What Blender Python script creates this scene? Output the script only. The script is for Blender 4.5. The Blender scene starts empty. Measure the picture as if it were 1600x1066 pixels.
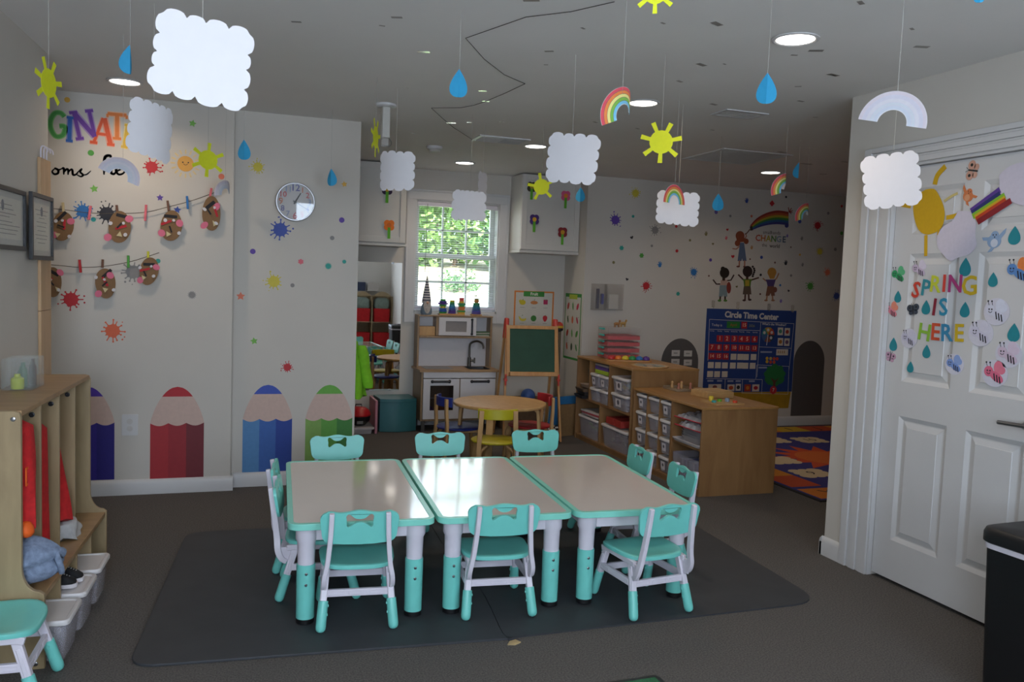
import bpy, bmesh, math, random
from mathutils import Vector, Matrix
from mathutils.geometry import tessellate_polygon

SC = bpy.context.scene
COL = SC.collection
PI = math.pi
H = 2.434                      # ceiling height

# ---------------------------------------------------------------- camera
CAM = Vector((0.0, 0.0, 1.41672)); FPX = 1300.0
YAW, PITCH, ROLL = 0.32988, 0.07226, 0.03672
_f = Vector((math.sin(YAW)*math.cos(PITCH), math.cos(YAW)*math.cos(PITCH), -math.sin(PITCH)))
_r = Vector((math.cos(YAW), -math.sin(YAW), 0.0)); _u = _r.cross(_f)
CR = math.cos(ROLL)*_r + math.sin(ROLL)*_u
CU = -math.sin(ROLL)*_r + math.cos(ROLL)*_u
CF = _f
cd = bpy.data.cameras.new('camera'); cam = bpy.data.objects.new('camera', cd); COL.objects.link(cam)
cd.sensor_fit = 'HORIZONTAL'; cd.sensor_width = 36.0; cd.lens = FPX/1600*36.0; cd.clip_start = 0.05; cd.clip_end = 300
M = Matrix((CR, CU, -CF)).transposed().to_4x4(); M.translation = CAM
cam.matrix_world = M
SC.camera = cam

# ---------------------------------------------------------------- exposure, sky, sun, daylight
SC.view_settings.view_transform = 'Standard'; SC.view_settings.look = 'None'
SC.view_settings.gamma = 1.0; SC.view_settings.use_curve_mapping = False
SC.view_settings.exposure = -0.14
wd = bpy.data.worlds.new('sky'); SC.world = wd; wd.use_nodes = True
bg = wd.node_tree.nodes['Background']; bg.inputs[0].default_value = (0.72, 0.86, 1.0, 1); bg.inputs[1].default_value = 5.0
sd = bpy.data.lights.new('sun', 'SUN'); sd.energy = 14; sd.angle = 0.02; sd.color = (1, .95, .86)
so = bpy.data.objects.new('sun', sd); COL.objects.link(so); so.rotation_euler = (math.radians(38), 0, math.radians(25))
def area(name, loc, rot, sx, sy, power, color, spread=PI):
    d = bpy.data.lights.new(name, 'AREA'); d.shape = 'RECTANGLE'; d.size = sx; d.size_y = sy; d.energy = power; d.color = color; d.spread = spread
    o = bpy.data.objects.new(name, d); COL.objects.link(o); o.location = loc; o.rotation_euler = rot
    return o
# daylight entering by the two windows in the wall behind the camera, and by the alcove window
area('daylight_rear_window', (1.60, -1.13, 1.525), (math.radians(94), 0, 0), 1.5, 1.45, 36, (.68, .81, 1.0))
area('daylight_rear_window', (-0.45, -1.13, 1.525), (math.radians(94), 0, 0), 1.1, 1.45, 86, (.72, .83, 1.0))
DOWNLIGHT_W = 4.0              # watts of each ceiling downlight
DOWNLIGHT_C = (1.0, .80, .60)

# ---------------------------------------------------------------- pixel -> place helpers (for measuring only)
def ray(px, py): return CF + CR*((px-800)/FPX) - CU*((py-533)/FPX)
def onz(px, py, z=0.0):
    d = ray(px, py); return CAM + d*((z-CAM.z)/d.z)
def ony(px, py, y):
    d = ray(px, py); return CAM + d*(y/d.y)
def onx(px, py, x):
    d = ray(px, py); return CAM + d*(x/d.x)
def at(px, py, dep): return CAM + ray(px, py)*dep
def depth(p): return (Vector(p)-CAM).dot(CF)

# ---------------------------------------------------------------- materials
def hx(s):
    s = s.lstrip('#'); c = [int(s[i:i+2], 16)/255 for i in (0, 2, 4)]
    return tuple(x/12.92 if x <= .04045 else ((x+.055)/1.055)**2.4 for x in c)
_MC = {}
def mat(name, col, rough=.5, metal=0, var=.05, scale=30, bump=0, alpha=1, emit=0, coat=0, spec=.5, stretch=None, trans=0):
    if name in _MC: return _MC[name]
    if isinstance(col, str): col = hx(col)
    m = bpy.data.materials.new(name); m.use_nodes = True; nt = m.node_tree; b = nt.nodes['Principled BSDF']
    b.inputs['Roughness'].default_value = rough; b.inputs['Metallic'].default_value = metal
    b.inputs['Specular IOR Level'].default_value = spec
    tc = nt.nodes.new('ShaderNodeTexCoord'); src = tc.outputs['Object']
    if stretch:
        mp = nt.nodes.new('ShaderNodeMapping'); mp.inputs['Scale'].default_value = stretch
        nt.links.new(src, mp.inputs[0]); src = mp.outputs[0]
    nz = nt.nodes.new('ShaderNodeTexNoise'); nz.inputs['Scale'].default_value = scale; nz.inputs['Detail'].default_value = 3
    nt.links.new(src, nz.inputs['Vector'])
    rp = nt.nodes.new('ShaderNodeMapRange'); rp.inputs['From Min'].default_value = .3; rp.inputs['From Max'].default_value = .7
    rp.inputs['To Min'].default_value = 1-var; rp.inputs['To Max'].default_value = 1+var
    nt.links.new(nz.outputs[0], rp.inputs[0])
    mx = nt.nodes.new('ShaderNodeVectorMath'); mx.operation = 'SCALE'; mx.inputs[0].default_value = col[:3]
    nt.links.new(rp.outputs[0], mx.inputs['Scale']); nt.links.new(mx.outputs[0], b.inputs['Base Color'])
    if bump:
        bp = nt.nodes.new('ShaderNodeBump'); bp.inputs['Strength'].default_value = bump; bp.inputs['Distance'].default_value = .01
        nt.links.new(nz.outputs[0], bp.inputs['Height']); nt.links.new(bp.outputs[0], b.inputs['Normal'])
    if coat: b.inputs['Coat Weight'].default_value = coat; b.inputs['Coat Roughness'].default_value = .12
    if emit:
        b.inputs['Emission Color'].default_value = (*col[:3], 1); b.inputs['Emission Strength'].default_value = emit
    if alpha < 1: b.inputs['Alpha'].default_value = alpha
    if trans: b.inputs['Transmission Weight'].default_value = trans
    _MC[name] = m; return m
def wood(name, c1, c2, scale=3.0, stretch=(1, 1, 8), rough=.42):
    if name in _MC: return _MC[name]
    m = bpy.data.materials.new(name); m.use_nodes = True; nt = m.node_tree; b = nt.nodes['Principled BSDF']
    tc = nt.nodes.new('ShaderNodeTexCoord'); mp = nt.nodes.new('ShaderNodeMapping'); mp.inputs['Scale'].default_value = stretch
    nt.links.new(tc.outputs['Object'], mp.inputs[0])
    nz = nt.nodes.new('ShaderNodeTexNoise'); nz.inputs['Scale'].default_value = scale; nz.inputs['Detail'].default_value = 6; nz.inputs['Distortion'].default_value = .6
    nt.links.new(mp.outputs[0], nz.inputs['Vector'])
    rp = nt.nodes.new('ShaderNodeValToRGB'); rp.color_ramp.elements[0].position = .3; rp.color_ramp.elements[1].position = .7
    rp.color_ramp.elements[0].color = (*hx(c1), 1); rp.color_ramp.elements[1].color = (*hx(c2), 1)
    nt.links.new(nz.outputs[0], rp.inputs[0]); nt.links.new(rp.outputs[0], b.inputs['Base Color'])
    b.inputs['Roughness'].default_value = rough
    _MC[name] = m; return m
def clear(name, col, alpha, rough=.15, gloss=False):
    """thin clear plastic or glass: see-through with a glossy skin"""
    if name in _MC: return _MC[name]
    m = bpy.data.materials.new(name); m.use_nodes = True; nt = m.node_tree
    for n in list(nt.nodes): nt.nodes.remove(n)
    out = nt.nodes.new('ShaderNodeOutputMaterial'); t = nt.nodes.new('ShaderNodeBsdfTransparent'); t.inputs[0].default_value = (1, 1, 1, 1)
    p = nt.nodes.new('ShaderNodeBsdfPrincipled'); p.inputs['Roughness'].default_value = rough
    nz = nt.nodes.new('ShaderNodeTexNoise'); nz.inputs['Scale'].default_value = 9
    mr = nt.nodes.new('ShaderNodeVectorMath'); mr.operation = 'SCALE'; mr.inputs[0].default_value = hx(col) if isinstance(col, str) else col
    ma = nt.nodes.new('ShaderNodeMapRange'); ma.inputs['To Min'].default_value = .9; ma.inputs['To Max'].default_value = 1.1
    nt.links.new(nz.outputs[0], ma.inputs[0]); nt.links.new(ma.outputs[0], mr.inputs['Scale']); nt.links.new(mr.outputs[0], p.inputs['Base Color'])
    mx = nt.nodes.new('ShaderNodeMixShader'); mx.inputs[0].default_value = alpha
    nt.links.new(t.outputs[0], mx.inputs[1]); nt.links.new(p.outputs[0], mx.inputs[2])
    if not gloss: nt.links.new(mx.outputs[0], out.inputs[0]); _MC[name] = m; return m
    lw = nt.nodes.new('ShaderNodeLayerWeight'); pw = nt.nodes.new('ShaderNodeMath'); pw.operation = 'POWER'; pw.inputs[1].default_value = 5; fr = nt.nodes.new('ShaderNodeMath'); fr.operation = 'MULTIPLY_ADD'; fr.inputs[1].default_value = .9; fr.inputs[2].default_value = .05
    nt.links.new(lw.outputs['Facing'], pw.inputs[0]); nt.links.new(pw.outputs[0], fr.inputs[0]); gl = nt.nodes.new('ShaderNodeBsdfGlossy'); gl.inputs['Roughness'].default_value = rough; m2 = nt.nodes.new('ShaderNodeMixShader')
    nt.links.new(fr.outputs[0], m2.inputs[0]); nt.links.new(mx.outputs[0], m2.inputs[1]); nt.links.new(gl.outputs[0], m2.inputs[2]); nt.links.new(m2.outputs[0], out.inputs[0])
    _MC[name] = m; return m
def paper(name, col): return mat('paper_'+name, col, rough=.75, var=.03, scale=60)
def sticker_m(name, col): return mat('vinyl_'+name, col, rough=.6, var=.04, scale=40)
def plastic(name, col, rough=.35): return mat('plastic_'+name, col, rough=rough, var=.025, scale=18)

# ---------------------------------------------------------------- mesh builder
def frame(o=(0, 0, 0), u=(1, 0, 0), v=(0, 0, 1), w=(0, -1, 0)):
    m = Matrix((Vector(u), Vector(v), Vector(w))).transposed().to_4x4(); m.translation = Vector(o); return m
XZ = frame()                    # upright, facing -Y
XY = frame(u=(1, 0, 0), v=(0, 1, 0), w=(0, 0, 1))   # lying, facing up
YZ = frame(u=(0, 1, 0), v=(0, 0, 1), w=(1, 0, 0))   # side profile, thickness along +X
class MB:
    def __init__(s): s.v = []; s.f = []; s.mi = []
    def add(s, vs, fs, m=0, T=None):
        n = len(s.v)
        s.v += [tuple(T @ Vector(p)) if T is not None else tuple(p) for p in vs]
        s.f += [tuple(i+n for i in f) for f in fs]; s.mi += [m]*len(fs); return s
    def box(s, x0, x1, y0, y1, z0, z1, m=0, T=None):
        vs = [(x, y, z) for z in (z0, z1) for y in (y0, y1) for x in (x0, x1)]
        return s.add(vs, [(0, 2, 3, 1), (4, 5, 7, 6), (0, 1, 5, 4), (2, 6, 7, 3), (0, 4, 6, 2), (1, 3, 7, 5)], m, T)
    def plate(s, outer, t=.001, F=XZ, holes=(), m=0, w0=0.0):
        """flat outline (u, v) with holes, from w0 to w0+t along the frame's normal"""
        loops = [list(outer)]+[list(h) for h in holes]
        def area2(l): return sum(l[i][0]*l[(i+1) % len(l)][1]-l[(i+1) % len(l)][0]*l[i][1] for i in range(len(l)))
        if area2(loops[0]) < 0: loops[0].reverse()
        for h in loops[1:]:
            if area2(h) > 0: h.reverse()
        flat = [p for l in loops for p in l]; n = len(flat)
        tri = tessellate_polygon([[Vector((p[0], p[1], 0)) for p in l] for l in loops])
        vs = [(p[0], p[1], w0) for p in flat]+[(p[0], p[1], w0+t) for p in flat]; fs = []
        for a, b, c in tri:
            (ax, ay), (bx, by), (cx, cy) = flat[a][:2], flat[b][:2], flat[c][:2]
            if (bx-ax)*(cy-ay)-(by-ay)*(cx-ax) < 0: b, c = c, b
            fs += [(a, c, b), (a+n, b+n, c+n)]
        k = 0
        for l in loops:
            L = len(l)
            for i in range(L):
                a, b = k+i, k+(i+1) % L; fs.append((a, b, b+n, a+n))
            k += L
        return s.add(vs, fs, m, F)
    def rings(s, rings, m=0, closed=True, cap=True, T=None):
        L = len(rings[0]); vs = [p for r in rings for p in r]; fs = []
        for k in range(len(rings)-1):
            for i in range(L if closed else L-1):
                j = (i+1) % L; fs.append((k*L+i, k*L+j, (k+1)*L+j, (k+1)*L+i))
        if cap:
            fs.append(tuple(range(L-1, -1, -1))); e = (len(rings)-1)*L; fs.append(tuple(range(e, e+L)))
        return s.add(vs, fs, m, T)
    def lathe(s, prof, c=(0, 0, 0), n=20, m=0, T=None, ey=1.0, cap=True):
        """profile of (radius, z) turned about the vertical through c"""
        c = Vector(c); R = []
        for r, z in prof:
            R.append([(c.x+r*math.cos(2*PI*i/n), c.y+ey*r*math.sin(2*PI*i/n), c.z+z) for i in range(n)])
        return s.rings(R, m, T=T, cap=cap)
    def tube(s, pts, r, n=8, m=0, T=None, rr=None):
        pts = [Vector(p) for p in pts]; R = []; up = None
        for i, p in enumerate(pts):
            d = (pts[min(i+1, len(pts)-1)]-pts[max(i-1, 0)]).normalized()
            if up is None:
                up = Vector((0, 0, 1)) if abs(d.z) < .9 else Vector((1, 0, 0))
            a = d.cross(up); a.normalize(); b = a.cross(d); b.normalize(); up = b
            q = rr[i] if rr else r
            R.append([tuple(p+q*(math.cos(2*PI*k/n)*a+math.sin(2*PI*k/n)*b)) for k in range(n)])
        if len(R) > 1:                                   # outward faces
            R = [list(reversed(x)) for x in R]
        return s.rings(R, m, T=T)
    def ball(s, c, r, m=0, n=14, k=8, T=None, s3=(1, 1, 1)):
        R = []
        for j in range(k+1):
            t = -PI/2+PI*j/k; q = max(math.cos(t), .02)
            R.append([(c[0]+s3[0]*r*q*math.cos(2*PI*i/n), c[1]+s3[1]*r*q*math.sin(2*PI*i/n), c[2]+s3[2]*r*math.sin(t)) for i in range(n)])
        return s.rings(R, m, T=T)
    def bend(s, R, cuts=10):
        """curl the whole sheet about a vertical axis (paper that has warped)"""
        bm = bmesh.new(); me = bpy.data.meshes.new('t'); me.from_pydata(s.v, [], s.f)
        for p, q in zip(me.polygons, s.mi): p.material_index = q
        bm.from_mesh(me); xs = [v.co.x for v in bm.verts]; a, b = min(xs), max(xs)
        for i in range(1, cuts):
            bmesh.ops.bisect_plane(bm, geom=bm.verts[:]+bm.edges[:]+bm.faces[:], plane_co=(a+(b-a)*i/cuts, 0, 0), plane_no=(1, 0, 0))
        bm.verts.index_update()
        s.v = []
        for v in bm.verts:
            t = v.co.x/R; s.v.append(((R-v.co.y)*math.sin(t) if False else R*math.sin(t), v.co.y+R*(1-math.cos(t)), v.co.z))
        s.f = [tuple(v.index for v in f.verts) for f in bm.faces]; s.mi = [f.material_index for f in bm.faces]
        bm.free(); bpy.data.meshes.remove(me); return s
    def build(s, name, mats, parent=None, loc=None, rz=0.0, rot=None, bevel=0, seg=2, smooth=35, solid=None, sub=0):
        me = bpy.data.meshes.new(name); me.from_pydata(s.v, [], s.f)
        if not isinstance(mats, (list, tuple)): mats = [mats]
        for q in mats: me.materials.append(q)
        for p, q in zip(me.polygons, s.mi): p.material_index = q
        if smooth:
            me.shade_smooth()
            me.set_sharp_from_angle(angle=math.radians(smooth))
        me.update()
        o = bpy.data.objects.new(name, me); COL.objects.link(o)
        if parent is not None: o.parent = parent
        if loc is not None: o.location = loc
        o.rotation_euler = rot if rot is not None else (0, 0, rz)
        if bevel:
            b = o.modifiers.new('bevel', 'BEVEL'); b.width = bevel; b.segments = seg; b.limit_method = 'ANGLE'; b.angle_limit = math.radians(40)
        if sub:
            b = o.modifiers.new('sub', 'SUBSURF'); b.levels = sub; b.render_levels = sub
        return o
def tag(o, label=None, cat=None, group=None, kind=None):
    if label: o['label'] = label
    if cat: o['category'] = cat
    if group: o['group'] = group
    if kind: o['kind'] = kind
    return o
def empty(name, loc, rz=0.0, label=None, cat=None, group=None):
    o = bpy.data.objects.new(name, None); COL.objects.link(o); o.location = loc; o.rotation_euler = (0, 0, rz); o.empty_display_size = .1
    return tag(o, label, cat, group)
KIDS = {}
def kids(o): return [c for c in bpy.data.objects if c.parent == o]
def copy_tree(o, parent=None):
    c = o.copy(); COL.objects.link(c); c.parent = parent
    for ch in kids(o): copy_tree(ch, c)
    return c
def struct(o): o['kind'] = 'structure'; return o

# ---------------------------------------------------------------- outlines (u, v)
def circ(r, n=24, cx=0, cy=0, sx=1, sy=1): return [(cx+sx*r*math.cos(2*PI*i/n), cy+sy*r*math.sin(2*PI*i/n)) for i in range(n)]
def rect(x0, x1, y0, y1): return [(x0, y0), (x1, y0), (x1, y1), (x0, y1)]
def rrect(x0, x1, y0, y1, r, n=5):
    o = []
    for cx, cy, a in ((x1-r, y0+r, -90), (x1-r, y1-r, 0), (x0+r, y1-r, 90), (x0+r, y0+r, 180)):
        o += [(cx+r*math.cos(math.radians(a+90*i/n)), cy+r*math.sin(math.radians(a+90*i/n))) for i in range(n+1)]
    return o
def star(r, q=.5, n=5, a0=90): return [((r if i % 2 == 0 else r*q)*math.cos(math.radians(a0)+PI*i/n), (r if i % 2 == 0 else r*q)*math.sin(math.radians(a0)+PI*i/n)) for i in range(2*n)]
def heart(r, n=24):
    return [(r*.0625*16*math.sin(t)**3, r*.0625*(13*math.cos(t)-5*math.cos(2*t)-2*math.cos(3*t)-math.cos(4*t))) for t in (2*PI*i/n for i in range(n))]
def drop(h, n=28):
    o = []
    for i in range(n):
        t = 2*PI*i/n; o.append((-h*.47*math.sin(t)*math.sin(t/2)**1.1, h*.5*math.cos(t)))
    return o
def cloud(w, h, nx=4, ny=4, seed=0):
    """paper cloud: a square sheet whose rim is cut in scallops"""
    R = random.Random(seed); o = []
    def side(x0, y0, x1, y1, n):
        nx_, ny_ = (y1-y0), -(x1-x0); L = math.hypot(nx_, ny_); nx_ /= L; ny_ /= L
        cuts = [0]+[(i+R.uniform(-.12, .12))/n for i in range(1, n)]+[1]
        for a, b in zip(cuts, cuts[1:]):
            for k in range(7):
                t = k/7; q = a+(b-a)*t; bul = math.sqrt(max(0, 1-(2*t-1)**2))*(b-a)*L*.27
                o.append((x0+(x1-x0)*q+nx_*bul, y0+(y1-y0)*q+ny_*bul))
    a, b = w*.42, h*.42; j = lambda: R.uniform(-.025, .025)*w
    P = [(-a+j(), -b+j()), (a+j(), -b+j()), (a+j(), b+j()), (-a+j(), b+j())]
    for (p, q, n) in ((0, 1, nx), (1, 2, ny), (2, 3, nx), (3, 0, ny)): side(*P[p], *P[q], n)
    return o
def splat(r, seed, arms=12, core=.55):
    R = random.Random(seed); o = []
    for i in range(arms):
        a = 2*PI*(i+R.uniform(-.25, .25))/arms; L = R.uniform(.7, 1.0)*r; wd = .55*PI/arms
        o.append((core*r*math.cos(a-wd*1.4), core*r*math.sin(a-wd*1.4)))
        t = .045*r; nx_, ny_ = -math.sin(a), math.cos(a)
        hd = R.random() < .6; e = .085*r if hd else .02*r
        for (q, s) in ((core*r*1.12, -t), (L-e, -t), (L-.3*e, -e), (L+.6*e, -.6*e), (L+.6*e, .6*e), (L-.3*e, e), (L-e, t), (core*r*1.12, t)):
            o.append((q*math.cos(a)+s*nx_, q*math.sin(a)+s*ny_))
        o.append((core*r*math.cos(a+wd*1.4), core*r*math.sin(a+wd*1.4)))
    return o
def arc(r0, r1, a0=0, a1=180, n=24, cx=0, cy=0):
    A = [math.radians(a0+(a1-a0)*i/n) for i in range(n+1)]
    return [(cx+r1*math.cos(a), cy+r1*math.sin(a)) for a in A]+[(cx+r0*math.cos(a), cy+r0*math.sin(a)) for a in reversed(A)]
def rot2(pts, deg, cx=0, cy=0, s=1.0):
    c, n = math.cos(math.radians(deg)), math.sin(math.radians(deg)); return [(cx+s*(c*x-n*y), cy+s*(n*x+c*y)) for x, y in pts]
def ribbon(pts, w):
    """outline of a flat stroke of width w along pts"""
    L, Rr = [], []; wf = w if callable(w) else (lambda t: w)
    for i, p in enumerate(pts):
        a = pts[max(i-1, 0)]; b = pts[min(i+1, len(pts)-1)]; dx, dy = b[0]-a[0], b[1]-a[1]; l = math.hypot(dx, dy) or 1
        q = wf(i/(len(pts)-1))/2; L.append((p[0]-dy/l*q, p[1]+dx/l*q)); Rr.append((p[0]+dy/l*q, p[1]-dx/l*q))
    return L+Rr[::-1]
def brush(mb, pts, wf, t, w0=0.0, m=0):
    """stroke that may cross itself: a row of short bars with round joints"""
    N = len(pts)
    for i, p in enumerate(pts):
        r = wf(i/(N-1))/2; mb.plate(circ(r, 10, p[0], p[1]), t, w0=w0, m=m)
        if i < N-1:
            q = pts[i+1]; r2 = wf((i+1)/(N-1))/2; dx, dy = q[0]-p[0], q[1]-p[1]; l = math.hypot(dx, dy) or 1; a, b = -dy/l, dx/l
            mb.plate([(p[0]+a*r, p[1]+b*r), (q[0]+a*r2, q[1]+b*r2), (q[0]-a*r2, q[1]-b*r2), (p[0]-a*r, p[1]-b*r)], t, w0=w0, m=m)
def smooth_path(pts, n=6):
    o = []; P = [pts[0]]+list(pts)+[pts[-1]]
    for i in range(1, len(P)-2):
        for k in range(n):
            t = k/n; o.append(tuple(.5*((2*P[i][d])+(-P[i-1][d]+P[i+1][d])*t+(2*P[i-1][d]-5*P[i][d]+4*P[i+1][d]-P[i+2][d])*t*t+(-P[i-1][d]+3*P[i][d]-3*P[i+1][d]+P[i+2][d])*t**3) for d in range(len(pts[0]))))
    o.append(tuple(pts[-1])); return o
_TX = {}
def text_geo(txt, size, t=.0006, offset=0.0, align='CENTER'):
    k = (txt, size, t, offset, align)
    if k in _TX: return _TX[k]
    c = bpy.data.curves.new('t', 'FONT'); c.body = txt; c.size = size; c.extrude = t/2; c.offset = offset; c.align_x = align; c.align_y = 'CENTER'; c.resolution_u = 2
    o = bpy.data.objects.new('t', c); COL.objects.link(o); bpy.context.view_layer.update()
    me = bpy.data.meshes.new_from_object(o.evaluated_get(bpy.context.evaluated_depsgraph_get()))
    vs = [tuple(v.co) for v in me.vertices]; fs = [tuple(p.vertices) for p in me.polygons]
    bpy.data.objects.remove(o); bpy.data.curves.remove(c); bpy.data.meshes.remove(me)
    _TX[k] = (vs, fs); return _TX[k]
def put_text(mb, txt, size, u, v, w=.0005, m=0, F=XZ, offset=0.0, align='CENTER', deg=0, t=.0006, sx=1.0):
    vs, fs = text_geo(txt, size, t, offset, align)
    R = Matrix.Translation((u, v, w+t/2)) @ Matrix.Rotation(math.radians(deg), 4, 'Z') @ Matrix.Diagonal((sx, 1, 1, 1))
    mb.add(vs, fs, m, F @ R); return mb

# shared materials
WALL = mat('wall_paint', '#c9c3ba', rough=.85, var=.015, scale=4, bump=.02)
WALL_DOOR = WALL
CEIL = mat('ceiling_paint', '#e3e1de', rough=.9, var=.015, scale=3)
TRIM = mat('white_trim_paint', '#cccbcb', rough=.4, var=.012, scale=6)
CARPET = mat('carpet_loop', '#5b5652', rough=.95, var=.42, scale=150, bump=.6)
MINT = plastic('mint', '#76d0c5', .32)
MINT2 = plastic('mint_edge', '#8adccb', .25)
WHITEP = plastic('white', '#dcd6e0', .35)
BLACKP = plastic('black', '#121214', .45)
BEIGE = mat('beige_laminate', '#e2d7cf', rough=.07, var=.012, scale=5, coat=1.0)
STEEL = mat('steel', '#9a9a9c', rough=.3, metal=1, var=.03)
DARKM = mat('dark_metal', '#3a3a3e', rough=.4, metal=.6, var=.03)
MAPLE = wood('maple_ply', '#947f5e', '#a8926e', 3.0, (6, 6, 1.2))
MAPLE_H = wood('maple_ply_flat', '#957650', '#aa8860', 3.0, (1.2, 5, 5))
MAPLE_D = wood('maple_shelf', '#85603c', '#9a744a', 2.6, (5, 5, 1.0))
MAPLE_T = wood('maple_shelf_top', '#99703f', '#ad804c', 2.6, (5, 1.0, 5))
BIRCH = wood('birch', '#b58b58', '#caa26c', 4.0, (5, 5, 1))
OAKV = wood('oak_veneer', '#8d7254', '#a38766', 4.0, (6, 6, 1))
# ================================================================ the setting
Y1, Y2, YW, YC = 5.587, 5.667, 7.792, 7.29      # pencil wall, coloured-pencil wall, window wall, circle wall
X1, X2, XR, XD = 0.024, 0.824, 3.20, 3.07
def wl(y): return -0.845-0.06*(4.65-y)            # left wall face (it runs slightly askew)
struct(MB().box(-2.6, 7.0, -1.3, 8.0, -.1, 0).build('floor', CARPET, smooth=0))
struct(MB().box(-2.6, 7.0, -1.3, 8.0, H, H+.1).build('ceiling', CEIL, smooth=0))
struct(MB().plate([(wl(4.65)-.12, 4.65), (wl(4.65), 4.65), (wl(-1.2), -1.2), (wl(-1.2)-.12, -1.2)], H, XY).build('wall_left', WALL, smooth=0))
struct(MB().box(-2.5, X1, Y1, Y1+.3, 0, H).build('wall_back_left', WALL, smooth=0))
struct(MB().box(X1, X2, Y2, Y2+.12, 0, H).build('wall_back_middle', WALL, smooth=0))
struct(MB().box(-.1, 0, Y2+.12, YW, 0, H).build('wall_alcove_left', WALL, smooth=0))
WX0, WX1, WZ0, WZ1 = 1.665, 2.49, 1.085, 2.15     # window opening
w = MB(); w.box(-.1, WX0, YW, YW+.16, 0, H).box(WX1, XR, YW, YW+.16, 0, H).box(WX0, WX1, YW, YW+.16, 0, WZ0).box(WX0, WX1, YW, YW+.16, WZ1, H)
struct(w.build('wall_back', WALL, smooth=0))
struct(MB().box(XR, 7.0, YC, YW+.16, 0, H).build('wall_back_right', WALL, smooth=0))
struct(MB().box(6.8, 7.0, 3.2, YC, 0, H).build('wall_far_right', WALL, smooth=0))
struct(MB().box(3.21, 6.8, 3.2, 3.32, 0, H).build('wall_right_return', WALL, smooth=0))
DY0, DY1 = 2.385, 3.305                            # door opening in the right wall
w = MB(); w.box(XD, XD+.14, DY1, 3.625, 0, H).box(XD, XD+.14, -1.2, DY0, 0, H).box(XD, XD+.14, DY0, DY1, 2.045, H).box(XD+.13, XD+.14, DY0, DY1, 0, 2.045)
struct(w.build('wall_right', WALL_DOOR, smooth=0))
# wall behind the camera with two window openings
w = MB(); xs = [-1.35, -1.0, .1, .85, 2.35, XD+.14]; z0, z1 = .8, 2.25
w.box(xs[0], xs[5], -1.12, -1.0, 0, z0).box(xs[0], xs[5], -1.12, -1.0, z1, H)
for a, b in ((0, 1), (2, 3), (4, 5)): w.box(xs[a], xs[b], -1.12, -1.0, z0, z1)
struct(w.build('wall_behind', WALL, smooth=0))
struct(MB().box(-2.6, -2.5, 4.0, 8, 0, H).build('wall_hall', WALL, smooth=0))
struct(MB().box(-2.5, wl(4.2)-.1, 4.0, 4.1, 0, H).build('wall_hall_near', WALL, smooth=0))
for k, (a, b) in enumerate(((-1.0, .1), (.85, 2.35))):
    f = MB(); T = .05
    f.box(a, b, -1.1, -1.02, z0, z0+T).box(a, b, -1.1, -1.02, z1-T, z1).box(a, a+T, -1.1, -1.02, z0+T, z1-T).box(b-T, b, -1.1, -1.02, z0+T, z1-T)
    f.box((a+b)/2-.015, (a+b)/2+.015, -1.08, -1.04, z0+T, z1-T)
    struct(f.build('window_%d' % (k+2), TRIM, smooth=0))

# baseboards (profile with a rounded top)
def baseboard(name, a, b, nrm, h=.095, t=.016):
    a, b, nrm = Vector((*a, 0)), Vector((*b, 0)), Vector((*nrm, 0))
    prof = [(0, 0), (t, 0), (t, h*.72), (t*.75, h*.88), (t*.35, h*.97), (0, h)]
    m = MB(); m.rings([[tuple(p+nrm*q+Vector((0, 0, z))) for q, z in prof] for p in (a, b)])
    return struct(m.build(name, TRIM, smooth=40))
baseboard('baseboard_back_left', (X1+.016, Y1), (-2.4, Y1), (0, -1))
baseboard('baseboard_back_left_end', (X1, Y2), (X1, Y1), (1, 0))
baseboard('baseboard_back_middle', (X2, Y2), (X1+.016, Y2), (0, -1))
baseboard('baseboard_back_middle_end', (X2, Y2+.12), (X2, Y2), (1, 0))
baseboard('baseboard_back', (XR, YW), (0, YW), (0, -1))
baseboard('baseboard_back_return', (XR, YC), (XR, YW), (-1, 0))
baseboard('baseboard_back_right', (6.8, YC), (XR, YC), (0, -1))
baseboard('baseboard_right', (XD, 3.488), (XD, 3.64), (-1, 0), .10, .018)
baseboard('baseboard_right_end', (XD-.018, 3.625), (XD+.14, 3.625), (0, 1), .10, .018)
baseboard('baseboard_left', (wl(-1.2), -1.2), (wl(4.65), 4.65), (1, 0))

# ---------------------------------------------------------------- window in the alcove
wi = struct(MB().box(0, 0, 0, 0, 0, 0).build('window_1', TRIM)) if False else None
cs = MB(); T = .095
def casing(mb, x0, x1, z0, z1, t, y):
    mb.box(x0-t, x1+t, y-.018, y, z1, z1+t).box(x0-t, x0, y-.018, y, z0-t, z1).box(x1, x1+t, y-.018, y, z0-t, z1).box(x0, x1, y-.018, y, z0-t, z0)
    mb.box(x0-t, x1+t, y-.026, y-.018, z1+t-.02, z1+t).box(x0-t, x0-t+.02, y-.026, y-.018, z0-t, z1+t-.02).box(x1+t-.02, x1+t, y-.026, y-.018, z0-t, z1+t-.02)
casing(cs, WX0, WX1, WZ0, WZ1, T, YW)
WIN = struct(cs.build('window_1', TRIM, bevel=.003, smooth=0))
jb = MB(); jb.box(WX0, WX0+.012, YW, YW+.15, WZ0, WZ1).box(WX1-.012, WX1, YW, YW+.15, WZ0, WZ1).box(WX0, WX1, YW, YW+.15, WZ0, WZ0+.02).box(WX0, WX1, YW, YW+.15, WZ1-.012, WZ1)
jb.build('window_jamb', TRIM, WIN, smooth=0)
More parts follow.
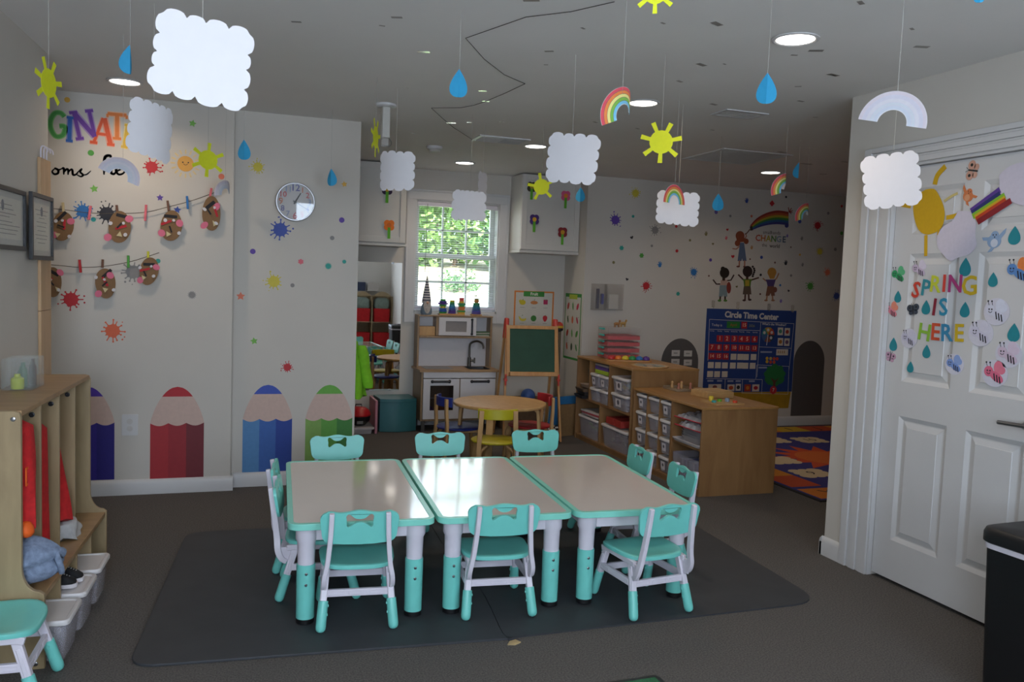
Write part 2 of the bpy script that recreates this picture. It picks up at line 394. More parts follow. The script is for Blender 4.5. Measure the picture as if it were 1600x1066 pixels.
def sash(name, z0, z1, y, nz):
    m = MB(); x0, x1 = WX0+.013, WX1-.013; t = .042
    m.box(x0, x1, y, y+.035, z0, z0+t).box(x0, x1, y, y+.035, z1-t*.8, z1).box(x0, x0+t, y, y+.035, z0+t, z1-t*.8).box(x1-t, x1, y, y+.035, z0+t, z1-t*.8)
    w3 = (x1-x0-2*t)/3
    for i in (1, 2): m.box(x0+t+w3*i-.008, x0+t+w3*i+.008, y+.008, y+.027, z0+t, z1-t*.8)
    hh = (z1-t*.8-z0-t)/nz
    for i in range(1, nz): m.box(x0+t, x1-t, y+.008, y+.027, z0+t+hh*i-.008, z0+t+hh*i+.008)
    m.build(name, TRIM, WIN, smooth=0)
    MB().box(x0+t-.004, x1-t+.004, y+.016, y+.019, z0+t-.004, z1-t*.8+.004).build('window_pane', clear('window_glass', '#e8f4f4', .05, .02), WIN, smooth=0)
zm = (WZ0+WZ1)/2+.01
sash('lower_sash', WZ0+.02, zm+.02, YW+.075, 2); sash('upper_sash', zm-.02, WZ1-.012, YW+.112, 2)
# venetian blind, lowered with its slats open
bl = empty('window_blind', ((WX0+WX1)/2, YW+.03, WZ1-.015), 0, 'white horizontal slat blind lowered with open slats inside the alcove window', 'blind')
bw = (WX1-WX0)/2-.016
MB().box(-bw, bw, -.018, .018, -.04, 0).build('head_rail', WHITEP, bl, bevel=.002)
sl = MB(); zz = -.055
while zz > -(WZ1-WZ0)+.075:
    sl.box(-bw, bw, -.0125, .0125, -.0006, .0006, T=Matrix.Translation((0, 0, zz)) @ Matrix.Rotation(math.radians(7), 4, 'X')); zz -= .0215
sl.build('slats', mat('blind_vinyl', '#e4e6e6', rough=.5, var=.01), bl, smooth=0)
MB().box(-bw, bw, -.013, .013, zz-.012, zz+.004).build('bottom_rail', WHITEP, bl, bevel=.002)
for x in (-.27, 0, .27): MB().tube([(x, 0, -.02), (x, 0, zz)], .0009, 5).build('ladder_cord', WHITEP, bl)
MB().tube([(-.30, -.022, -.02), (-.305, -.026, -.35), (-.31, -.028, -.66)], .0025, 6).build('tilt_wand', mat('grey_wand', '#6e6e6e'), bl)

# ---------------------------------------------------------------- door in the right wall
dx = XD+.028                                       # door face, set back a little in its frame
PANELS = ((2.905, 3.19, .215, .83), (2.515, 2.80, .215, .83), (2.905, 3.19, 1.0, 1.615), (2.515, 2.80, 1.0, 1.615), (2.905, 3.19, 1.71, 1.925), (2.515, 2.80, 1.71, 1.925))
FD = frame((dx, 0, 0), (0, 1, 0), (0, 0, 1), (1, 0, 0))
dm = MB(); dm.plate(rect(DY0+.004, DY1-.004, .018, 2.03), .014, FD, [rect(*q) for q in PANELS]); dm.box(dx+.014, dx+.04, DY0+.004, DY1-.004, .018, 2.03)
DOOR = struct(dm.build('door_1', TRIM, smooth=0, bevel=.001))
def door_panel(y0, y1, z0, z1):
    """moulded panel sunk into the door: sloping border, then a raised field level with the face"""
    m = MB()
    def loop(i, x): return [(x, y0+i, z0+i), (x, y1-i, z0+i), (x, y1-i, z1-i), (x, y0+i, z1-i)]
    m.rings([loop(0, dx), loop(.004, dx+.002), (loop(.020, dx+.010)), loop(.026, dx+.010), loop(.05, dx+.0035), loop(.052, dx+.001)], cap=False)
    m.add(loop(.052, dx+.001), [(0, 3, 2, 1)])
    m.build('door_panel', TRIM, DOOR, smooth=0)
for q in PANELS: door_panel(*q)
cz = MB()                                          # casing with stepped moulding
def cas(y0, y1, z0, z1, t, s): cz.box(XD-t, XD, y0, y1, z0, z1)
SW, TWc = .182, .098                              # side and head casing widths
for (o, i, t) in ((.0, .26, .022), (.26, .36, .013), (.36, .62, .018), (.62, .72, .011), (.72, 1.0, .014)):
    a0, a1, b0, b1 = SW*(1-i), SW*(1-o), TWc*(1-i), TWc*(1-o)
    cas(DY1+a0, DY1+a1, 0, 2.045+b1, t, 0); cas(DY0-a1, DY0-a0, 0, 2.045+b1, t, 0); cas(DY0-a0, DY1+a0, 2.045+b0, 2.045+b1, t, 0)
cz.build('door_casing', TRIM, DOOR, bevel=.003, smooth=0)
st = MB(); st.box(XD, XD+.027, DY1-.003, DY1, 0, 2.045).box(XD, XD+.027, DY0, DY0+.003, 0, 2.045).box(XD, XD+.027, DY0, DY1, 2.032, 2.045)
st.build('door_jamb', TRIM, DOOR, smooth=0)
hm = MB(); hy, hz = 2.485, .905
hm.lathe([(.034, 0), (.034, .008), (.028, .012), (.014, .013), (.013, .045)], n=24, T=Matrix.Translation((dx, hy, hz)) @ Matrix.Rotation(-PI/2, 4, 'Y'))
hm.tube(smooth_path([(dx-.045, hy-.012, hz), (dx-.05, hy+.03, hz), (dx-.05, hy+.115, hz-.003)], 5), .0095, 10)
hm.build('lever_handle', STEEL, DOOR)

# ---------------------------------------------------------------- outdoors seen through the window
GRASS = mat('lawn', '#7d9a55', rough=.95, var=.35, scale=14, bump=.3)
struct(MB().box(-30, 40, 8.0, 30, .55, .80).build('lawn', GRASS, smooth=0))
struct(MB().box(-30, 40, 13.5, 28, .79, .82).build('road', mat('pale_concrete', '#d6d2ca', rough=.9, var=.05, scale=2), smooth=0))
sg = MB(); R = random.Random(5); nx_, ny_ = 90, 16
vs = [(-8+50*i/nx_, 29+26*j/ny_, .80+2.4*(j/ny_)**.8+R.uniform(-.07, .07)) for j in range(ny_+1) for i in range(nx_+1)]
fs = [(j*(nx_+1)+i, j*(nx_+1)+i+1, (j+1)*(nx_+1)+i+1, (j+1)*(nx_+1)+i) for j in range(ny_) for i in range(nx_)]
struct(sg.add(vs, fs).build('hillside', mat('dry_groundcover', '#a39c80', rough=.95, var=.45, scale=3.2, bump=.5), smooth=60))
LEAF = [mat('leaf_'+str(i), c, rough=.6, var=.25, scale=2) for i, c in enumerate(('#6f9a4c', '#86ad5c', '#5a8a52', '#a3bd5a'))]
BARK = mat('bark', '#5c4a3a', rough=.9, var=.2, scale=20)
def tree(name, x, y, z, h, r, seed, label, cat, lm, group=None, nl=1300):
    R = random.Random(seed); e = empty(name, (x, y, z), 0, label, cat, group)
    if h > 1.5:
        MB().tube([(0, 0, -.2), (.05*h, 0, h*.3), (0, .04*h, h*.75)], .1, 7, rr=[.14, .1, .04]).build('trunk', BARK, e)
    m = MB(); blobs = [(R.uniform(-.6, .6)*r, R.uniform(-.6, .6)*r, h*R.uniform(.12, .85), r*R.uniform(.35, .6)) for _ in range(14)]
    for _ in range(nl):
        bx, by, bz, br = R.choice(blobs); d = Vector((R.gauss(0, 1), R.gauss(0, 1), R.gauss(0, 1))).normalized()*br*R.uniform(.6, 1.05)
        c = Vector((bx, by, max(bz+d.z, .02)))+Vector((d.x, d.y, 0)); s = R.uniform(.10, .22)*(1 if h > 1.5 else .4)
        T = Matrix.Translation(c) @ Matrix.Rotation(R.uniform(0, 6), 4, Vector((R.gauss(0, 1), R.gauss(0, 1), R.gauss(0, 1))))
        m.add([(-s, -s*.5, 0), (s*.2, -s*.5, .02), (s, 0, 0), (s*.2, s*.5, .02), (-s, s*.5, 0)], [(0, 1, 2, 3, 4)], 0, T)
    m.build('foliage', lm, e, smooth=0); return e
tl = ['leafy green tree on the hill at the left of the window view', 'broad bright green tree on the hill in the middle of the window view', 'dark green tree on the hill at the right of the window view', 'tall pale green tree at the very top of the hill behind the others']
for i, (x, y, z, h, r) in enumerate(((7.6, 39.0, 1.6, 6.2, 2.1), (10.6, 40.5, 1.8, 6.6, 2.2), (13.4, 39.2, 1.7, 6.2, 2.1), (11.0, 47.5, 2.2, 10.5, 4.2))):
    tree('broadleaf_tree', x, y, z, h, r, 11+i, tl[i], 'tree', LEAF[i], 'trees beyond the window', 3000)
tree('shrub', 11.2, 31.2, .9, 1.3, .8, 31, 'yellow green shrub at the foot of the hillside outside the window', 'shrub', LEAF[3], None, 600)
tree('shrub', 8.2, 30.4, .8, .8, .8, 32, 'low dark green shrub beside the road outside the window', 'shrub', LEAF[2], None, 600)
# ================================================================ on the ceiling
def downlight(px, py, label, on=True):
    p = onz(px, py, H); e = empty('recessed_downlight', (p.x, p.y, H-.002), 0, label, 'ceiling light', 'recessed downlights')
    MB().lathe([(.094, 0), (.094, -.004), (.083, -.007), (.076, -.004), (.076, 0)], n=36).build('trim_ring', TRIM, e)
    MB().lathe([(.0005, -.0025), (.076, -.0025), (.076, -.0015), (.0005, -.0015)], n=36).build('light_lens', mat('lit_lens', (1, .93, .84), emit=9), e)
    d = bpy.data.lights.new('downlight_lamp', 'AREA'); d.shape = 'DISK'; d.size = .14; d.energy = DOWNLIGHT_W; d.color = DOWNLIGHT_C; d.spread = math.radians(150)
    o = bpy.data.objects.new('downlight_lamp', d); COL.objects.link(o); o.location = (p.x, p.y, H-.008)
for px, py, l in ((195, 127, 'lit round recessed downlight above the imagination wall'), (1243, 60, 'lit round recessed downlight nearest the white door'),
                  (1005, 160, 'lit round recessed downlight partly behind the striped rainbow'), (837, 228, 'lit round recessed downlight beside the supply vent'),
                  (726, 254, 'lit round recessed downlight above the alcove window'), (1204, 269, 'lit round recessed downlight in front of the circle time wall')):
    downlight(px, py, l)
GREYV = mat('vent_grey', '#b9b6b1', rough=.5); DARKV = mat('vent_dark', '#4a4744', rough=.7)
p = onz(782, 218, H); e = empty('supply_vent', (p.x, p.y, H), 0, 'white louvred supply vent in the ceiling before the alcove', 'vent')
MB().plate(rect(-.19, .19, -.12, .12), .008, XY, [rect(-.165, .165, -.095, .095)], w0=-.008).build('vent_frame', TRIM, e)
MB().box(-.165, .165, -.095, .095, -.0015, -.0005).build('vent_backing', DARKV, e)
m = MB()
for i in range(9): m.box(-.16, .0, -.001, .001, -.008, .008, T=Matrix.Translation((0, -.085+.021*i, -.007)) @ Matrix.Rotation(math.radians(45), 4, 'X'))
for i in range(9): m.box(.004, .16, -.001, .001, -.008, .008, T=Matrix.Translation((0, -.085+.021*i, -.007)) @ Matrix.Rotation(math.radians(-45), 4, 'X'))
m.build('louvres', GREYV, e, smooth=0)
for px, py, sx, sy, l in ((1150, 245, .30, .30, 'large grey return grille in the ceiling near the circle time wall'), (1155, 178, .14, .09, 'small thin framed vent in the ceiling before the large return grille')):
    p = onz(px, py, H); e = empty('return_grille', (p.x, p.y, H), 0, l, 'vent')
    MB().plate(rect(-sx, sx, -sy, sy), .006, XY, [rect(-sx+.02, sx-.02, -sy+.02, sy-.02)], w0=-.006).build('grille_frame', TRIM, e)
    m = MB(); m.box(-sx+.02, sx-.02, -sy+.02, sy-.02, -.001, -.0005)
    n = int(sy*2/.025)
    for i in range(n): m.box(-sx+.02, sx-.02, -sy+.025+i*.025, -sy+.037+i*.025, -.005, -.0015)
    m.build('grille_slats', GREYV, e, smooth=0)
p = onz(679, 229, H); e = empty('smoke_detector', (p.x, p.y, H), 0, 'round white smoke detector on the ceiling near the alcove', 'smoke detector')
MB().lathe([(.062, 0), (.062, -.012), (.056, -.02), (.045, -.022)], n=28).build('base', TRIM, e)
MB().lathe([(.045, -.022), (.043, -.034), (.034, -.042), (.001, -.044)], n=28).build('dome', GREYV, e)
p = onz(603, 163, H); e = empty('ceiling_fixture', (p.x, p.y, H), 0, 'slim ceiling fixture seen edge-on with a round mounting plate near the alcove corner', 'ceiling fixture')
MB().lathe([(.062, 0), (.062, -.012), (.05, -.018), (.001, -.018)], n=28).build('mounting_plate', TRIM, e)
MB().box(-.024, .024, -.03, .03, -.20, -.018).build('housing', mat('fixture_white', '#b9b6ae', rough=.4), e, bevel=.006)
MB().box(-.018, .018, -.024, .024, -.245, -.20).build('edge_panel', clear('edge_panel_clear', '#c9c4c0', .5), e, bevel=.003)
m = MB(); m.tube(smooth_path([(.02, -.024, -.20), (.034, -.024, -.225), (.028, -.024, -.245), (.008, -.024, -.25)], 5), .003, 6); m.build('chrome_clip', STEEL, e)
# dark twine stuck up in a zigzag
P = [(1421, 10), (1180, 65), (930, 95), (595, 212), (700, 330), (810, 415), (925, 465), (820, 515), (710, 562), (640, 585), (570, 598), (405, 600), (470, 660), (530, 710), (640, 780)]
pts = [onz(560+a/3.5525, b/3.5525, H-.006) for a, b in P]
tag(MB().tube([tuple(q) for q in [tuple(q) for q in pts]], .0016, 6).build('twine', mat('dark_twine', '#4b4642', rough=.95, var=.2, scale=300)), 'dark twine stuck to the ceiling in a long zigzag', 'twine')
# scraps of tape left on the ceiling
TAPE = mat('grey_tape', '#8a857f', rough=.4); TAPEC = mat('shiny_tape', '#d8d6d2', rough=.12, metal=.8)
R = random.Random(4)
def tape(px, py, w, h, shiny, deg): 
    p = onz(px, py, H); m = MB().plate(rect(-w, w, -h, h), .0007, XY, w0=-.0012)
    o = m.build('tape_scrap', TAPEC if shiny else TAPE, loc=p, rz=math.radians(deg), smooth=0)
    tag(o, 'short scrap of shiny clear tape on the ceiling before the alcove' if shiny else 'short grey scrap of tape stuck on the ceiling', 'tape', 'shiny tape scraps on the ceiling' if shiny else 'grey tape scraps on the ceiling')
for px, py, w in ((662, 81, .028), (754, 142, .022), (759, 158, .022), (705, 192, .03), (733, 191, .014), (785, 190, .02), (645, 208, .02), (712, 236, .018), (637, 137, .008)):
    tape(px, py, w, w*.5, True, R.uniform(-30, 30))
for px, py, w in ((620, 27, .022), (597, 40, .012), (463, 34, .02), (830, 0, .03), (858, 80, .02), (853, 101, .01), (911, 44, .012), (1120, 37, .028), (1036, 36, .012), (1096, 101, .028), (1275, 79, .03), (1241, 86, .014),
                  (1302, 117, .03), (1115, 163, .025), (1062, 127, .02), (1132, 100, .01), (1247, 135, .016), (1251, 158, .02), (1222, 238, .04), (1260, 256, .05), (1286, 272, .03), (1320, 253, .03), (1274, 183, .014), (930, 191, .02), (996, 201, .018), (1113, 203, .015), (1440, 73, .03), (1345, 4, .02), (1303, 117, .012), (1425, 45, .014)):
    tape(px, py, w, w*.45, False, R.uniform(-40, 40))
# ================================================================ mats, tables and chairs
def zz(px, py): q = onz(px, py); return (q.x, q.y)
MATD = mat('grey_rubber_mat', '#37393d', rough=.62, var=.10, scale=7, bump=.10)
sa, sb = zz(803, 1000), zz(750, 923); d = ((sb[0]-sa[0]), (sb[1]-sa[1])); k = (4.66-sa[1])/d[1]; sc = (sa[0]+d[0]*k*.55, 4.66)
NL, NR, FL = zz(199, 1046), zz(1284, 942), zz(292, 831)
def round_corner(p, a, b, r, n=6):
    p, a, b = Vector(p), Vector(a), Vector(b); s = p+(a-p).normalized()*r; e = p+(b-p).normalized()*r
    return [tuple((s*(1-t)+p*t)*(1-t)+(p*(1-t)+e*t)*t) for t in (i/n for i in range(n+1))]
FLb = (FL[0], 4.68)
lm = round_corner(NL, FLb, sa, .10)+[sa]+[tuple(p) for p in smooth_path([sa, (sa[0]-.03, sa[1]+.05), sb, ((sb[0]+sc[0])/2-.02, (sb[1]+sc[1])/2), sc], 5)][1:]+round_corner(FLb, sc, NL, .10)
o = MB().plate(lm, .010, XY).build('floor_mat', MATD, bevel=.004, smooth=50)
tag(o, 'large dark grey mat under the left tables, lapping over the other mat', 'mat', None)
sa2, sb2, sc2 = (sa[0]+.0015, sa[1]+.02), (sb[0]+.0015, sb[1]), (sc[0]+.002, 4.60)
FR = (2.66, 4.62)
rm = [sc2]+[(q[0]+.004, q[1]) for q in lm if False]
seam = [tuple(p) for p in smooth_path([sa, (sa[0]-.03, sa[1]+.05), sb, ((sb[0]+sc[0])/2-.02, (sb[1]+sc[1])/2), sc], 5)]
rm = [(q[0]+.003, q[1]) for q in reversed(seam)][1:-1]+[(sa[0]+.02, sa[1]+.012)]+round_corner(NR, sa, FR, .16)+round_corner(FR, NR, sc, .10)
o = MB().plate(rm, .007, XY).build('floor_mat', MATD, bevel=.003, smooth=50)
tag(o, 'large dark grey mat under the right tables, reaching towards the white door', 'mat', None)
m = MB().plate([(-.028, -.012), (.0, -.02), (.03, -.004), (.016, .022), (-.01, .014)], .004, XY)
tag(m.build('torn_mat_backing', mat('tan_foam', '#b59d72', rough=.9, var=.15), loc=(sa[0]-.012, sa[1]-.028, .0), smooth=0), 'small torn tan scrap of mat backing at the front where the two mats meet', 'scrap')
# green mat whose corner just enters the picture
e = empty('entrance_mat', (1.30, 2.35, 0), math.radians(2), 'green doormat with a black border at the bottom edge of the photo', 'mat')
MB().plate(rrect(-.45, .2, -.6, .235, .02), .006, XY).build('rubber_border', BLACKP, e)
MB().plate(rect(-.43, .18, -.58, .215), .003, XY, w0=.006).build('pile', mat('green_pile', '#2f6b45', rough=.95, var=.3, scale=300, bump=.4), e)

def bar(mb, pts, wx, wn, m=0):
    """strip of rectangular section; wx half width in x, wn half width across"""
    pts = [Vector(p) for p in pts]; R = []
    for i, p in enumerate(pts):
        d = (pts[min(i+1, len(pts)-1)]-pts[max(i-1, 0)]).normalized(); n = d.cross(Vector((1, 0, 0))).normalized(); x = Vector((1, 0, 0))
        a = wx(i/(len(pts)-1)) if callable(wx) else wx; b = wn(i/(len(pts)-1)) if callable(wn) else wn
        R.append([tuple(p+x*a+n*b), tuple(p-x*a+n*b), tuple(p-x*a-n*b), tuple(p+x*a-n*b)])
    return mb.rings(R, m)
# ---- one chair: origin on the floor, looking towards +y
def make_chair():
    c = empty('child_chair', (0, 0, 0), 0, '-', 'chair', 'mint and white plastic chairs')
    n = 40; rings = []
    def se(a, s): 
        ca, sa_ = math.cos(a), math.sin(a); q = 3.6; r = (abs(ca)**q+abs(sa_)**q)**(-1/q); x, y = ca*r, sa_*r
        return x*(.150+.008*y)*s, y*.148*s
    def ztop(x, y): return .262-.010*max(0, 1-(x/.14)**2)*max(0, 1-((y+.01)/.13)**2)-.012*max(0, (y-.08)/.07)**2+.004*(abs(x)/.15)**3
    for s in (.04, .3, .55, .75, .88, .96, 1.0): rings.append([(*se(2*PI*i/n, s), ztop(*se(2*PI*i/n, s))-(.003 if s == 1.0 else 0)) for i in range(n)])
    for s, dz in ((1.008, -.010), (1.0, -.018), (.95, -.021), (.1, -.016)): rings.append([(*se(2*PI*i/n, s), ztop(*se(2*PI*i/n, min(s, 1)))+dz) for i in range(n)])
    MB().rings(rings).build('seat', MINT, c, smooth=50)
    # backrest with a wavy top and a bow-shaped handle hole
    N = 30; W = .152
    def vt(u): return .052+.013*math.exp(-(u/.052)**2)+.009*math.exp(-((abs(u)-.118)/.032)**2)
    top = [(u, vt(u)) for u in [W*.86*(1-2*i/N) for i in range(N+1)]]
    rc = lambda cx, cy, r, a0, a1: [(cx+r*math.cos(math.radians(a0+(a1-a0)*i/5)), cy+r*math.sin(math.radians(a0+(a1-a0)*i/5))) for i in range(6)]
    out = rc(W-.03, .0275, .03, 0, 60)+[p for p in top if abs(p[0]) < .125]+rc(-W+.03, .0275, .03, 120, 180)+rc(-W+.045, -.033, .038, 190, 262)+[(-.06, -.076), (0, -.078), (.06, -.076)]+rc(W-.045, -.033, .038, 278, 350)
    hole = [(-.049, .013), (-.043, .021), (-.033, .019), (-.02, .0105), (-.008, .007), (.008, .007), (.02, .0105), (.033, .019), (.043, .021), (.049, .013), (.046, 0), (.047, -.012), (.040, -.018), (.028, -.012), (.012, -.0045), (-.012, -.0045), (-.028, -.012), (-.040, -.018), (-.047, -.012), (-.046, 0)]
    hole = [(u*1.1, v*1.4+.020) for u, v in smooth_path(hole+[hole[0]], 2)[:-1]]
    tl_ = math.radians(9)
    F = frame((0, -.181, .432), (1, 0, 0), (0, -math.sin(tl_), math.cos(tl_)), (0, -math.cos(tl_), -math.sin(tl_)))
    MB().plate(out, .012, F, [hole], w0=-.006).build('backrest', MINT, c, bevel=.004, smooth=50)
    for s in (-1, 1):
        m = MB()
        up = smooth_path([(s*.108, -.209, .489), (s*.112, -.193, .39), (s*.121, -.178, .285), (s*.132, -.172, .225), (s*.134, -.158, .19), (s*.132, -.135, .172)], 4)
        bar(m, up, .0095, lambda t: .010+.004*math.sin(PI*t))
        bar(m, [(s*.128, -.135, .232), (s*.128, -.10, .235), (s*.128, .10, .236), (s*.128, .125, .230)], .010, .012)
        m.box(s*.128-.004, s*.128+.004, -.165, -.10, .17, .235)
        m.build('side_frame', WHITEP, c, bevel=.003, smooth=40)
        for z in (.474, .412):
            y = -.205+(.489-z)*.16
            MB().lathe([(.0058, -.002), (.0058, .002), (.004, .0035), (.0005, .0035)], n=10, T=Matrix.Translation((s*(.1085+(.489-z)*.03), y-.0105, z)) @ Matrix.Rotation(PI/2, 4, 'X')).build('bolt', STEEL, c)
        for fy in (-1, 1):
            a = Vector((s*.122, fy*.098, .236)); b = Vector((s*.144, fy*.168, .0)); L = lambda t: a.lerp(b, t)
            l = MB(); bar(l, [L(0), L(.3), L(.56)], .0125, .0145); bar(l, [L(.12)+Vector((s*.012, 0, 0)), L(.5)+Vector((s*.012, 0, 0))], .003, .007)
            leg = l.build('leg', WHITEP, c, bevel=.003, smooth=40)
            ts = [.50, .505, .90, .945, .975, .99]
            MB().tube([L(t) for t in ts], .02, 16, rr=[.0175, .0195, .0205, .019, .014, .006]).build('leg_sleeve', MINT, leg)
            for t in (.58, .72):
                p = L(t); q = p+Vector((-s*.022, 0, 0))
                MB().tube([p+Vector((-s*.012, 0, 0)), q], .005, 8, rr=[.006, .0055]).build('screw_knob', MINT, leg)
    def stretcher(a, b, T):
        m = MB(); a, b = Vector(a), Vector(b); L = (b-a).length
        m.box(0, L, -.007, .007, -.014, .014)
        k = 3; w_ = L/k
        for i in range(k): m.plate(rrect(w_*i+.008, w_*(i+1)-.006, -.009, .009, .005, 3), .002, XZ, [rrect(w_*i+.011, w_*(i+1)-.009, -.006, .006, .004, 3)], w0=.007)
        ang = math.atan2(b.y-a.y, b.x-a.x)
        o = m.build('stretcher', WHITEP, c, loc=a, rz=ang, bevel=.0015, smooth=40)
    stretcher((-.127, -.125, .145), (.127, -.125, .145), 0)
    stretcher((.128, .128, .135), (-.128, .128, .135), 0)
    stretcher((-.136, .115, .15), (-.136, -.115, .15), 0); stretcher((.136, -.115, .15), (.136, .115, .15), 0)
    return c
chair0 = make_chair(); chair_used = [False]
def place_chair(x, y, rz, label):
    c = chair0 if not chair_used[0] else copy_tree(chair0); chair_used[0] = True
    c.location = (x, y, .0085); c.rotation_euler = (0, 0, rz); c['label'] = label; return c
place_chair(.515, 3.385, -.10, "mint child chair at the near end of the left table, seen from behind")
place_chair(1.10, 3.365, -.09, "mint child chair at the near end of the middle table, seen from behind")
place_chair(1.75, 3.22, .11, "mint child chair at the near end of the right table, turned outwards")
place_chair(.40, 3.715, -PI/2-.13, "nearer of two mint child chairs on the left side of the left table")
place_chair(.405, 4.06, -PI/2-.13, "farther of two mint child chairs on the left side of the left table")
place_chair(.60, 4.565, PI+.02, "mint child chair at the far end of the left table, facing the camera")
place_chair(1.195, 4.575, PI-.03, 'mint child chair at the far end of the middle table, facing the camera')
place_chair(1.80, 4.585, PI-.05, 'mint child chair at the far end of the right table, facing the camera')
place_chair(2.03, 4.17, PI/2-.06, "farther of two mint child chairs on the right side of the right table")
place_chair(2.025, 3.70, PI/2-.08, "nearer of two mint child chairs on the right side of the right table")
c = place_chair(-.715, 3.02, -PI/2-.03, 'mint child chair cut off by the left edge of the photo, beside the cubby'); c.location.z = 0

# ---- one table: origin on the floor at its middle
TW, TD, TZ = .588, 1.145, .425
def make_table():
    t = empty('activity_table', (0, 0, 0), 0, '-', 'table', 'mint edged activity tables')
    a, b = TW/2, TD/2
    MB().plate(rrect(-a, a, -b, b, .05, 6),   .026, XY, [rrect(-a+.023, a-.023, -b+.023, b-.023, .028, 5)], w0=TZ-.026).build('table_edge', MINT2, t, bevel=.010, seg=4, smooth=60)
    MB().plate(rrect(-a+.0225, a-.0225, -b+.0225, b-.0225, .028, 5), .022, XY, w0=TZ-.0235).build('tabletop_panel', BEIGE, t, smooth=40)
    m = MB(); i = .055
    for (x0, x1, y0, y1) in ((-a+i, a-i, -b+i, -b+i+.018), (-a+i, a-i, b-i-.018, b-i), (-a+i, -a+i+.018, -b+i, b-i), (a-i-.018, a-i, -b+i, b-i)): m.box(x0, x1, y0, y1, TZ-.084, TZ-.026)
    m.build('apron', WHITEP, t, bevel=.004)
    for sx in (-1, 1):
        for sy in (-1, 1):
            x, y = sx*(a-.075), sy*(b-.075)
            l = MB().lathe([(.043, TZ-.027), (.043, TZ-.078), (.036, TZ-.092), (.0335, .235), (.0335, .20)], (x, y, 0), 24).build('leg', WHITEP, t)
            MB().lathe([(.030, .245), (.037, .243), (.0375, .236), (.0365, .06), (.0365, .022), (.03, .02)], (x, y, 0), 24).build('leg_sleeve', MINT, l)
            MB().lathe([(.034, .024), (.037, .020), (.036, .003), (.030, .0)], (x, y, 0), 24).build('foot_cap', BLACKP, l)
            for z in (.21, .165):
                MB().lathe([(.006, .0), (.006, .003), (.003, .005), (.0005, .005)], n=10, T=Matrix.Translation((x, y-.0355, z)) @ Matrix.Rotation(PI/2, 4, 'X')).build('screw', STEEL, l)
    return t
tb0 = make_table(); TA = -.05673
TL = ('mint edged beige activity table on the left of the three', 'mint edged beige activity table in the middle, with the bright window reflection on it', 'mint edged beige activity table on the right of the three')
for i in range(3):
    t = tb0 if i == 0 else copy_tree(tb0); u, v = .6*i+.298, TD/2
    t.location = (.2246+math.cos(TA)*u-math.sin(TA)*v, 3.285+math.sin(TA)*u+math.cos(TA)*v, .0095); t.rotation_euler = (0, 0, TA); t['label'] = TL[i]

# ---------------------------------------------------------------- black waste bin by the door
e = empty('trash_can', (2.70, 1.985, 0), math.radians(3), 'black lidded waste bin with a white bag rim, beside the white door', 'trash can')
hw, hd = .175, .20
def tub(z0, z1, s0, s1, r, hw, hd): return [[(x*s, y*s, z) for x, y in rrect(-hw, hw, -hd, hd, r, 4)] for z, s in ((z0, s0), (z1, s1))]
MB().rings(tub(0, .555, .9, .99, .04, hw, hd)).build('body', BLACKP, e)
MB().rings(tub(.549, .575, 1.012, 1.02, .04, hw, hd)).build('bag_rim', mat('white_bin_bag', '#d9d3dc', rough=.4, var=.06, scale=30, bump=.2), e)
MB().rings([[(x*s, y*s, z) for x, y in rrect(-hw, hw, -hd, hd, .05, 5)] for z, s in ((.568, 1.03), (.572, 1.06), (.603, 1.06), (.618, 1.03), (.624, .96), (.624, .2))]).build('lid', BLACKP, e, smooth=50)
MB().plate(rrect(-.06, .06, -.035, .035, .02), .012, XY, [rrect(-.05, .05, -.025, .025, .015)], w0=.624).build('lid_latch', mat('grey_latch', '#55555a', rough=.4), e, bevel=.002)
# ================================================================ left side: cubby and what it holds, frames, board
CUB = (-.893, 3.205, 0); CRZ = -.06
cub = empty('cubby_locker', CUB, CRZ, 'maple plywood children coat cubby with bench, standing along the left wall', 'cubby')
def cp(x, y, z=0):                                 # cubby local -> world
    v = Matrix.Rotation(CRZ, 3, 'Z') @ Vector((x, y, z)); return (v.x+CUB[0], v.y+CUB[1], v.z)
D, U, BZ, TZc, LC = .298, .228, .265, .912, 1.075
prof = [(0, 0), (D, 0), (D, BZ-.004), (D-.004, BZ)]+[(U+.058*(1-math.sin(a)), BZ+.004+.075*(1-math.cos(a))) for a in (PI/2*i/8 for i in range(9))]
prof = [(0, 0), (D, 0), (D, BZ)]+[(U+.055-.055*math.sin(PI/2*i/8), BZ+.012+.085*(1-math.cos(PI/2*i/8))) for i in range(9)]+[(U, TZc-.02), (U-.006, TZc-.006), (U-.02, TZc), (0, TZc)]
F_ = frame(u=(1, 0, 0), v=(0, 0, 1), w=(0, 1, 0))
for y in (0, LC-.02): MB().plate(prof, .02, F_, w0=y).build('side_panel', MAPLE, cub, bevel=.002, smooth=45)
MB().box(0, U-.002, .02, LC-.02, TZc-.02, TZc-.001).build('top_panel', MAPLE_H, cub, bevel=.002, smooth=0)
MB().box(0, .008, .02, LC-.02, .0, TZc-.02).build('back_panel', MAPLE, cub, smooth=0)
MB().box(.008, D-.004, .02, LC-.02, BZ-.022, BZ-.002).build('bench', MAPLE_H, cub, bevel=.002, smooth=0)
SEC = (LC-.02)/4
for i in (1, 2, 3):
    y = .01+SEC*i-.008
    d = MB().box(.008, U-.006, y, y+.016, BZ-.002, TZc-.02).build('divider', MAPLE, cub, bevel=.002, smooth=0)
    MB().box(.008, D-.012, y, y+.016, 0, BZ-.022).build('lower_divider', MAPLE, cub, bevel=.002, smooth=0)
    m = MB().lathe([(.010, 0), (.010, .003), (.006, .0045), (.004, .002), (.0005, .002)], n=14, T=Matrix.Translation((U-.035, y, TZc-.055)) @ Matrix.Rotation(PI/2, 4, 'X'))
    m.build('divider_bolt', DARKM, d)
m = MB()
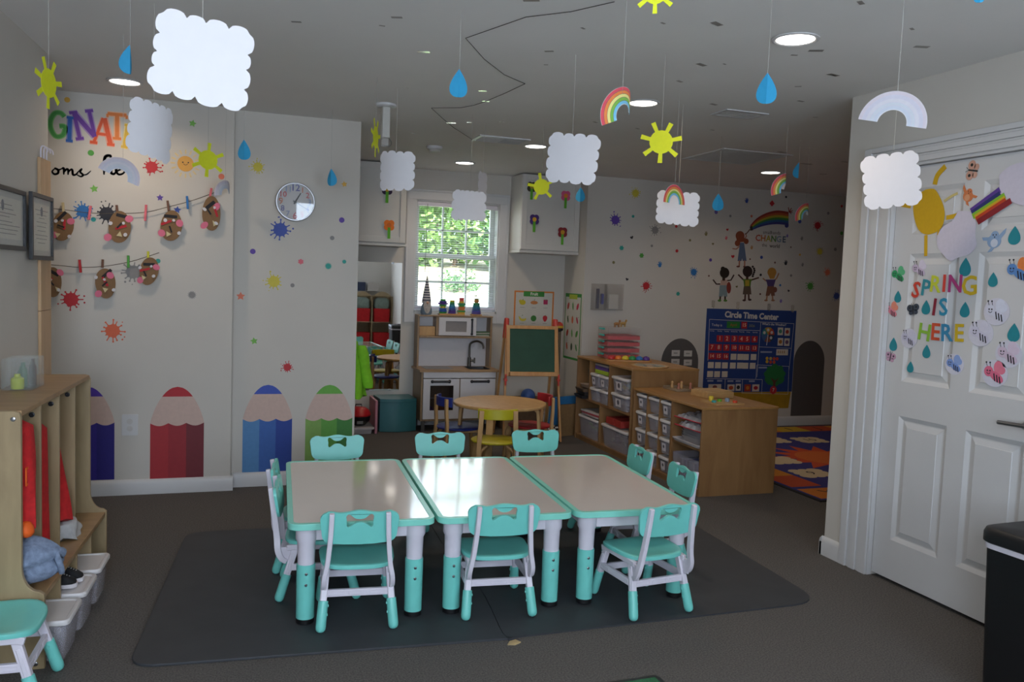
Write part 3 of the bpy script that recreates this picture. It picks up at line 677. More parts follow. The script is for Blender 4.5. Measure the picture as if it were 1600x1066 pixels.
for x, z in ((.205, .885), (.03, .885), (.27, .235), (.27, .02), (.03, .02)): m.lathe([(.008, 0), (.008, .002), (.003, .004), (.0005, .0035)], n=12, T=Matrix.Translation((x, 0, z)) @ Matrix.Rotation(PI/2, 4, 'X'))
m.build('bolts', STEEL, cub)
RED = mat('red_fabric', '#c41f22', rough=.85, var=.14, scale=40, bump=.25); ORANGE = mat('orange_trim', '#f0641a', rough=.7, var=.08)
GREYF = mat('pale_grey_fabric', '#b9b9ba', rough=.9, var=.12, scale=40, bump=.3)
def garment(name, mt, h, w0, w1, d0, d1, seed, n=26, k=12, flare=1.0):
    """cloth hanging from a hook: folded rings from the top down"""
    R = random.Random(seed); ph = [R.uniform(0, 6) for _ in range(4)]; rings = []
    for j in range(k+1):
        t = j/k; w_ = w0+(w1-w0)*t**flare; d_ = d0+(d1-d0)*t**.8; e = .25 if j == 0 else 1
        ring = []
        for i in range(n):
            a = 2*PI*i/n; f = 1+.13*math.sin(5*a+ph[0]+t*1.5)*t+.09*math.sin(9*a+ph[1]-t*2)*t+.04*math.sin(3*a+ph[2]+6*t)
            ring.append((d_*e*f*math.cos(a), w_*e*f*math.sin(a), -h*t+.012*math.sin(4*a+ph[3])*t))
        rings.append(ring)
    return MB().rings(rings[::-1])
for (x, y, z, h, w0, w1, d1, sd_, lb) in ((.165, .115, .872, .40, .085, .094, .075, 1, 'red jacket hanging in the first, nearest compartment of the cubby'),
                                   (.16, .39, .82, .52, .09, .06, .055, 2, 'red garment hanging in the second compartment of the cubby'),
                                   (.135, .675, .83, .485, .035, .098, .092, 3, 'red garment widening downwards in the third compartment of the cubby')):
    e = empty('hanging_garment', cp(x, y, z), CRZ, lb, 'garment', 'red garments in the cubby')
    garment('body', RED, h, w0, w1, (.068, .045, .025)[sd_-1], d1, sd_).build('garment_body', RED, e, smooth=60)
    MB().tube([(0, 0, -.01), (-.01, 0, .02), (-.02, 0, .005)], .004, 6).build('hanging_loop', RED, e)
    if sd_ == 1: MB().plate(rect(-.02, .02, -.035, .03), .004, frame(u=(0, 1, 0), v=(0, 0, 1), w=(1, 0, 0)), [rect(-.013, .013, -.028, .023)], w0=.0).build('orange_trim', ORANGE, e, loc=(.060, -.035, -.20))
e = tag(garment('b', GREYF, .07, .09, .11, .07, .09, 9).build('folded_cloth', GREYF, loc=cp(.175, .69, .337), rz=CRZ, smooth=60), 'pale grey cloth on the bench under the red garment in the third compartment', 'cloth')
m = MB(); m.rings([[(.030*math.cos(a)*s, .030*math.sin(a)*s, z*.6) for a in (2*PI*i/20 for i in range(20))] for z, s in ((0, .2), (.008, .8), (.03, 1), (.05, .98), (.07, .7), (.078, .2))])
tag(m.build('orange_pouch', ORANGE, loc=cp(.205, .062, .475), rot=(0, math.radians(70), 0), smooth=60), 'round orange pouch above the rolled blanket in the first compartment', 'pouch')
# rolled blue grey blanket
BLK = mat('blue_grey_fleece', '#7d8ba3', rough=.95, var=.22, scale=55, bump=.6)
R = random.Random(8); rings = []
for j in range(25):
    t = j/24; x = -.115+.245*t; e = math.sin(PI*min(max(t, .0), 1))**.35 if 0 < t < 1 else .05
    rings.append([(x+.012*math.sin(3*a+2*t), e*(.088+.008*math.sin(4*a+5*t)+.006*math.sin(9*a+9*t))*math.cos(a), .086+e*(.082+.008*math.sin(3*a+4*t)+.005*math.sin(8*a-7*t))*math.sin(a)) for a in (2*PI*i/32 for i in range(32))])
b = empty('rolled_blanket', cp(.19, .125, BZ), CRZ+math.radians(6), 'blue grey rolled blanket on the cubby bench in the nearest compartment', 'blanket')
MB().rings(rings).build('roll', BLK, b, smooth=70)
sp = [(.128+.008*math.sin(2*t), .0 + (.016+.0085*t)*math.cos(t), .086+(.016+.0085*t)*math.sin(t)) for t in (i*.35 for i in range(13))]
MB().tube(sp, .011, 7).build('spiral_fold', BLK, b, smooth=70)
# ---- lidded storage bins
BINP = clear('bin_plastic', '#cbc6ce', .36, .22); LIDP = plastic('lid', '#d8d3d2', .35)
def storage_bin(name, loc, rz, w, d, h, label, group, content, card=True, lidm=None, cat='bin', seed=0, alpha=None):
    """lidded bin: width w along local x, depth d along local y (front is -y), height h with lid"""
    e = empty(name, loc, rz, label, cat, group); hw, hd = w/2, d/2; z1 = h-.014
    def rr_(s, z, r=.02): return [(x, y, z) for x, y in rrect(-hw*s, hw*s, -hd*s, hd*s, min(r, hw*s*.5), 3)]
    MB().rings([rr_(.84, .001), rr_(.95, z1), rr_(.925, z1), rr_(.82, .006)], cap=False).add(rr_(.84, .001), [tuple(range(len(rr_(.84, .001))))[::-1]]).build('bin_body', BINP, e, smooth=40)
    MB().rings([rr_(.975, z1-.010, .022), rr_(.995, z1-.008, .022), rr_(1.0, z1+.004, .022), rr_(.97, z1+.010, .022), rr_(.90, z1+.010, .022), rr_(.87, z1+.005, .022), rr_(.2, z1+.005)]).build('bin_lid', lidm or LIDP, e, smooth=40)
    if card:
        T = frame((0, -hd*.935, h*.45), (1, 0, 0), (0, -.08, 1), (0, -1, 0))
        m = MB(); m.plate(rect(-w*.16, w*.16, -h*.24, h*.24), .0012, T, w0=.003); R2 = random.Random(seed)
        m.plate(circ(w*.07, 10, 0, .004), .0006, T, m=1, w0=.0042)
        m.build('label_card', [paper('card', '#d5cfd4'), paper('ink', '#55525c')], e, smooth=0)
    if content:
        R2 = random.Random(seed+50); m = MB(); cols = content[1]
        for i in range(34):
            s = R2.uniform(.012, .024)
            T = Matrix.Translation((R2.uniform(-1, 1)*(hw*.72-.025), R2.uniform(-1, 1)*(hd*.74-.03), .03+R2.random()*(h*.66-.03))) @ Matrix.Rotation(R2.uniform(0, 3), 4, Vector((R2.random(), R2.random(), R2.random()+.1)))
            if i % 3: m.box(-s, s, -s*.6, s*.6, -s*.5, s*.5, R2.randrange(len(cols)), T)
            else: m.ball((0, 0, 0), s*.8, R2.randrange(len(cols)), 8, 5, T)
        o = m.build('toy_pieces', [plastic('toy_'+c[1:], c, .4) for c in cols], loc=loc, rz=rz); tag(o, content[0], 'toys', None, 'stuff')
    return e
frz = CRZ+PI/2                                     # front (-y local) looks into the room (+x of the cubby)
for i, (yy, lab, cc) in enumerate(((.148, 'white lidded clear storage bin under the cubby bench in the nearest compartment', ('grey and tan odds and ends inside the nearest bin under the cubby bench', ('#8f8c8a', '#b59d86', '#55555c', '#d6d2d0'))),
                                 (.412, 'white lidded clear storage bin under the bench with black sneakers standing on it', ('blue and green folded things inside the cubby bin below the sneakers', ('#4f5f8a', '#5d8a78', '#9aa3b0'))),
                                 (.676, 'white lidded clear storage bin under the bench in the third compartment', ('pink and pale things inside the third bin under the cubby bench', ('#c98a94', '#cfc8c6', '#9aa3b0'))))):
    storage_bin('storage_bin', cp(.225, yy, .0), frz, .225, .285, .158, lab, 'bins under the cubby bench', cc, False, seed=i)
# ---- pair of sneakers on the middle bin
SOLE = plastic('sole_white', '#d8d2d6', .5); SHOEB = mat('black_shoe_cloth', '#17171a', rough=.8, var=.15, scale=90, bump=.2)
def sneaker(loc, rz, label):
    e = empty('sneaker', loc, rz, label, 'shoe', 'black sneakers on the cubby bin')
    L = [(-.062, .020), (-.045, .025), (-.01, .023), (.03, .029), (.052, .026), (.066, .012)]
    def outl(s, dz=0): return [(x, w*s, dz) for x, w in L]+[(x, -w*s, dz) for x, w in reversed(L)]
    MB().rings([outl(.95), outl(1.05, .006), outl(1.0, .017)]).build('sole', SOLE, e, bevel=.002, smooth=50)
    def up(z, x0, x1, s): return [(x0+(x-L[0][0])/(L[-1][0]-L[0][0])*(x1-x0), w*s, z+max(0, -x)*.12) for x, w in L]+[(x0+(x-L[0][0])/(L[-1][0]-L[0][0])*(x1-x0), -w*s, z+max(0, -x)*.12) for x, w in reversed(L)]
    MB().rings([up(.016, -.06, .063, .95), up(.028, -.060, .060, .93), up(.040, -.060, .045, .8), up(.052, -.058, .02, .66), up(.058, -.056, .008, .55), up(.045, -.05, .0, .42)]).build('upper', SHOEB, e, smooth=60)
    m = MB()
    for i in range(4): m.tube([(.008+.009*i, -.012, .053-.0045*i), (.011+.009*i, 0, .057-.0045*i), (.008+.009*i, .012, .053-.0045*i)], .0022, 6)
    m.build('laces', GREYF, e)
    MB().ball((-.054, 0, .055), .011, n=8, k=6, s3=(.5, 1, 1.2)).build('heel_tab', SHOEB, e)
sneaker(cp(.255, .375, .155), CRZ+math.radians(4), 'black child sneaker with white sole on the bin lid, the nearer one of the pair')
sneaker(cp(.265, .445, .155), CRZ-math.radians(4), 'black child sneaker with white sole on the bin lid, the farther one of the pair')
# ---- clear caddy on the cubby top
CLP = clear('clear_acrylic', '#cdd4d0', .09, .06)
e = empty('acrylic_caddy', cp(.075, .60, TZc), CRZ, 'clear acrylic caddy with green and yellow items on top of the cubby', 'caddy')
m = MB(); m.box(-.055, .055, -.085, .085, 0, .003)
for q in ((-.055, -.053, -.085, .085), (.053, .055, -.085, .085), (-.053, .053, -.085, -.083), (-.053, .053, .083, .085), (-.053, .053, -.03, -.028), (-.053, .053, .03, .032)): m.box(*q, .003, .125)
m.build('caddy_walls', CLP, e, smooth=0)
GL = plastic('bottle_green', '#2f6a3c', .3); YL = plastic('lime', '#a9b52a', .4)
def caddy_thing(x, y, mt, r, h, lab, nm):
    p = cp(.075+x, .60+y, TZc+.0035); tag(MB().lathe([(r*.9, 0), (r, .004), (r, h*.7), (r*.5, h*.82), (r*.45, h), (.0005, h)], n=14).build(nm, mt, loc=p), lab, 'craft supply')
caddy_thing(-.005, -.057, YL, .024, .06, 'lime yellow tub inside the nearest pocket of the acrylic caddy', 'paint_tub')
caddy_thing(.0, .0, GL, .016, .10, 'dark green bottle in the middle pocket of the acrylic caddy', 'bottle')
caddy_thing(.02, .058, plastic('red_brown', '#7d3a30'), .014, .11, 'reddish brown bottle in the far pocket of the acrylic caddy', 'bottle')
caddy_thing(-.022, .06, GL, .014, .08, 'short green bottle in the far pocket of the acrylic caddy', 'bottle')
# ---- pine board at the end of the left wall
def onwl(px, py):
    d = ray(px, py); t = (-.845-.06*4.65-CAM.x)/(d.x-.06*d.y); return CAM+d*t
WRZ = -.06
e = empty('wall_board', (wl(4.56), 4.56, 0), WRZ, 'tall narrow pine board at the end of the left wall with white hooks on top', 'board')
for z0_, z1_ in ((.0, 1.19), (1.192, 1.53), (1.532, 1.915)): MB().box(.0, .014, -.095, .085, z0_, z1_).build('plank', wood('pine_board', '#b08c62', '#c6a27a', 3, (5, 5, 1)), e, bevel=.002, smooth=0)
m = MB()
for y in (-.06, -.01, .04): m.tube(smooth_path([(.007, y, 1.915), (.007, y, 1.96), (.016, y+.004, 1.972), (.03, y+.004, 1.962), (.034, y+.004, 1.945)], 4), .0035, 7)
m.build('white_hooks', WHITEP, e)
FRM = mat('black_frame_wood', '#232326', rough=.4, var=.05)
def certificate(yc, zc, w, h, off, label, seed, tilt=0):
    e = empty('framed_certificate', (wl(yc)+off, yc, zc), 0, label, 'framed certificate'); e.rotation_euler = (0, 0, PI/2+WRZ)
    MB().plate(rect(-w/2, w/2, -h/2, h/2), .016, XZ, [rect(-w/2+.02, w/2-.02, -h/2+.02, h/2-.02)]).build('frame', FRM, e, bevel=.002, smooth=0)
    MB().plate(rect(-w/2+.018, w/2-.018, -h/2+.018, h/2-.018), .006, XZ).build('mat_board', paper('board', '#bdbab2'), e, smooth=0)
    m = MB(); R = random.Random(seed); cw, chh = w/2-.045, h/2-.045
    m.plate(rect(-cw, cw, -chh, chh), .0008, XZ, w0=.0062)
    z = chh-.03; 
    while z > -chh+.02:
        L = R.uniform(.35, .9)*cw; m.plate(rect(-L, L, z-.0016, z+.0016), .0004, XZ, w0=.0071, m=1); z -= R.uniform(.013, .022)
    m.plate(circ(.018, 18, 0, chh-.035, sy=1.25), .0004, XZ, w0=.0076, m=2)
    m.build('certificate', [paper('certificate', '#cfcabd'), paper('faint_ink', '#8f8b86'), paper('seal', '#77757a')], e, smooth=0)
    MB().plate(rect(-w/2+.02, w/2-.02, -h/2+.02, h/2-.02), .001, XZ, w0=.011).build('glass', clear('frame_glass', '#dfe6ea', .06, .03), e, smooth=0)
certificate(3.93, 1.60, .60, .262, .001, 'black framed certificate at the left edge of the photo, the wider one', 3)
certificate(4.435, 1.585, .36, .305, .0175, 'black framed certificate overlapping the pine board, the right one of two', 6)
# ================================================================ paper shapes hanging from the ceiling
STRING = clear('nylon_string', '#d8d4cc', .55, .2)
PWHITE = mat('white_card', '#dedbde', rough=.8, var=.01); PYEL = paper('sun_yellow', '#d7dc1c'); PBLUE = paper('drop_blue', '#2f9fcf')
RB = [paper('rb_'+n, c) for n, c in (('red', '#e0515f'), ('orange', '#ee8a45'), ('yellow', '#efe38a'), ('green', '#86bd4d'), ('blue', '#7cc4e4'))]
RLINE = paper('rb_line', '#6a5f66'); RPALE = [paper('rbp_'+str(i), c) for i, c in enumerate(('#cfc4cb', '#c9c5d0', '#d0ccd2', '#c8cbd2', '#c4c9d4'))]
def hang(o, top, label, cat, group):
    """label the ornament and give it the string it hangs by, up to the ceiling"""
    tag(o, label, cat, group); L = H-o.location.z-top
    MB().tube([(0, 0, top-.012), (.001, 0, top+L*.5), (0, 0, top+L)], .0007, 5).build('hanging_string', STRING, o)
    return o
def face(p, tw): return -math.atan2(p.x, p.y)+math.radians(tw)
def T_roll(mb, deg): 
    c, s = math.cos(math.radians(deg)), math.sin(math.radians(deg)); mb.v = [(c*x-s*z, y, s*x+c*z) for x, y, z in mb.v]; return mb
def paper_cloud(px, py, dep, w, h, tw, roll, seed, label, curl=0, nx=4, ny=4):
    p = at(px, py, dep); m = MB().plate(cloud(w, h, nx, ny, seed), .0008, XZ); T_roll(m, roll)
    if curl: m.bend(curl)
    hang(m.build('paper_cloud', PWHITE, loc=p, rz=face(p, tw), smooth=30), h*.47, label, 'cloud ornament', 'hanging paper clouds')
def paper_sun(px, py, dep, r, tw, roll, label, rays=7):
    p = at(px, py, dep); m = MB().plate(circ(r*.56, 28), .0008, XZ)
    for i in range(rays):
        a = 2*PI*i/rays; L = [(r*.5, -.055*r*1.6), (r, -.07*r*1.6), (r, .07*r*1.6), (r*.5, .055*r*1.6)]
        m.plate(rot2(L, math.degrees(a)), .0007, XZ, w0=-.0004)
    T_roll(m, roll)
    hang(m.build('paper_sun', PYEL, loc=p, rz=face(p, tw), smooth=0), r*.55, label, 'sun ornament', 'hanging paper suns')
def paper_drop(px, py, dep, h, tw, label, fold=24, roll=0):
    p = at(px, py, dep); o = drop(h); m = MB()
    for s in (-1, 1):
        half = [q for q in o if q[0]*s >= -1e-6]
        if len(half) < 3: continue
        half = [(0, h*.5)]+sorted([q for q in half if abs(q[0]) > 1e-5], key=lambda q: -q[1])+[(0, -h*.5)]
        c, n = math.cos(math.radians(fold)), math.sin(math.radians(fold))
        m.plate(half, .0008, frame(u=(c, s*n, 0), v=(0, 0, 1), w=(s*n, -c, 0)))
    T_roll(m, roll)
    hang(m.build('paper_raindrop', PBLUE, loc=p, rz=face(p, tw), smooth=0), h*.49, label, 'raindrop ornament', 'hanging paper raindrops')
def paper_rainbow(px, py, dep, R_, tw, roll, label, white=False, curl=0):
    p = at(px, py, dep); m = MB(); r0 = R_*.44; st = (R_-r0)/5; cy = -R_*.55
    m.plate(arc(r0-.001, R_+.001, 0, 180, 26, 0, cy), .0005, XZ, w0=-.0003)
    F = frame(w=(0, -1, 0)); cols = RPALE if white else RB
    for i in range(5):
        a, b = R_-st*(i+1), R_-st*i
        m.plate(arc(a+.0012, b, 0, 180, 26, 0, cy), .0004, XZ, m=1+i, w0=.0003)
        if i < 4: m.plate(arc(a-.0006, a+.0012, 0, 180, 26, 0, cy), .0003, XZ, m=6, w0=.0003)
    T_roll(m, roll)
    if curl: m.bend(curl, 8)
    mats = [PWHITE]+cols+[paper('pale_line', '#cdc6d2') if white else RLINE]
    hang(m.build('paper_rainbow', mats, loc=p, rz=face(p, tw), smooth=30), R_*.45 if abs(roll) < 20 else R_*.35, label, 'rainbow ornament', 'hanging paper rainbows')
paper_cloud(316, 95, 2.05, .242, .215, 0, -6, 1, 'largest and brightest white paper cloud, hanging nearest the camera at upper left', 0, 4, 4)
paper_cloud(240, 204, 3.25, .235, .235, 42, -6, 2, 'white paper cloud turned partly away, below the biggest cloud', .28, 5, 4)
paper_cloud(618, 267, 4.55, .235, .225, -30, 0, 3, 'white paper cloud with a straight curled right edge, before the left wall cabinet', .25, 4, 4)
paper_cloud(734, 321, 5.2, .235, .195, 12, 0, 4, 'small white paper cloud hanging before the alcove window', .4, 6, 3)
paper_cloud(893, 249, 3.75, .25, .235, -14, -6, 5, 'white paper cloud before the right wall cabinet', .5, 4, 4)
paper_cloud(1059, 326, 4.7, .265, .195, 5, -3, 6, 'white paper cloud with a small rainbow hanging in front of it', 0, 5, 4)
paper_cloud(1393, 281, 3.55, .232, .24, 0, 8, 7, 'white paper cloud hanging before the white door', 0, 4, 4)
p = at(754, 291, 5.5); m = MB().plate(cloud(.2, .2, 4, 3, 9), .0008, XZ)
hang(m.build('paper_cloud', PWHITE, loc=p, rz=face(p, 72), smooth=30), .09, 'white paper cloud seen almost edge-on just above the small cloud at the window', 'cloud ornament', 'hanging paper clouds')
paper_sun(76, 130, 2.75, .084, 62, 10, 'yellow paper sun turned sideways beside the left wall', 7)
paper_sun(325, 250, 4.4, .090, 20, 25, 'yellow paper sun overlapping the smiling sun sticker', 6)
paper_sun(587, 215, 4.3, .100, 76, 12, 'yellow paper sun seen edge-on before the exit fixture', 7)
paper_sun(1033, 222, 3.7, .092, 5, 12, 'yellow paper sun with seven rays in the middle of the room, below the striped rainbow', 7)
paper_sun(846, 292, 5.4, .090, 0, 28, 'yellow paper sun before the flower cabinet', 5)
paper_sun(1024, -12, 2.0, .050, 0, 14, 'yellow paper sun cut off by the top edge of the photo', 7)
paper_drop(203, 93, 3.1, .108, 42, 'blue paper raindrop above the lit downlight at upper left', 40)
paper_drop(717, 130, 3.2, .107, 5, 'blue paper raindrop hanging alone before the zigzag twine')
paper_drop(1198, 138, 2.95, .108, 0, 'blue paper raindrop below the downlight nearest the white door')
paper_drop(381, 234, 4.5, .108, -8, 'blue paper raindrop at the corner between the two left walls', 30)
paper_drop(517, 277, 5.2, .108, -24, 'blue paper raindrop above and right of the wall clock', 34)
paper_drop(907, 304, 6.2, .108, 0, 'blue paper raindrop before the right edge of the flower cabinet')
paper_drop(1248, 266, 5.6, .108, 50, 'blue paper raindrop beside the thin rainbow near the downlight', 40)
paper_drop(1122, 316, 5.6, .115, 0, 'blue paper raindrop just right of the cloud with the rainbow')
paper_drop(1531, -8, 2.2, .04, 10, 'blue paper raindrop cut off by the top right edge of the photo')
paper_rainbow(972, 158, 2.95, .105, 48, 22, 'large five striped paper rainbow overlapping a lit downlight', False, .11)
paper_rainbow(1401, 166, 2.55, .098, -6, -12, 'pale back of a paper rainbow hanging before the door wall, at upper right', True)
paper_rainbow(192, 262, 3.7, .088, 8, -22, 'pale back of a paper rainbow below the turned away cloud', True)
paper_rainbow(352, 292, 5.1, .085, 52, 10, 'small pale back of a paper rainbow beside the oval paper craft at the corner', True, .12)
paper_rainbow(1054, 302, 4.45, .100, 56, 0, 'small striped paper rainbow in front of the white cloud', False)
paper_rainbow(1226, 284, 5.0, .105, 62, 18, 'narrow striped paper rainbow with a white flap, right of the far downlight', False, .06)
paper_rainbow(1259, 328, 5.9, .100, 56, 18, 'smallest striped paper rainbow before the rainbow mural', False, .10)
for px, py, q in ((845, 140, 3.6), ): pass
# ================================================================ stickers on the walls
COLS = {'red': '#b8252c', 'orange': '#d2603a', 'yellow': '#c9b93c', 'green': '#4f9a3e', 'teal': '#2c9a8c', 'blue': '#2b6fb0', 'navy': '#3a4fa0', 'purple': '#5b3f9a', 'pink': '#dd6a76',
        'grey': '#85817e', 'brown': '#6d4a3a', 'black': '#26232a', 'gold': '#d8a640', 'olive': '#7d7448', 'tan': '#b98a5a', 'violet': '#7a66b0', 'lime': '#74b04c', 'coral': '#e07a5c'}
def stk(c): return sticker_m(c, COLS.get(c, c))
PLANES = {'left': ('y', Y1), 'mid': ('y', Y2), 'circle': ('y', YC), 'door': ('x', XD+.0275), 'ret': ('x', XR), 'win': ('y', YW)}
def onp(plane, px, py):
    k, v = PLANES[plane]; return ony(px, py, v-.0008) if k == 'y' else onx(px, py, v-.0008)
def psize(p): return depth(p)/FPX
def put(plane, px, py, mb, name, mats, label, cat, group=None, smooth=0):
    p = onp(plane, px, py); return tag(mb.build(name, mats, loc=p, rz=0 if PLANES[plane][0] == 'y' else -PI/2, smooth=smooth), label, cat, group)
def decal(plane, kind, px, py, rpx, col, label, seed=0, group=None):
    p = onp(plane, px, py); r = rpx*psize(p); m = MB(); R = random.Random(seed+int(px)); t = .0008; cat = 'wall sticker'
    if kind == 'dot': m.plate(circ(r, 20), t); nm = 'dot_sticker'
    elif kind == 'star': m.plate(rot2(star(r, .5), R.uniform(-15, 15)), t); nm = 'star_sticker'
    elif kind == 'heart': m.plate(rot2(heart(r), R.uniform(-25, 25)), t); nm = 'heart_sticker'
    elif kind == 'splat':
        m.plate(splat(r, seed+int(px*7+py), R.choice((11, 12, 13, 14)), .56), t); nm = 'splat_sticker'
        for _ in range(3):
            a = R.uniform(0, 6.28); m.plate(circ(r*R.uniform(.05, .1), 10, r*1.08*math.cos(a), r*1.08*math.sin(a)), t)
    elif kind == 'blob':
        o = []
        for i in range(32):
            a = 2*PI*i/32; q = r*(.86+.14*math.sin(6*a+seed)+.06*math.sin(11*a)); o.append((q*math.cos(a), q*math.sin(a)))
        m.plate(o, t); nm = 'splat_sticker'
    elif kind == 'burst': m.plate(star(r, .62, 15), t); nm = 'splat_sticker'
    elif kind == 'hand':
        m.plate(circ(r*.5, 16, 0, -r*.25, sy=1.05), t); nm = 'handprint_sticker'
        for a, L in ((38, .62), (64, .82), (88, .92), (112, .84), (158, .6)):
            m.plate(rot2(rrect(r*.4, r*(L+.25), -r*.11, r*.11, r*.1, 3), a, 0, -r*.25), t, w0=.0001)
    elif kind == 'diamond': m.plate([(0, r), (r, 0), (0, -r), (-r, 0)], t); nm = 'diamond_sticker'
    mats = [stk(col)]
    return put(plane, px, py, m, nm, mats, label, cat, group or {'left': 'stickers on the imagination wall', 'mid': 'stickers on the clock wall', 'circle': 'stickers on the circle time wall'}.get(plane))
# --- imagination wall (left)
for k, px, py, r, c, l in (
    ('dot', 105, 156, 4.2, 'gold', 'mustard dot sticker near the top of the imagination wall'), ('dot', 142, 239, 4.5, 'green', 'green dot sticker between the two rows of wall lettering'),
    ('dot', 346, 276, 4.5, 'coral', 'coral dot sticker at the right of the smiling sun'), ('dot', 247, 408, 3.6, 'teal', 'teal dot sticker right of the lower clothesline end'),
    ('dot', 146, 343, 3.6, 'teal', 'teal dot sticker on the upper clothesline beside the black splat'),
    ('splat', 237, 261, 15, 'red', 'red splat sticker below the turned away cloud on the imagination wall'), ('star', 301, 193, 6, 'lime', 'green star sticker above the smiling sun'),
    ('star', 147, 295, 6.5, 'lime', 'green star sticker above the upper clothesline'), ('star', 250, 309, 5.5, 'purple', 'purple star sticker above the upper clothesline'),
    ('star', 277, 328, 6, 'navy', 'blue star sticker on the upper clothesline'), ('splat', 130, 330, 16, 'blue', 'bright blue splat sticker on the upper clothesline'),
    ('splat', 167, 334, 18, 'black', 'black splat sticker left of the second oval paper craft'), ('splat', 208, 425, 18, 'grey', 'large grey splat sticker on the lower clothesline'),
    ('burst', 300, 461, 7, 'grey', 'small grey splat sticker low on the imagination wall'), ('splat', 111, 468, 18, 'red', 'dark red splat sticker below the lower clothesline'),
    ('splat', 176, 517, 18, 'orange', 'orange red splat sticker, lowest on the imagination wall')):
    decal('left', k, px, py, r, c, l, 3)
# --- clock wall (middle)
for k, px, py, r, c, l in (
    ('splat', 403, 261, 12, 'yellow', 'yellow splat sticker under the blue raindrop by the corner'), ('star', 538, 288, 5, 'gold', 'small gold star sticker right of the clock'),
    ('splat', 438, 359, 18, 'navy', 'indigo splat sticker just below the clock'), ('dot', 395, 393, 4.2, 'purple', 'violet dot sticker left below the clock'),
    ('dot', 534, 344, 4.2, 'purple', 'purple dot sticker near the right edge of the clock wall'), ('dot', 519, 372, 3.4, 'grey', 'grey dot sticker near the right edge of the clock wall'),
    ('blob', 470, 409, 4.6, 'pink', 'pink blot sticker in the middle of the clock wall'), ('burst', 513, 416, 6, 'teal', 'green blot sticker right of the pink blot'),
    ('dot', 538, 409, 3, 'teal', 'teal dot sticker at the right edge of the clock wall'), ('splat', 428, 440, 15, 'yellow', 'yellow splat sticker in the middle of the clock wall'),
    ('dot', 457, 446, 3.2, 'grey', 'grey dot sticker beside the middle yellow splat'), ('star', 376, 463, 7, 'coral', 'orange star sticker beside the wall corner'),
    ('star', 397, 533, 6, 'lime', 'pale green star sticker low on the clock wall'), ('splat', 449, 574, 10, 'red', 'red splat sticker between the blue and green pencil stickers')):
    decal('mid', k, px, py, r, c, l, 5)
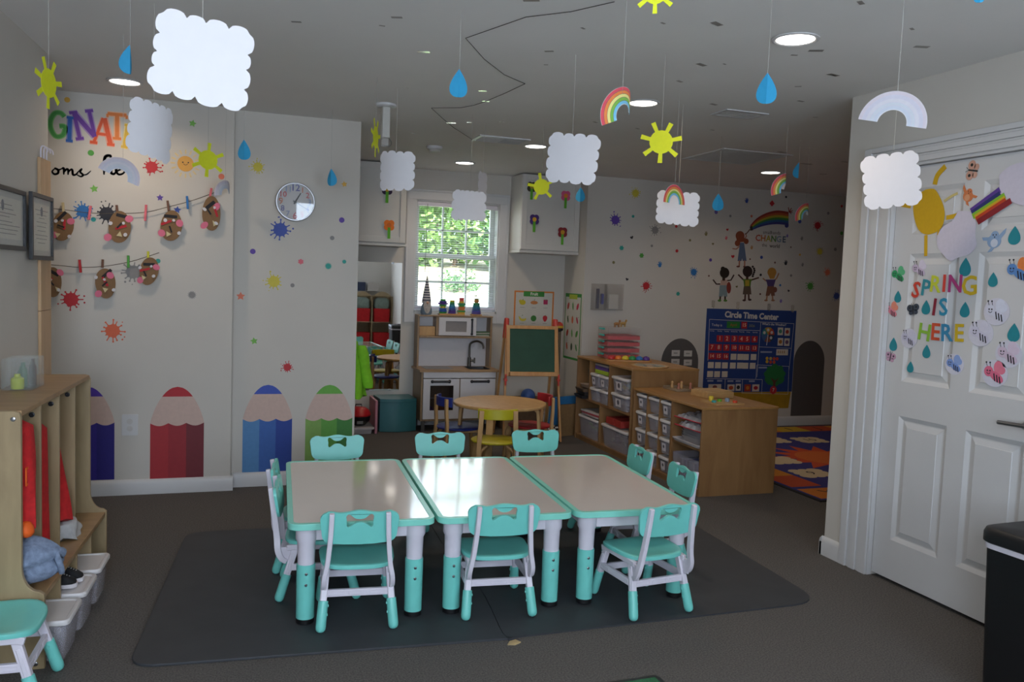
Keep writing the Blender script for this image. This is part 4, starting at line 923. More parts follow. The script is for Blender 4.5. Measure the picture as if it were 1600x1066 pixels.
# --- circle time wall, read off the enlarged picture
for k, a, b, r, c, l in (
    ('splat', 285, 125, 38, 'yellow', 'yellow splat sticker at the top left of the circle time wall'), ('splat', 162, 288, 46, 'purple', 'purple splat sticker at the left of the circle time wall'),
    ('dot', 270, 266, 9, 'teal', 'teal dot sticker right of the purple splat'), ('splat', 404, 350, 38, 'grey', 'grey splat sticker left under the rainbow cloud'),
    ('heart', 262, 395, 11, 'black', 'black heart sticker below the teal dot'), ('dot', 384, 446, 8, 'grey', 'grey dot sticker under the grey splat'),
    ('blob', 200, 459, 16, 'teal', 'teal blot sticker left of the green blot'), ('blob', 322, 505, 16, 'green', 'green blot sticker above the blue handprint'),
    ('dot', 151, 547, 9, 'olive', 'dull brown dot sticker at the left above the wall holder'), ('hand', 433, 560, 22, 'blue', 'blue handprint sticker left of the large blue splat'),
    ('heart', 233, 650, 10, 'black', 'black heart sticker left of the red splat'), ('splat', 350, 690, 38, 'red', 'red splat sticker above the shelf at the left of the circle time wall'),
    ('splat', 640, 606, 34, 'blue', 'bright blue splat sticker left of the painted children'), ('blob', 544, 738, 14, 'teal', 'teal blot sticker below the bright blue splat'),
    ('dot', 537, 477, 10, 'red', 'red dot sticker under the rainbow cloud'), ('dot', 617, 412, 8, 'olive', 'brown dot sticker right under the rainbow cloud'),
    ('heart', 757, 434, 8, 'olive', 'small olive heart sticker left of the painting girl'), ('dot', 742, 532, 10, 'purple', 'purple dot sticker left of the painting girl'),
    ('hand', 715, 372, 17, 'olive', 'olive handprint sticker right of the rainbow cloud'), ('dot', 533, 327, 9, 'red', 'red dot sticker at the lower edge of the rainbow cloud'),
    ('dot', 776, 240, 12, 'violet', 'violet dot sticker under the far blue raindrop'), ('hand', 963, 170, 19, 'navy', 'blue handprint sticker near the ceiling left of the red diamond'),
    ('diamond', 1117, 187, 19, 'red', 'red diamond sticker above the rainbow mural'), ('dot', 1203, 148, 7, 'black', 'dark dot sticker above the rainbow mural'),
    ('dot', 863, 264, 8, 'grey', 'grey dot sticker left of the rainbow mural'), ('hand', 838, 398, 14, 'pink', 'dusky pink handprint sticker left of the painting girl'),
    ('heart', 845, 347, 9, 'red', 'red heart sticker above the dusky pink handprint'), ('heart', 878, 511, 12, 'red', 'red heart sticker beside the painting girl skirt'),
    ('dot', 1053, 516, 10, 'navy', 'navy dot sticker right of the painting girl'), ('dot', 1048, 623, 8, 'black', 'black dot sticker between two painted boys'),
    ('hand', 1201, 549, 19, 'black', 'dark handprint sticker below the CHANGE lettering'), ('dot', 1135, 548, 6, 'brown', 'tiny brown dot sticker left of the dark handprint'),
    ('dot', 983, 527, 5, 'brown', 'tiny brown dot sticker at the painting girl feet'), ('dot', 1232, 454, 5, 'brown', 'tiny brown dot sticker right of the mural lettering'),
    ('dot', 1287, 500, 7, 'gold', 'gold dot sticker left of the right hand yellow splat'), ('hand', 1303, 561, 14, 'grey', 'grey handprint sticker right of the dark handprint'),
    ('star', 992, 265, 11, 'orange', 'orange star sticker left of the rainbow mural'), ('splat', 1395, 322, 36, 'red', 'dusky red splat sticker at the right of the circle time wall'),
    ('dot', 1541, 369, 11, 'green', 'green dot sticker at the far right of the circle time wall'), ('dot', 1460, 247, 9, 'grey', 'grey dot sticker right of the smallest rainbow'),
    ('dot', 1542, 204, 8, 'red', 'red dot sticker at the top right of the circle time wall'), ('dot', 1286, 297, 12, 'navy', 'blue dot sticker under the smallest rainbow'),
    ('hand', 1299, 401, 15, 'grey', 'grey handprint sticker left of the right hand yellow splat'), ('splat', 1408, 481, 30, 'yellow', 'yellow splat sticker at the right of the circle time wall'),
    ('blob', 1503, 467, 12, 'grey', 'grey blot sticker at the far right of the circle time wall'), ('splat', 1455, 608, 30, 'coral', 'orange splat sticker at the right of the circle time wall'),
    ('splat', 1350, 692, 34, 'green', 'green splat sticker right of the painted children'), ('splat', 1510, 752, 34, 'navy', 'dark blue splat sticker lowest at the right of the circle time wall'),
    ('dot', 1233, 627, 8, 'grey', 'grey dot sticker left of the green splat'), ('dot', 1167, 686, 7, 'blue', 'blue dot sticker right of the blond painted child'),
    ('heart', 1218, 720, 8, 'black', 'dark heart sticker left below the green splat'), ('hand', 1171, 783, 14, 'violet', 'violet handprint sticker above the chart'),
    ('heart', 902, 695, 8, 'olive', 'olive heart sticker between two painted boys'), ('dot', 732, 629, 6, 'brown', 'tiny brown dot sticker left of the first painted boy'),
    ('dot', 1045, 740, 6, 'brown', 'tiny brown dot sticker between the right two painted children'), ('hand', 993, 456, 15, 'tan', 'tan handprint sticker right of the painting girl'),
    ('dot', 1209, 318, 11, 'purple', 'purple blot sticker at the right end of the rainbow mural'), ('hand', 1210, 385, 12, 'violet', 'violet handprint sticker right of the CHANGE lettering')):
    decal('circle', k, 920+a/3.902, 270+b/3.902, r/3.902, c, l, 7)
# --- big letters GINATI
def letter(ch, px, py, hpx, col, dark, deg, label):
    p = onp('left', px, py); s = hpx*psize(p); m = MB(); q = s*.13; K = lambda pts, w=q: m_pl(pts, w)
    def m_pl(pts, w):
        for lay, (mm, ww, w0) in enumerate(((1, w*1.55, .0), (0, w*.95, .0009))):
            pp = rot2([(x*s, y*s) for x, y in pts], deg); m.plate(ribbon(pp, ww), .0008, XZ, m=mm, w0=w0+.00005*m_pl.n)
        m_pl.n += 1
    m_pl.n = 0; ser = lambda x, y, L=.13: m_pl([(x-L, y), (x+L, y)], q*.8)
    if ch == 'G': m_pl(smooth_path([(.22, .33), (.08, .46), (-.12, .42), (-.26, .15), (-.26, -.15), (-.10, -.44), (.12, -.42), (.22, -.25), (.22, -.05), (.04, -.05)], 5), q)
    if ch == 'I': m_pl([(0, -.47), (0, .47)], q*1.2); ser(0, .47); ser(0, -.47)
    if ch == 'N': m_pl([(-.26, -.47), (-.26, .47)], q); m_pl([(-.26, .47), (.26, -.47)], q*1.3); m_pl([(.26, -.47), (.26, .47)], q); ser(-.28, .48, .14); ser(.26, .48, .14); ser(-.26, -.48, .14)
    if ch == 'A': m_pl([(-.28, -.47), (-.02, .46)], q*.8); m_pl([(.28, -.47), (.02, .46)], q*1.3); m_pl([(-.18, -.14), (.18, -.14)], q*.8); ser(-.29, -.48, .13); ser(.29, -.48, .13)
    if ch == 'T': m_pl([(0, -.47), (0, .44)], q*1.2); m_pl([(-.34, .44), (.34, .44)], q); m_pl([(-.34, .44), (-.34, .30)], q*.6); m_pl([(.34, .44), (.34, .30)], q*.6); ser(0, -.48, .15)
    put('left', px, py, m, 'letter_sticker', [sticker_m('L'+col, col), sticker_m('L'+dark, dark)], label, 'letter', 'large lettering on the imagination wall')
letter('G', 91, 195, 40, '#4a9a4c', '#7ab86f', 0, 'green letter G sticker partly hidden by the board on the left wall')
letter('I', 109, 202, 38, '#2a5fb0', '#8a90b8', -2, 'blue letter I sticker of the top wall lettering')
letter('N', 132, 195, 42, '#6c3a98', '#a58ab8', 12, 'purple letter N sticker of the top wall lettering')
letter('A', 161, 204, 42, '#d8542a', '#e0a088', -3, 'red orange letter A sticker of the top wall lettering')
letter('T', 183, 197, 40, '#de7a34', '#e8b48c', 0, 'orange letter T sticker of the top wall lettering')
letter('I', 197, 213, 36, '#d6ac2e', '#e2cc88', -8, 'yellow letter I sticker beside the turned away cloud')
def script(px, py, strokes, s, label, nm):
    p = onp('left', px, py); k = psize(p)*s; m = MB()
    for i, (st_, w) in enumerate(strokes):
        pts = smooth_path([(x*k, y*k) for x, y in st_], 5); brush(m, pts, lambda t: w*k*(.7+.6*math.sin(PI*t)), .0008)
    put('left', px, py, m, nm, [stk('black')], label, 'lettering', 'brush script lettering on the imagination wall')
# "oms" and "he" in flowing brush script
script(112, 268, [([(-24, 2), (-27, -2), (-24, -6), (-19, -4), (-19, 1), (-23, 3), (-19, 1), (-14, 3)], 2.6), ([(-14, 3), (-11, 4), (-11, -5)], 2.6), ([(-11, -2), (-7, 3), (-5, 2), (-5, -5)], 2.6), ([(-5, -2), (-1, 3), (1, 2), (2, -5), (6, -4), (9, 0)], 2.6), ([(9, 0), (14, 5), (12, 0), (16, -4), (13, -7), (8, -5)], 2.4), ([(16, -4), (21, -3), (27, 3)], 1.6)], 1.0, 'black brush script letters oms under the big coloured letters', 'script_word')
script(178, 262, [([(-14, -11), (-14, 5), (-12, 16), (-5, 18), (-5, 14)], 3.4), ([(-14, -8), (-9, 0), (-4, 1), (-4, -8), (0, -10), (3, -6)], 3.2), ([(3, -6), (9, -2), (9, 1), (5, 1), (3, -5), (7, -10), (13, -8), (17, -2)], 2.8), ([(15, 0), (17, 2)], 2)], 1.0, 'black brush script letters he beside the pale rainbow back', 'script_word')
# smiling sun sticker
p = onp('left', 290, 256); k = psize(p); m = MB(); m.plate(circ(12*k, 30), .0009)
for i in range(16): m.plate(rot2(rrect(15*k, 22*k, -1.1*k, 1.1*k, 1*k, 3), 22.5*i), .0009, m=1)
m.plate(circ(1.1*k, 10, -4*k, 2*k), .0012, m=2); m.plate(circ(1.1*k, 10, 4*k, 2*k), .0012, m=2); m.plate(arc(2.6*k, 3.3*k, 200, 340, 12, 0, 1*k), .0012, m=2)
put('left', 290, 256, m, 'smiling_sun_sticker', [sticker_m('sunface', '#d9a048'), sticker_m('sunray', '#dcc48c'), stk('black')], 'smiling sun sticker with tan rays on the imagination wall', 'wall sticker')
# pencil stickers
def pencil(plane, px, y0, y1, wpx, cols, tip, label):
    pt = onp(plane, px, (y0+y1)/2); k = psize(pt); hh = (y1-y0)*k; w = wpx*k; b = -hh/2; t = .0008; m = MB(); zc = b+hh*.585
    third = w/3
    for i in range(3):
        x0 = -w/2+third*i; pts = [(x0, b), (x0+third, b)]
        pts += [(x0+third*(1-j/8), zc+.03*hh*(1-math.sin(PI*j/8))) for j in range(9)]
        m.plate(pts, t, m=i)
    wood_ = [(-w/2, zc+.03*hh)]
    for i in range(3):
        x0 = -w/2+third*i; wood_ += [(x0+third*j/8, zc+.03*hh*(1-math.sin(PI*j/8))) for j in range(1, 9)]
    zs = zc+.03*hh; ht = b+hh-zs; wf_ = lambda q: w/2*math.sqrt(max(0, 1-q**1.25))
    wood_ += [(wf_(.74*j/10), zs+ht*.74*j/10) for j in range(1, 11)]; wood_ += [(-x, y) for x, y in reversed(wood_[-10:])]
    m.plate(wood_, t, m=3)
    tipr = [(wf_(.73+.27*j/10), zs+ht*(.73+.27*j/10)) for j in range(11)]
    m.plate(tipr+[(-x, y) for x, y in reversed(tipr[:-1])], t, m=4, w0=.0001)
    put(plane, px, (y0+y1)/2, m, 'pencil_sticker', [sticker_m('p'+c, c) for c in cols]+[sticker_m('p_wood', '#c9ada0'), sticker_m('p'+tip, tip)], label, 'wall sticker', 'giant pencil stickers along the baseboard')
pencil('left', 137, 604, 752, 76, ('#5a4aa8', '#2d1f86', '#241a78'), '#4a2a9a', 'giant purple pencil sticker half hidden by the cubby')
pencil('left', 277, 604, 752, 78, ('#a8242c', '#98202a', '#701f28'), '#b01f2a', 'giant red pencil sticker above the baseboard of the imagination wall')
pencil('mid', 418, 601, 740, 74, ('#4f82b4', '#3560a8', '#203f92'), '#3a52b0', 'giant blue pencil sticker on the clock wall')
pencil('mid', 514, 601, 737, 72, ('#7aa04e', '#5a9a3c', '#3c7c34'), '#64a63e', 'giant green pencil sticker at the right edge of the clock wall')
# wall outlet
p = onp('left', 203, 664); e = empty('wall_outlet', p, 0, 'white wall outlet between the purple and red pencil stickers', 'outlet')
MB().plate(rrect(-.046, .046, -.066, .066, .006), .006).build('cover_plate', TRIM, e, bevel=.002)
m = MB()
for z in (.022, -.022): m.plate(circ(.018, 20, 0, z), .002, w0=.006)
m.build('receptacle', mat('outlet_ivory', '#c4c0bd', rough=.4), e)
# clock
p = onp('mid', 461, 316); e = empty('wall_clock', p+Vector((0, -.004, 0)), 0, 'round silver rimmed wall clock reflecting a bright window', 'clock'); e.rotation_euler = (math.radians(.9), 0, 0)
rc = 30*psize(p)
T = Matrix.Rotation(PI/2, 4, 'X')
MB().lathe([(rc, 0), (rc, .03), (rc*.97, .036), (rc*.93, .036), (rc*.92, .012)], n=48, T=T, cap=False).build('clock_rim', STEEL, e)
MB().plate(circ(rc*.94, 48), .004, w0=.006).build('clock_face', paper('clockface', '#c9c6c6'), e, smooth=0)
for n_ in range(1, 13):
    a = math.radians(90-30*n_); m = MB(); put_text(m, str(n_), .05 if n_ % 3 else .06, rc*.72*math.cos(a), rc*.72*math.sin(a), .0102, offset=.0008)
    m.build('clock_numeral', sticker_m('num%d' % (n_ % 4), ('#4a4a9a', '#c86a3c', '#c43a48', '#8a9ac0')[n_ % 4]), e, smooth=0)
for L, w_, a, nm in ((.55, .006, 60, 'hour_hand'), (.78, .004, -30, 'minute_hand')):
    MB().plate(rot2([(-.015, -w_), (rc*L, -w_*.5), (rc*L, w_*.5), (-.015, w_)], a), .001, w0=.013).build(nm, BLACKP, e, smooth=0)
MB().plate(circ(rc*.935, 48), .0015, w0=.026).build('clock_glass', clear('clock_glass', '#e8eef2', .05, .02, True), e, smooth=0)
# --- clotheslines with clothes pins and brown oval crafts
LINE = mat('jute_line', '#5a5148', rough=.9, var=.2, scale=200)
def line(pts, label):
    P_ = [tuple(onp('left', a, b)+Vector((0, -.018, 0))) for a, b in pts]
    tag(MB().tube(smooth_path(P_, 5), .0022, 6).build('clothesline', LINE), label, 'clothesline')
    return P_
line(((70, 325), (100, 328), (140, 333), (185, 334), (228, 332), (262, 324), (300, 314), (339, 300)), 'upper thin brown clothesline across the imagination wall')
line(((70, 413), (95, 415), (128, 418), (165, 416), (200, 410), (225, 403), (249, 395)), 'lower thin brown clothesline across the imagination wall')
def pin(px, py, hpx, col, label, deg=4):
    p = onp('left', px, py)+Vector((0, -.012, 0)); k = psize(p); h = hpx*k/2
    e = empty('clothespin', p, 0, label, 'clothespin', 'wooden clothespins on the lines'); e.rotation_euler = (0, math.radians(deg), 0)
    for s in (-1, 1): MB().plate([(-.0065, -h), (.0065, -h), (.0065, h), (-.0065, h)], .006, XZ, w0=(.0 if s < 0 else .009)).build('pin_half', mat('pin_'+col, COLS.get(col, col), rough=.7, var=.08), e, bevel=.001, smooth=0)
    MB().tube([(-.008, -.0075, h*.15), (.008, -.0075, h*.15)], .003, 8).build('spring', STEEL, e)
for a in ((100, 327, 20, '#c8b48a', 'pale wooden clothespin holding the first oval craft on the upper line'), (141, 333, 22, 'pink', 'pink clothespin beside the bright blue splat'), (184, 331, 20, 'brown', 'brown clothespin holding the second oval craft on the upper line'),
          (228, 333, 25, 'pink', 'pink clothespin alone on the middle of the upper line'), (263, 322, 16, 'brown', 'brown clothespin holding the third oval craft on the upper line'), (293, 317, 20, 'blue', 'blue clothespin on the upper line'),
          (329, 304, 19, 'pink', 'pink clothespin holding the last oval craft by the corner'), (126, 416, 20, 'red', 'red clothespin on the lower line'), (161, 412, 13, 'brown', 'brown clothespin holding the middle oval craft of the lower line'),
          (201, 409, 19, 'green', 'green clothespin on the lower line above the grey splat'), (232, 403, 20, '#c9c432', 'yellow clothespin holding the last oval craft on the lower line')):
    pin(*a, deg=R.uniform(-8, 8))
BRN = paper('kraft_brown', '#80603f'); SCR = {'k': paper('craft_black', '#1f1c20'), 'p': paper('craft_pink', '#d8708a'), 'r': paper('craft_red', '#b8242e'), 'c': paper('craft_cream', '#cfbf92'), 'w': paper('craft_white', '#d2ced0')}
def oval_craft(px, py, wpx, hpx, deg, seed, label):
    p = onp('left', px, py)+Vector((0, -.026, 0)); k = psize(p); w_, h = wpx*k/2, hpx*k/2; R = random.Random(seed)
    e = empty('paper_craft', p, 0, label, 'paper craft', 'brown oval paper crafts on the lines'); e.rotation_euler = (0, math.radians(deg), 0)
    MB().plate([(w_*math.cos(a)*(1+.06*math.sin(a+seed)), h*math.sin(a)) for a in (2*PI*i/30 for i in range(30))], .0012).build('paper_oval', BRN, e, smooth=0)
    spots = [('k', R.uniform(-.3, .3), R.uniform(.45, .7), .62, .10, 0), ('p', R.uniform(-.95, -.55), R.uniform(-.75, -.45), .34, .24, 2), ('p', R.uniform(.5, .9), R.uniform(.2, .7), .34, .24, 2), ('r', R.uniform(-.5, .5), R.uniform(-.1, .2), .12, .34, 0), ('c', R.uniform(-.5, .5), R.uniform(-.6, -.3), .26, .16, 3),
             ('w', R.uniform(-1, -.6), R.uniform(.1, .5), .17, .12, 2), ('w', R.uniform(.4, .9), R.uniform(-.6, -.2), .17, .12, 2), ('k', R.uniform(-.4, .2), R.uniform(-.3, .1), .34, .05, 0), ('w', R.uniform(-.2, .4), R.uniform(.1, .4), .13, .09, 2)]
    for i, (c, x, y, a, b, sh) in enumerate(spots):
        if sh == 3: o = [(-a*w_, -b*h), (a*w_, -b*h), (0, b*h)]
        elif sh == 0: o = rrect(-a*w_, a*w_, -b*h, b*h, min(a*w_, b*h)*.4)
        else: o = circ(1, 18, sx=a*w_, sy=b*h)
        MB().plate(rot2(o, R.uniform(-70, 70), x*w_, y*h), .0008, w0=.0014+.0009*i).build('paper_scrap', SCR[c], e, smooth=0)
for a in ((99, 354, 30, 46, 8, 1, 'brown oval paper craft with scraps, first on the upper line beside the board'), (187, 355, 32, 50, 4, 2, 'brown oval paper craft with scraps, second on the upper line'), (268, 353, 31, 48, 6, 3, 'brown oval paper craft with scraps, third on the upper line'),
          (331, 334, 27, 54, 0, 4, 'brown oval paper craft with scraps, last on the upper line by the corner'), (84, 441, 26, 47, 0, 5, 'brown oval paper craft half hidden by the board on the lower line'), (166, 443, 29, 47, -3, 6, 'brown oval paper craft with scraps, middle of the lower line'), (233, 424, 27, 44, 10, 7, 'brown oval paper craft with scraps, last on the lower line')):
    oval_craft(*a)
# ================================================================ the alcove: cabinets, mirror, play kitchen, easel, round table
CAB = mat('cabinet_paint', '#cfccc6', rough=.5, var=.012, scale=5)
def wall_cabinet(x0, x1, z0, z1, y0, label):
    e = empty('wall_cabinet', ((x0+x1)/2, YW, z0), 0, label, 'cabinet', 'white cabinets high on the alcove wall'); w_, h, d_ = (x1-x0)/2, z1-z0, YW-y0
    MB().box(-w_, w_, -d_, 0, 0, h).build('body', CAB, e, bevel=.002, smooth=0)
    m = MB(); f = .055; yf = -d_-.02
    m.box(-w_+.003, w_-.003, yf+.008, -d_-.0005, .003, h-.003)
    for q in ((-w_+.003, -w_+f, .003, h-.003), (w_-f, w_-.003, .003, h-.003), (-w_+f, w_-f, .003, f), (-w_+f, w_-f, h-f, h-.003)): m.box(q[0], q[1], yf, yf+.008, q[2], q[3])
    m.build('cabinet_door', CAB, e, bevel=.0015, smooth=0)
    MB().box(-w_-.006, w_+.006, -d_-.012, 0, -.028, -.001).build('light_rail', CAB, e, bevel=.003, smooth=0)
    return e, yf+YW
wall_cabinet(.82, 1.505, 1.715, H-.01, 7.47, 'white wall cabinet left of the alcove window, behind the curled paper cloud')
wall_cabinet(2.60, 3.195, 1.715, H-.01, 7.47, 'white wall cabinet right of the alcove window with four paper flowers')
def flower(px, py, yv, sc, petal, centre, label):
    p = ony(px, py, yv-.001); e = empty('paper_flower', p, 0, label, 'paper flower', 'paper flowers on the cabinets'); s = sc
    for i in range(4): MB().plate(circ(s*.62, 18, s*.55*math.cos(PI/4+PI/2*i), s*.55*math.sin(PI/4+PI/2*i)), .0008, w0=.0008+.0001*i).build('petal', paper('petal_'+petal, petal), e, smooth=0)
    MB().plate(rrect(-s*.28, s*.28, -s*2.6, s*.1, .002, 2), .0008, w0=.0014).build('stem', paper('stem_green', '#5fae2c'), e, smooth=0)
    MB().plate(circ(s*.45, 18), .0008, w0=.0024).build('flower_centre', paper('fc_'+centre, centre), e, smooth=0)
flower(608, 352, 7.449, .046, '#ef7f2a', '#d8702a', 'orange paper flower on the cabinet left of the window')
flower(605, 296, 7.449, .046, '#3a2a4a', '#c9a62a', 'paper flower whose green stem shows below the curled cloud')
flower(831, 292, 7.449, .046, '#3d3a2c', '#b8a634', 'dark paper flower behind the yellow sun on the flower cabinet')
flower(884, 306, 7.449, .046, '#d85a86', '#d8802a', 'pink paper flower at the upper right of the flower cabinet')
flower(835, 343, 7.449, .046, '#4a2f78', '#d8a62a', 'purple paper flower at the lower left of the flower cabinet')
flower(879, 363, 7.449, .046, '#8a2630', '#d8a02a', 'dark red paper flower at the lower right of the flower cabinet')
# ---- mirror
e = empty('wall_mirror', (1.255, YW, .34), 0, 'tall frameless wall mirror left of the play kitchen, showing coats and tables', 'mirror')
mm = bpy.data.materials.new('mirror_silver'); mm.use_nodes = True; b_ = mm.node_tree.nodes['Principled BSDF']; b_.inputs['Metallic'].default_value = 1; b_.inputs['Roughness'].default_value = .015
nz_ = mm.node_tree.nodes.new('ShaderNodeTexNoise'); rp_ = mm.node_tree.nodes.new('ShaderNodeMapRange'); rp_.inputs['To Min'].default_value = .80; rp_.inputs['To Max'].default_value = .84
mm.node_tree.links.new(nz_.outputs[0], rp_.inputs[0]); cc_ = mm.node_tree.nodes.new('ShaderNodeCombineColor'); [mm.node_tree.links.new(rp_.outputs[0], cc_.inputs[i]) for i in range(3)]; mm.node_tree.links.new(cc_.outputs[0], b_.inputs['Base Color'])
MB().box(-.29, .29, -.012, -.0015, 0, 1.205).build('mirror_glass', mm, e, smooth=0)
for x in (-.2, .2):
    for z in (0, 1.205): MB().box(x-.012, x+.012, -.016, -.0125, z-.012 if z else -.006, z+.006 if z else .012).build('mirror_clip', STEEL, e, smooth=0)
# ---- play kitchen
KW, KD = .73, .36
k = empty('play_kitchen', (2.04, 7.585, 0), 0, 'wooden play kitchen with white doors and sink under the alcove window', 'play kitchen')
KWHT = mat('kitchen_white', '#d3d0d2', rough=.4, var=.012)
a, d_ = KW/2, KD/2; CT = .575
for s in (-1, 1): MB().box(s*a-.009*(1+s), s*a+.009*(1-s), -d_+.01, d_, .10, CT-.02).build('side_panel', OAKV, k, bevel=.002, smooth=0)
m = MB(); m.box(-a+.018, a-.018, -d_+.012, d_, .10, .118).box(-a+.018, a-.018, d_-.01, d_, .118, CT-.02).box(-.008, .008, -d_+.014, d_-.01, .118, CT-.09)
m.build('carcass', OAKV, k, smooth=0)
MB().plate(rect(-a-.02, a+.02, -d_-.015, d_), .02, XY, [rect(.11, .31, -.12, .08)], w0=CT-.02).build('worktop', wood('oak_worktop', '#9a7a56', '#b08f68', 3, (1.5, 6, 6)), k, bevel=.002, smooth=0)
MB().plate(rect(-.31, -.05, -.12, .11), .003, XY, w0=CT).build('hob', mat('hob_grey', '#6d6b69', rough=.3, var=.05), k, smooth=0)
m = MB(); m.rings([[(x*s+.21, y*s-.02, z) for x, y in rrect(-.108, .108, -.108, .108, .02, 3)] for s, z in ((1.0, CT+.003), (.92, CT+.003), (.86, CT-.05), (.1, CT-.055))], cap=False)
m.build('sink', DARKM, k, smooth=40)
m = MB(); fx, fy = .165, .105
m.tube([(fx, fy, CT), (fx, fy, CT+.09)], .019, 14, rr=[.019, .016]).tube(smooth_path([(fx, fy, CT+.08), (fx, fy, CT+.20), (fx+.02, fy-.01, CT+.235), (fx+.06, fy-.04, CT+.25), (fx+.10, fy-.07, CT+.235), (fx+.112, fy-.08, CT+.205), (fx+.113, fy-.082, CT+.18)], 5), .0095, 10)
m.tube([(fx, fy, CT+.06), (fx+.045, fy-.01, CT+.06)], .011, 10).tube([(fx+.048, fy-.012, CT+.035), (fx+.048, fy-.012, CT+.088)], .008, 8)
m.build('faucet', mat('pewter', '#5c5853', rough=.35, metal=.85), k, smooth=50)
MB().box(-a+.018, a-.018, -d_-.004, -d_+.014, CT-.075, CT-.021).build('front_rail', KWHT, k, bevel=.002, smooth=0)
def k_handle(par, x, z, L):
    m = MB(); m.tube([(x-L, -d_-.026, z), (x+L, -d_-.026, z)], .011, 10)
    for s in (-1, 1): m.ball((x+s*L, -d_-.022, z), .016, n=10, k=6).tube([(x+s*L*.98, -d_-.025, z), (x+s*L*.98, -d_-.004, z)], .008, 8)
    m.build('handle', DARKM, par, smooth=60)
m = MB(); m.plate(rect(-a+.02, -.005, .12, CT-.082), .016, frame((0, -d_-.004, 0)), [rect(-a+.085, -.06, .20, .43)], w0=-.016)
od = m.build('oven_door', KWHT, k, bevel=.0015, smooth=0)
MB().box(-a+.083, -.058, -d_+.002, -d_+.005, .198, .432).build('oven_window', clear('oven_glass', '#30282a', .35, .06), od, smooth=0)
MB().box(-a+.085, -.06, -d_+.0045, -d_+.0135, .312, .317).build('rack_rail', STEEL, od, smooth=0)
k_handle(od, -.185, CT-.105, .08)
cdn = MB().box(.005, a-.02, -d_-.004, -d_+.012, .12, CT-.082).build('cupboard_door', KWHT, k, bevel=.002, smooth=0); k_handle(cdn, .19, CT-.105, .08)
TOP = 1.055
for s in (-1, 1): MB().box(s*a-.009*(1+s), s*a+.009*(1-s), d_-.14, d_, CT, TOP).build('upper_post', OAKV, k, bevel=.002, smooth=0)
m = MB(); m.box(-a-.0, a+.0, d_-.16, d_, TOP, TOP+.014).box(-a+.018, a-.018, d_-.15, d_-.01, .855, .875); m.build('upper_shelf', OAKV, k, bevel=.002, smooth=0)
MB().box(-a+.018, a-.018, d_-.008, d_-.002, CT, TOP).build('white_back', KWHT, k, smooth=0)
mw = MB().box(-.19, .175, d_-.145, d_-.012, .878, TOP-.002).build('microwave', OAKV, k, smooth=0)
MB().plate(rect(-.165, .20, .880, TOP-.004), .014, frame((0, d_-.146, 0)), [rect(-.10, .105, .915, TOP-.04)]).build('microwave_door', KWHT, mw, bevel=.0015, smooth=0)
MB().box(-.105, .11, d_-.150, d_-.147, .91, TOP-.035).build('microwave_window', mat('frosted_grey', '#8b8584', rough=.3), mw, smooth=0)
m = MB(); m.tube([(.155, d_-.172, .895), (.155, d_-.172, TOP-.02)], .009, 8)
for z in (.897, TOP-.022): m.ball((.155, d_-.168, z), .013, n=10, k=6).tube([(.155, d_-.17, z), (.155, d_-.16, z)], .007, 8)
m.build('handle', DARKM, mw, smooth=60)
for x in (-a+.03, a-.03):
    for y in (-d_+.03, d_-.03): MB().box(x-.016, x+.016, y-.012, y+.012, 0, .10).build('kitchen_leg', mat('leg_dark', '#4a4846', rough=.6), k, smooth=0)
kx, ky = 2.04, 7.585
tag(MB().box(-.075, .075, -.045, .045, 0, .085).build('wooden_crate', BIRCH, loc=(kx-.27, ky+d_-.085, .8755), bevel=.003, smooth=0), 'small wooden box on the play kitchen shelf left of the microwave', 'box')
m = MB(); 
for i in range(4): m.box(-.07, .07, -.045, .045, .011*i, .011*i+.009, m=i % 2, T=Matrix.Rotation(.08*i-.1, 4, 'Z'))
tag(m.build('picture_book', [paper('book_cover', '#b7b3a6'), paper('book_green', '#5d7a5a')], loc=(kx+.27, ky+d_-.095, .8755), smooth=0), 'small pile of thin books on the play kitchen shelf right of the microwave', 'books')
for x, y, c, r, l in ((-.25, -.02, '#5a2f6a', .05, 'purple toy pan in the play oven'), (-.13, .0, '#b0602a', .045, 'orange toy food ball in the play oven')):
    o = MB().ball((0, 0, r), r, n=16, k=8).build('toy_food', plastic('oven_'+c[1:], c, .4), loc=(kx+x, ky+y, .119), smooth=60); tag(o, l, 'toy')
# ---- toys on top of the play kitchen
ty = ky+d_-.085; KT = TOP+.0145
g = empty('gnome_figure', (kx-.275, ty, KT), 0, 'bearded gnome doll with a tall striped pointed hat on the play kitchen', 'gnome doll')
m = MB(); m.lathe([(.045, 0), (.055, .02), (.05, .07), (.035, .11), (.01, .125)], n=20, ey=.75).build('body', mat('gnome_grey', '#6f7f8d', rough=.9, var=.1, scale=50), g)
m = MB(); rr_ = [(.046, .11), (.044, .13), (.036, .18), (.028, .225), (.019, .275), (.010, .325), (.002, .365)]
for i in range(24):
    t0, t1 = i/24, (i+1)/24
    def rz_(t):
        q = t*(len(rr_)-1); j = min(int(q), len(rr_)-2); f = q-j; return rr_[j][0]+(rr_[j+1][0]-rr_[j][0])*f, rr_[j][1]+(rr_[j+1][1]-rr_[j][1])*f
    (ra, za), (rb, zb) = rz_(t0), rz_(t1); n = 20
    m.rings([[(ra*math.cos(2*PI*q/n), ra*.85*math.sin(2*PI*q/n), za) for q in range(n)], [(rb*math.cos(2*PI*q/n), rb*.85*math.sin(2*PI*q/n), zb) for q in range(n)]], m=i % 2, cap=(i in (0, 23)))
m.build('striped_hat', [mat('hat_navy', '#3a4254', rough=.9), mat('hat_white', '#cdc9c6', rough=.9)], g, smooth=60)
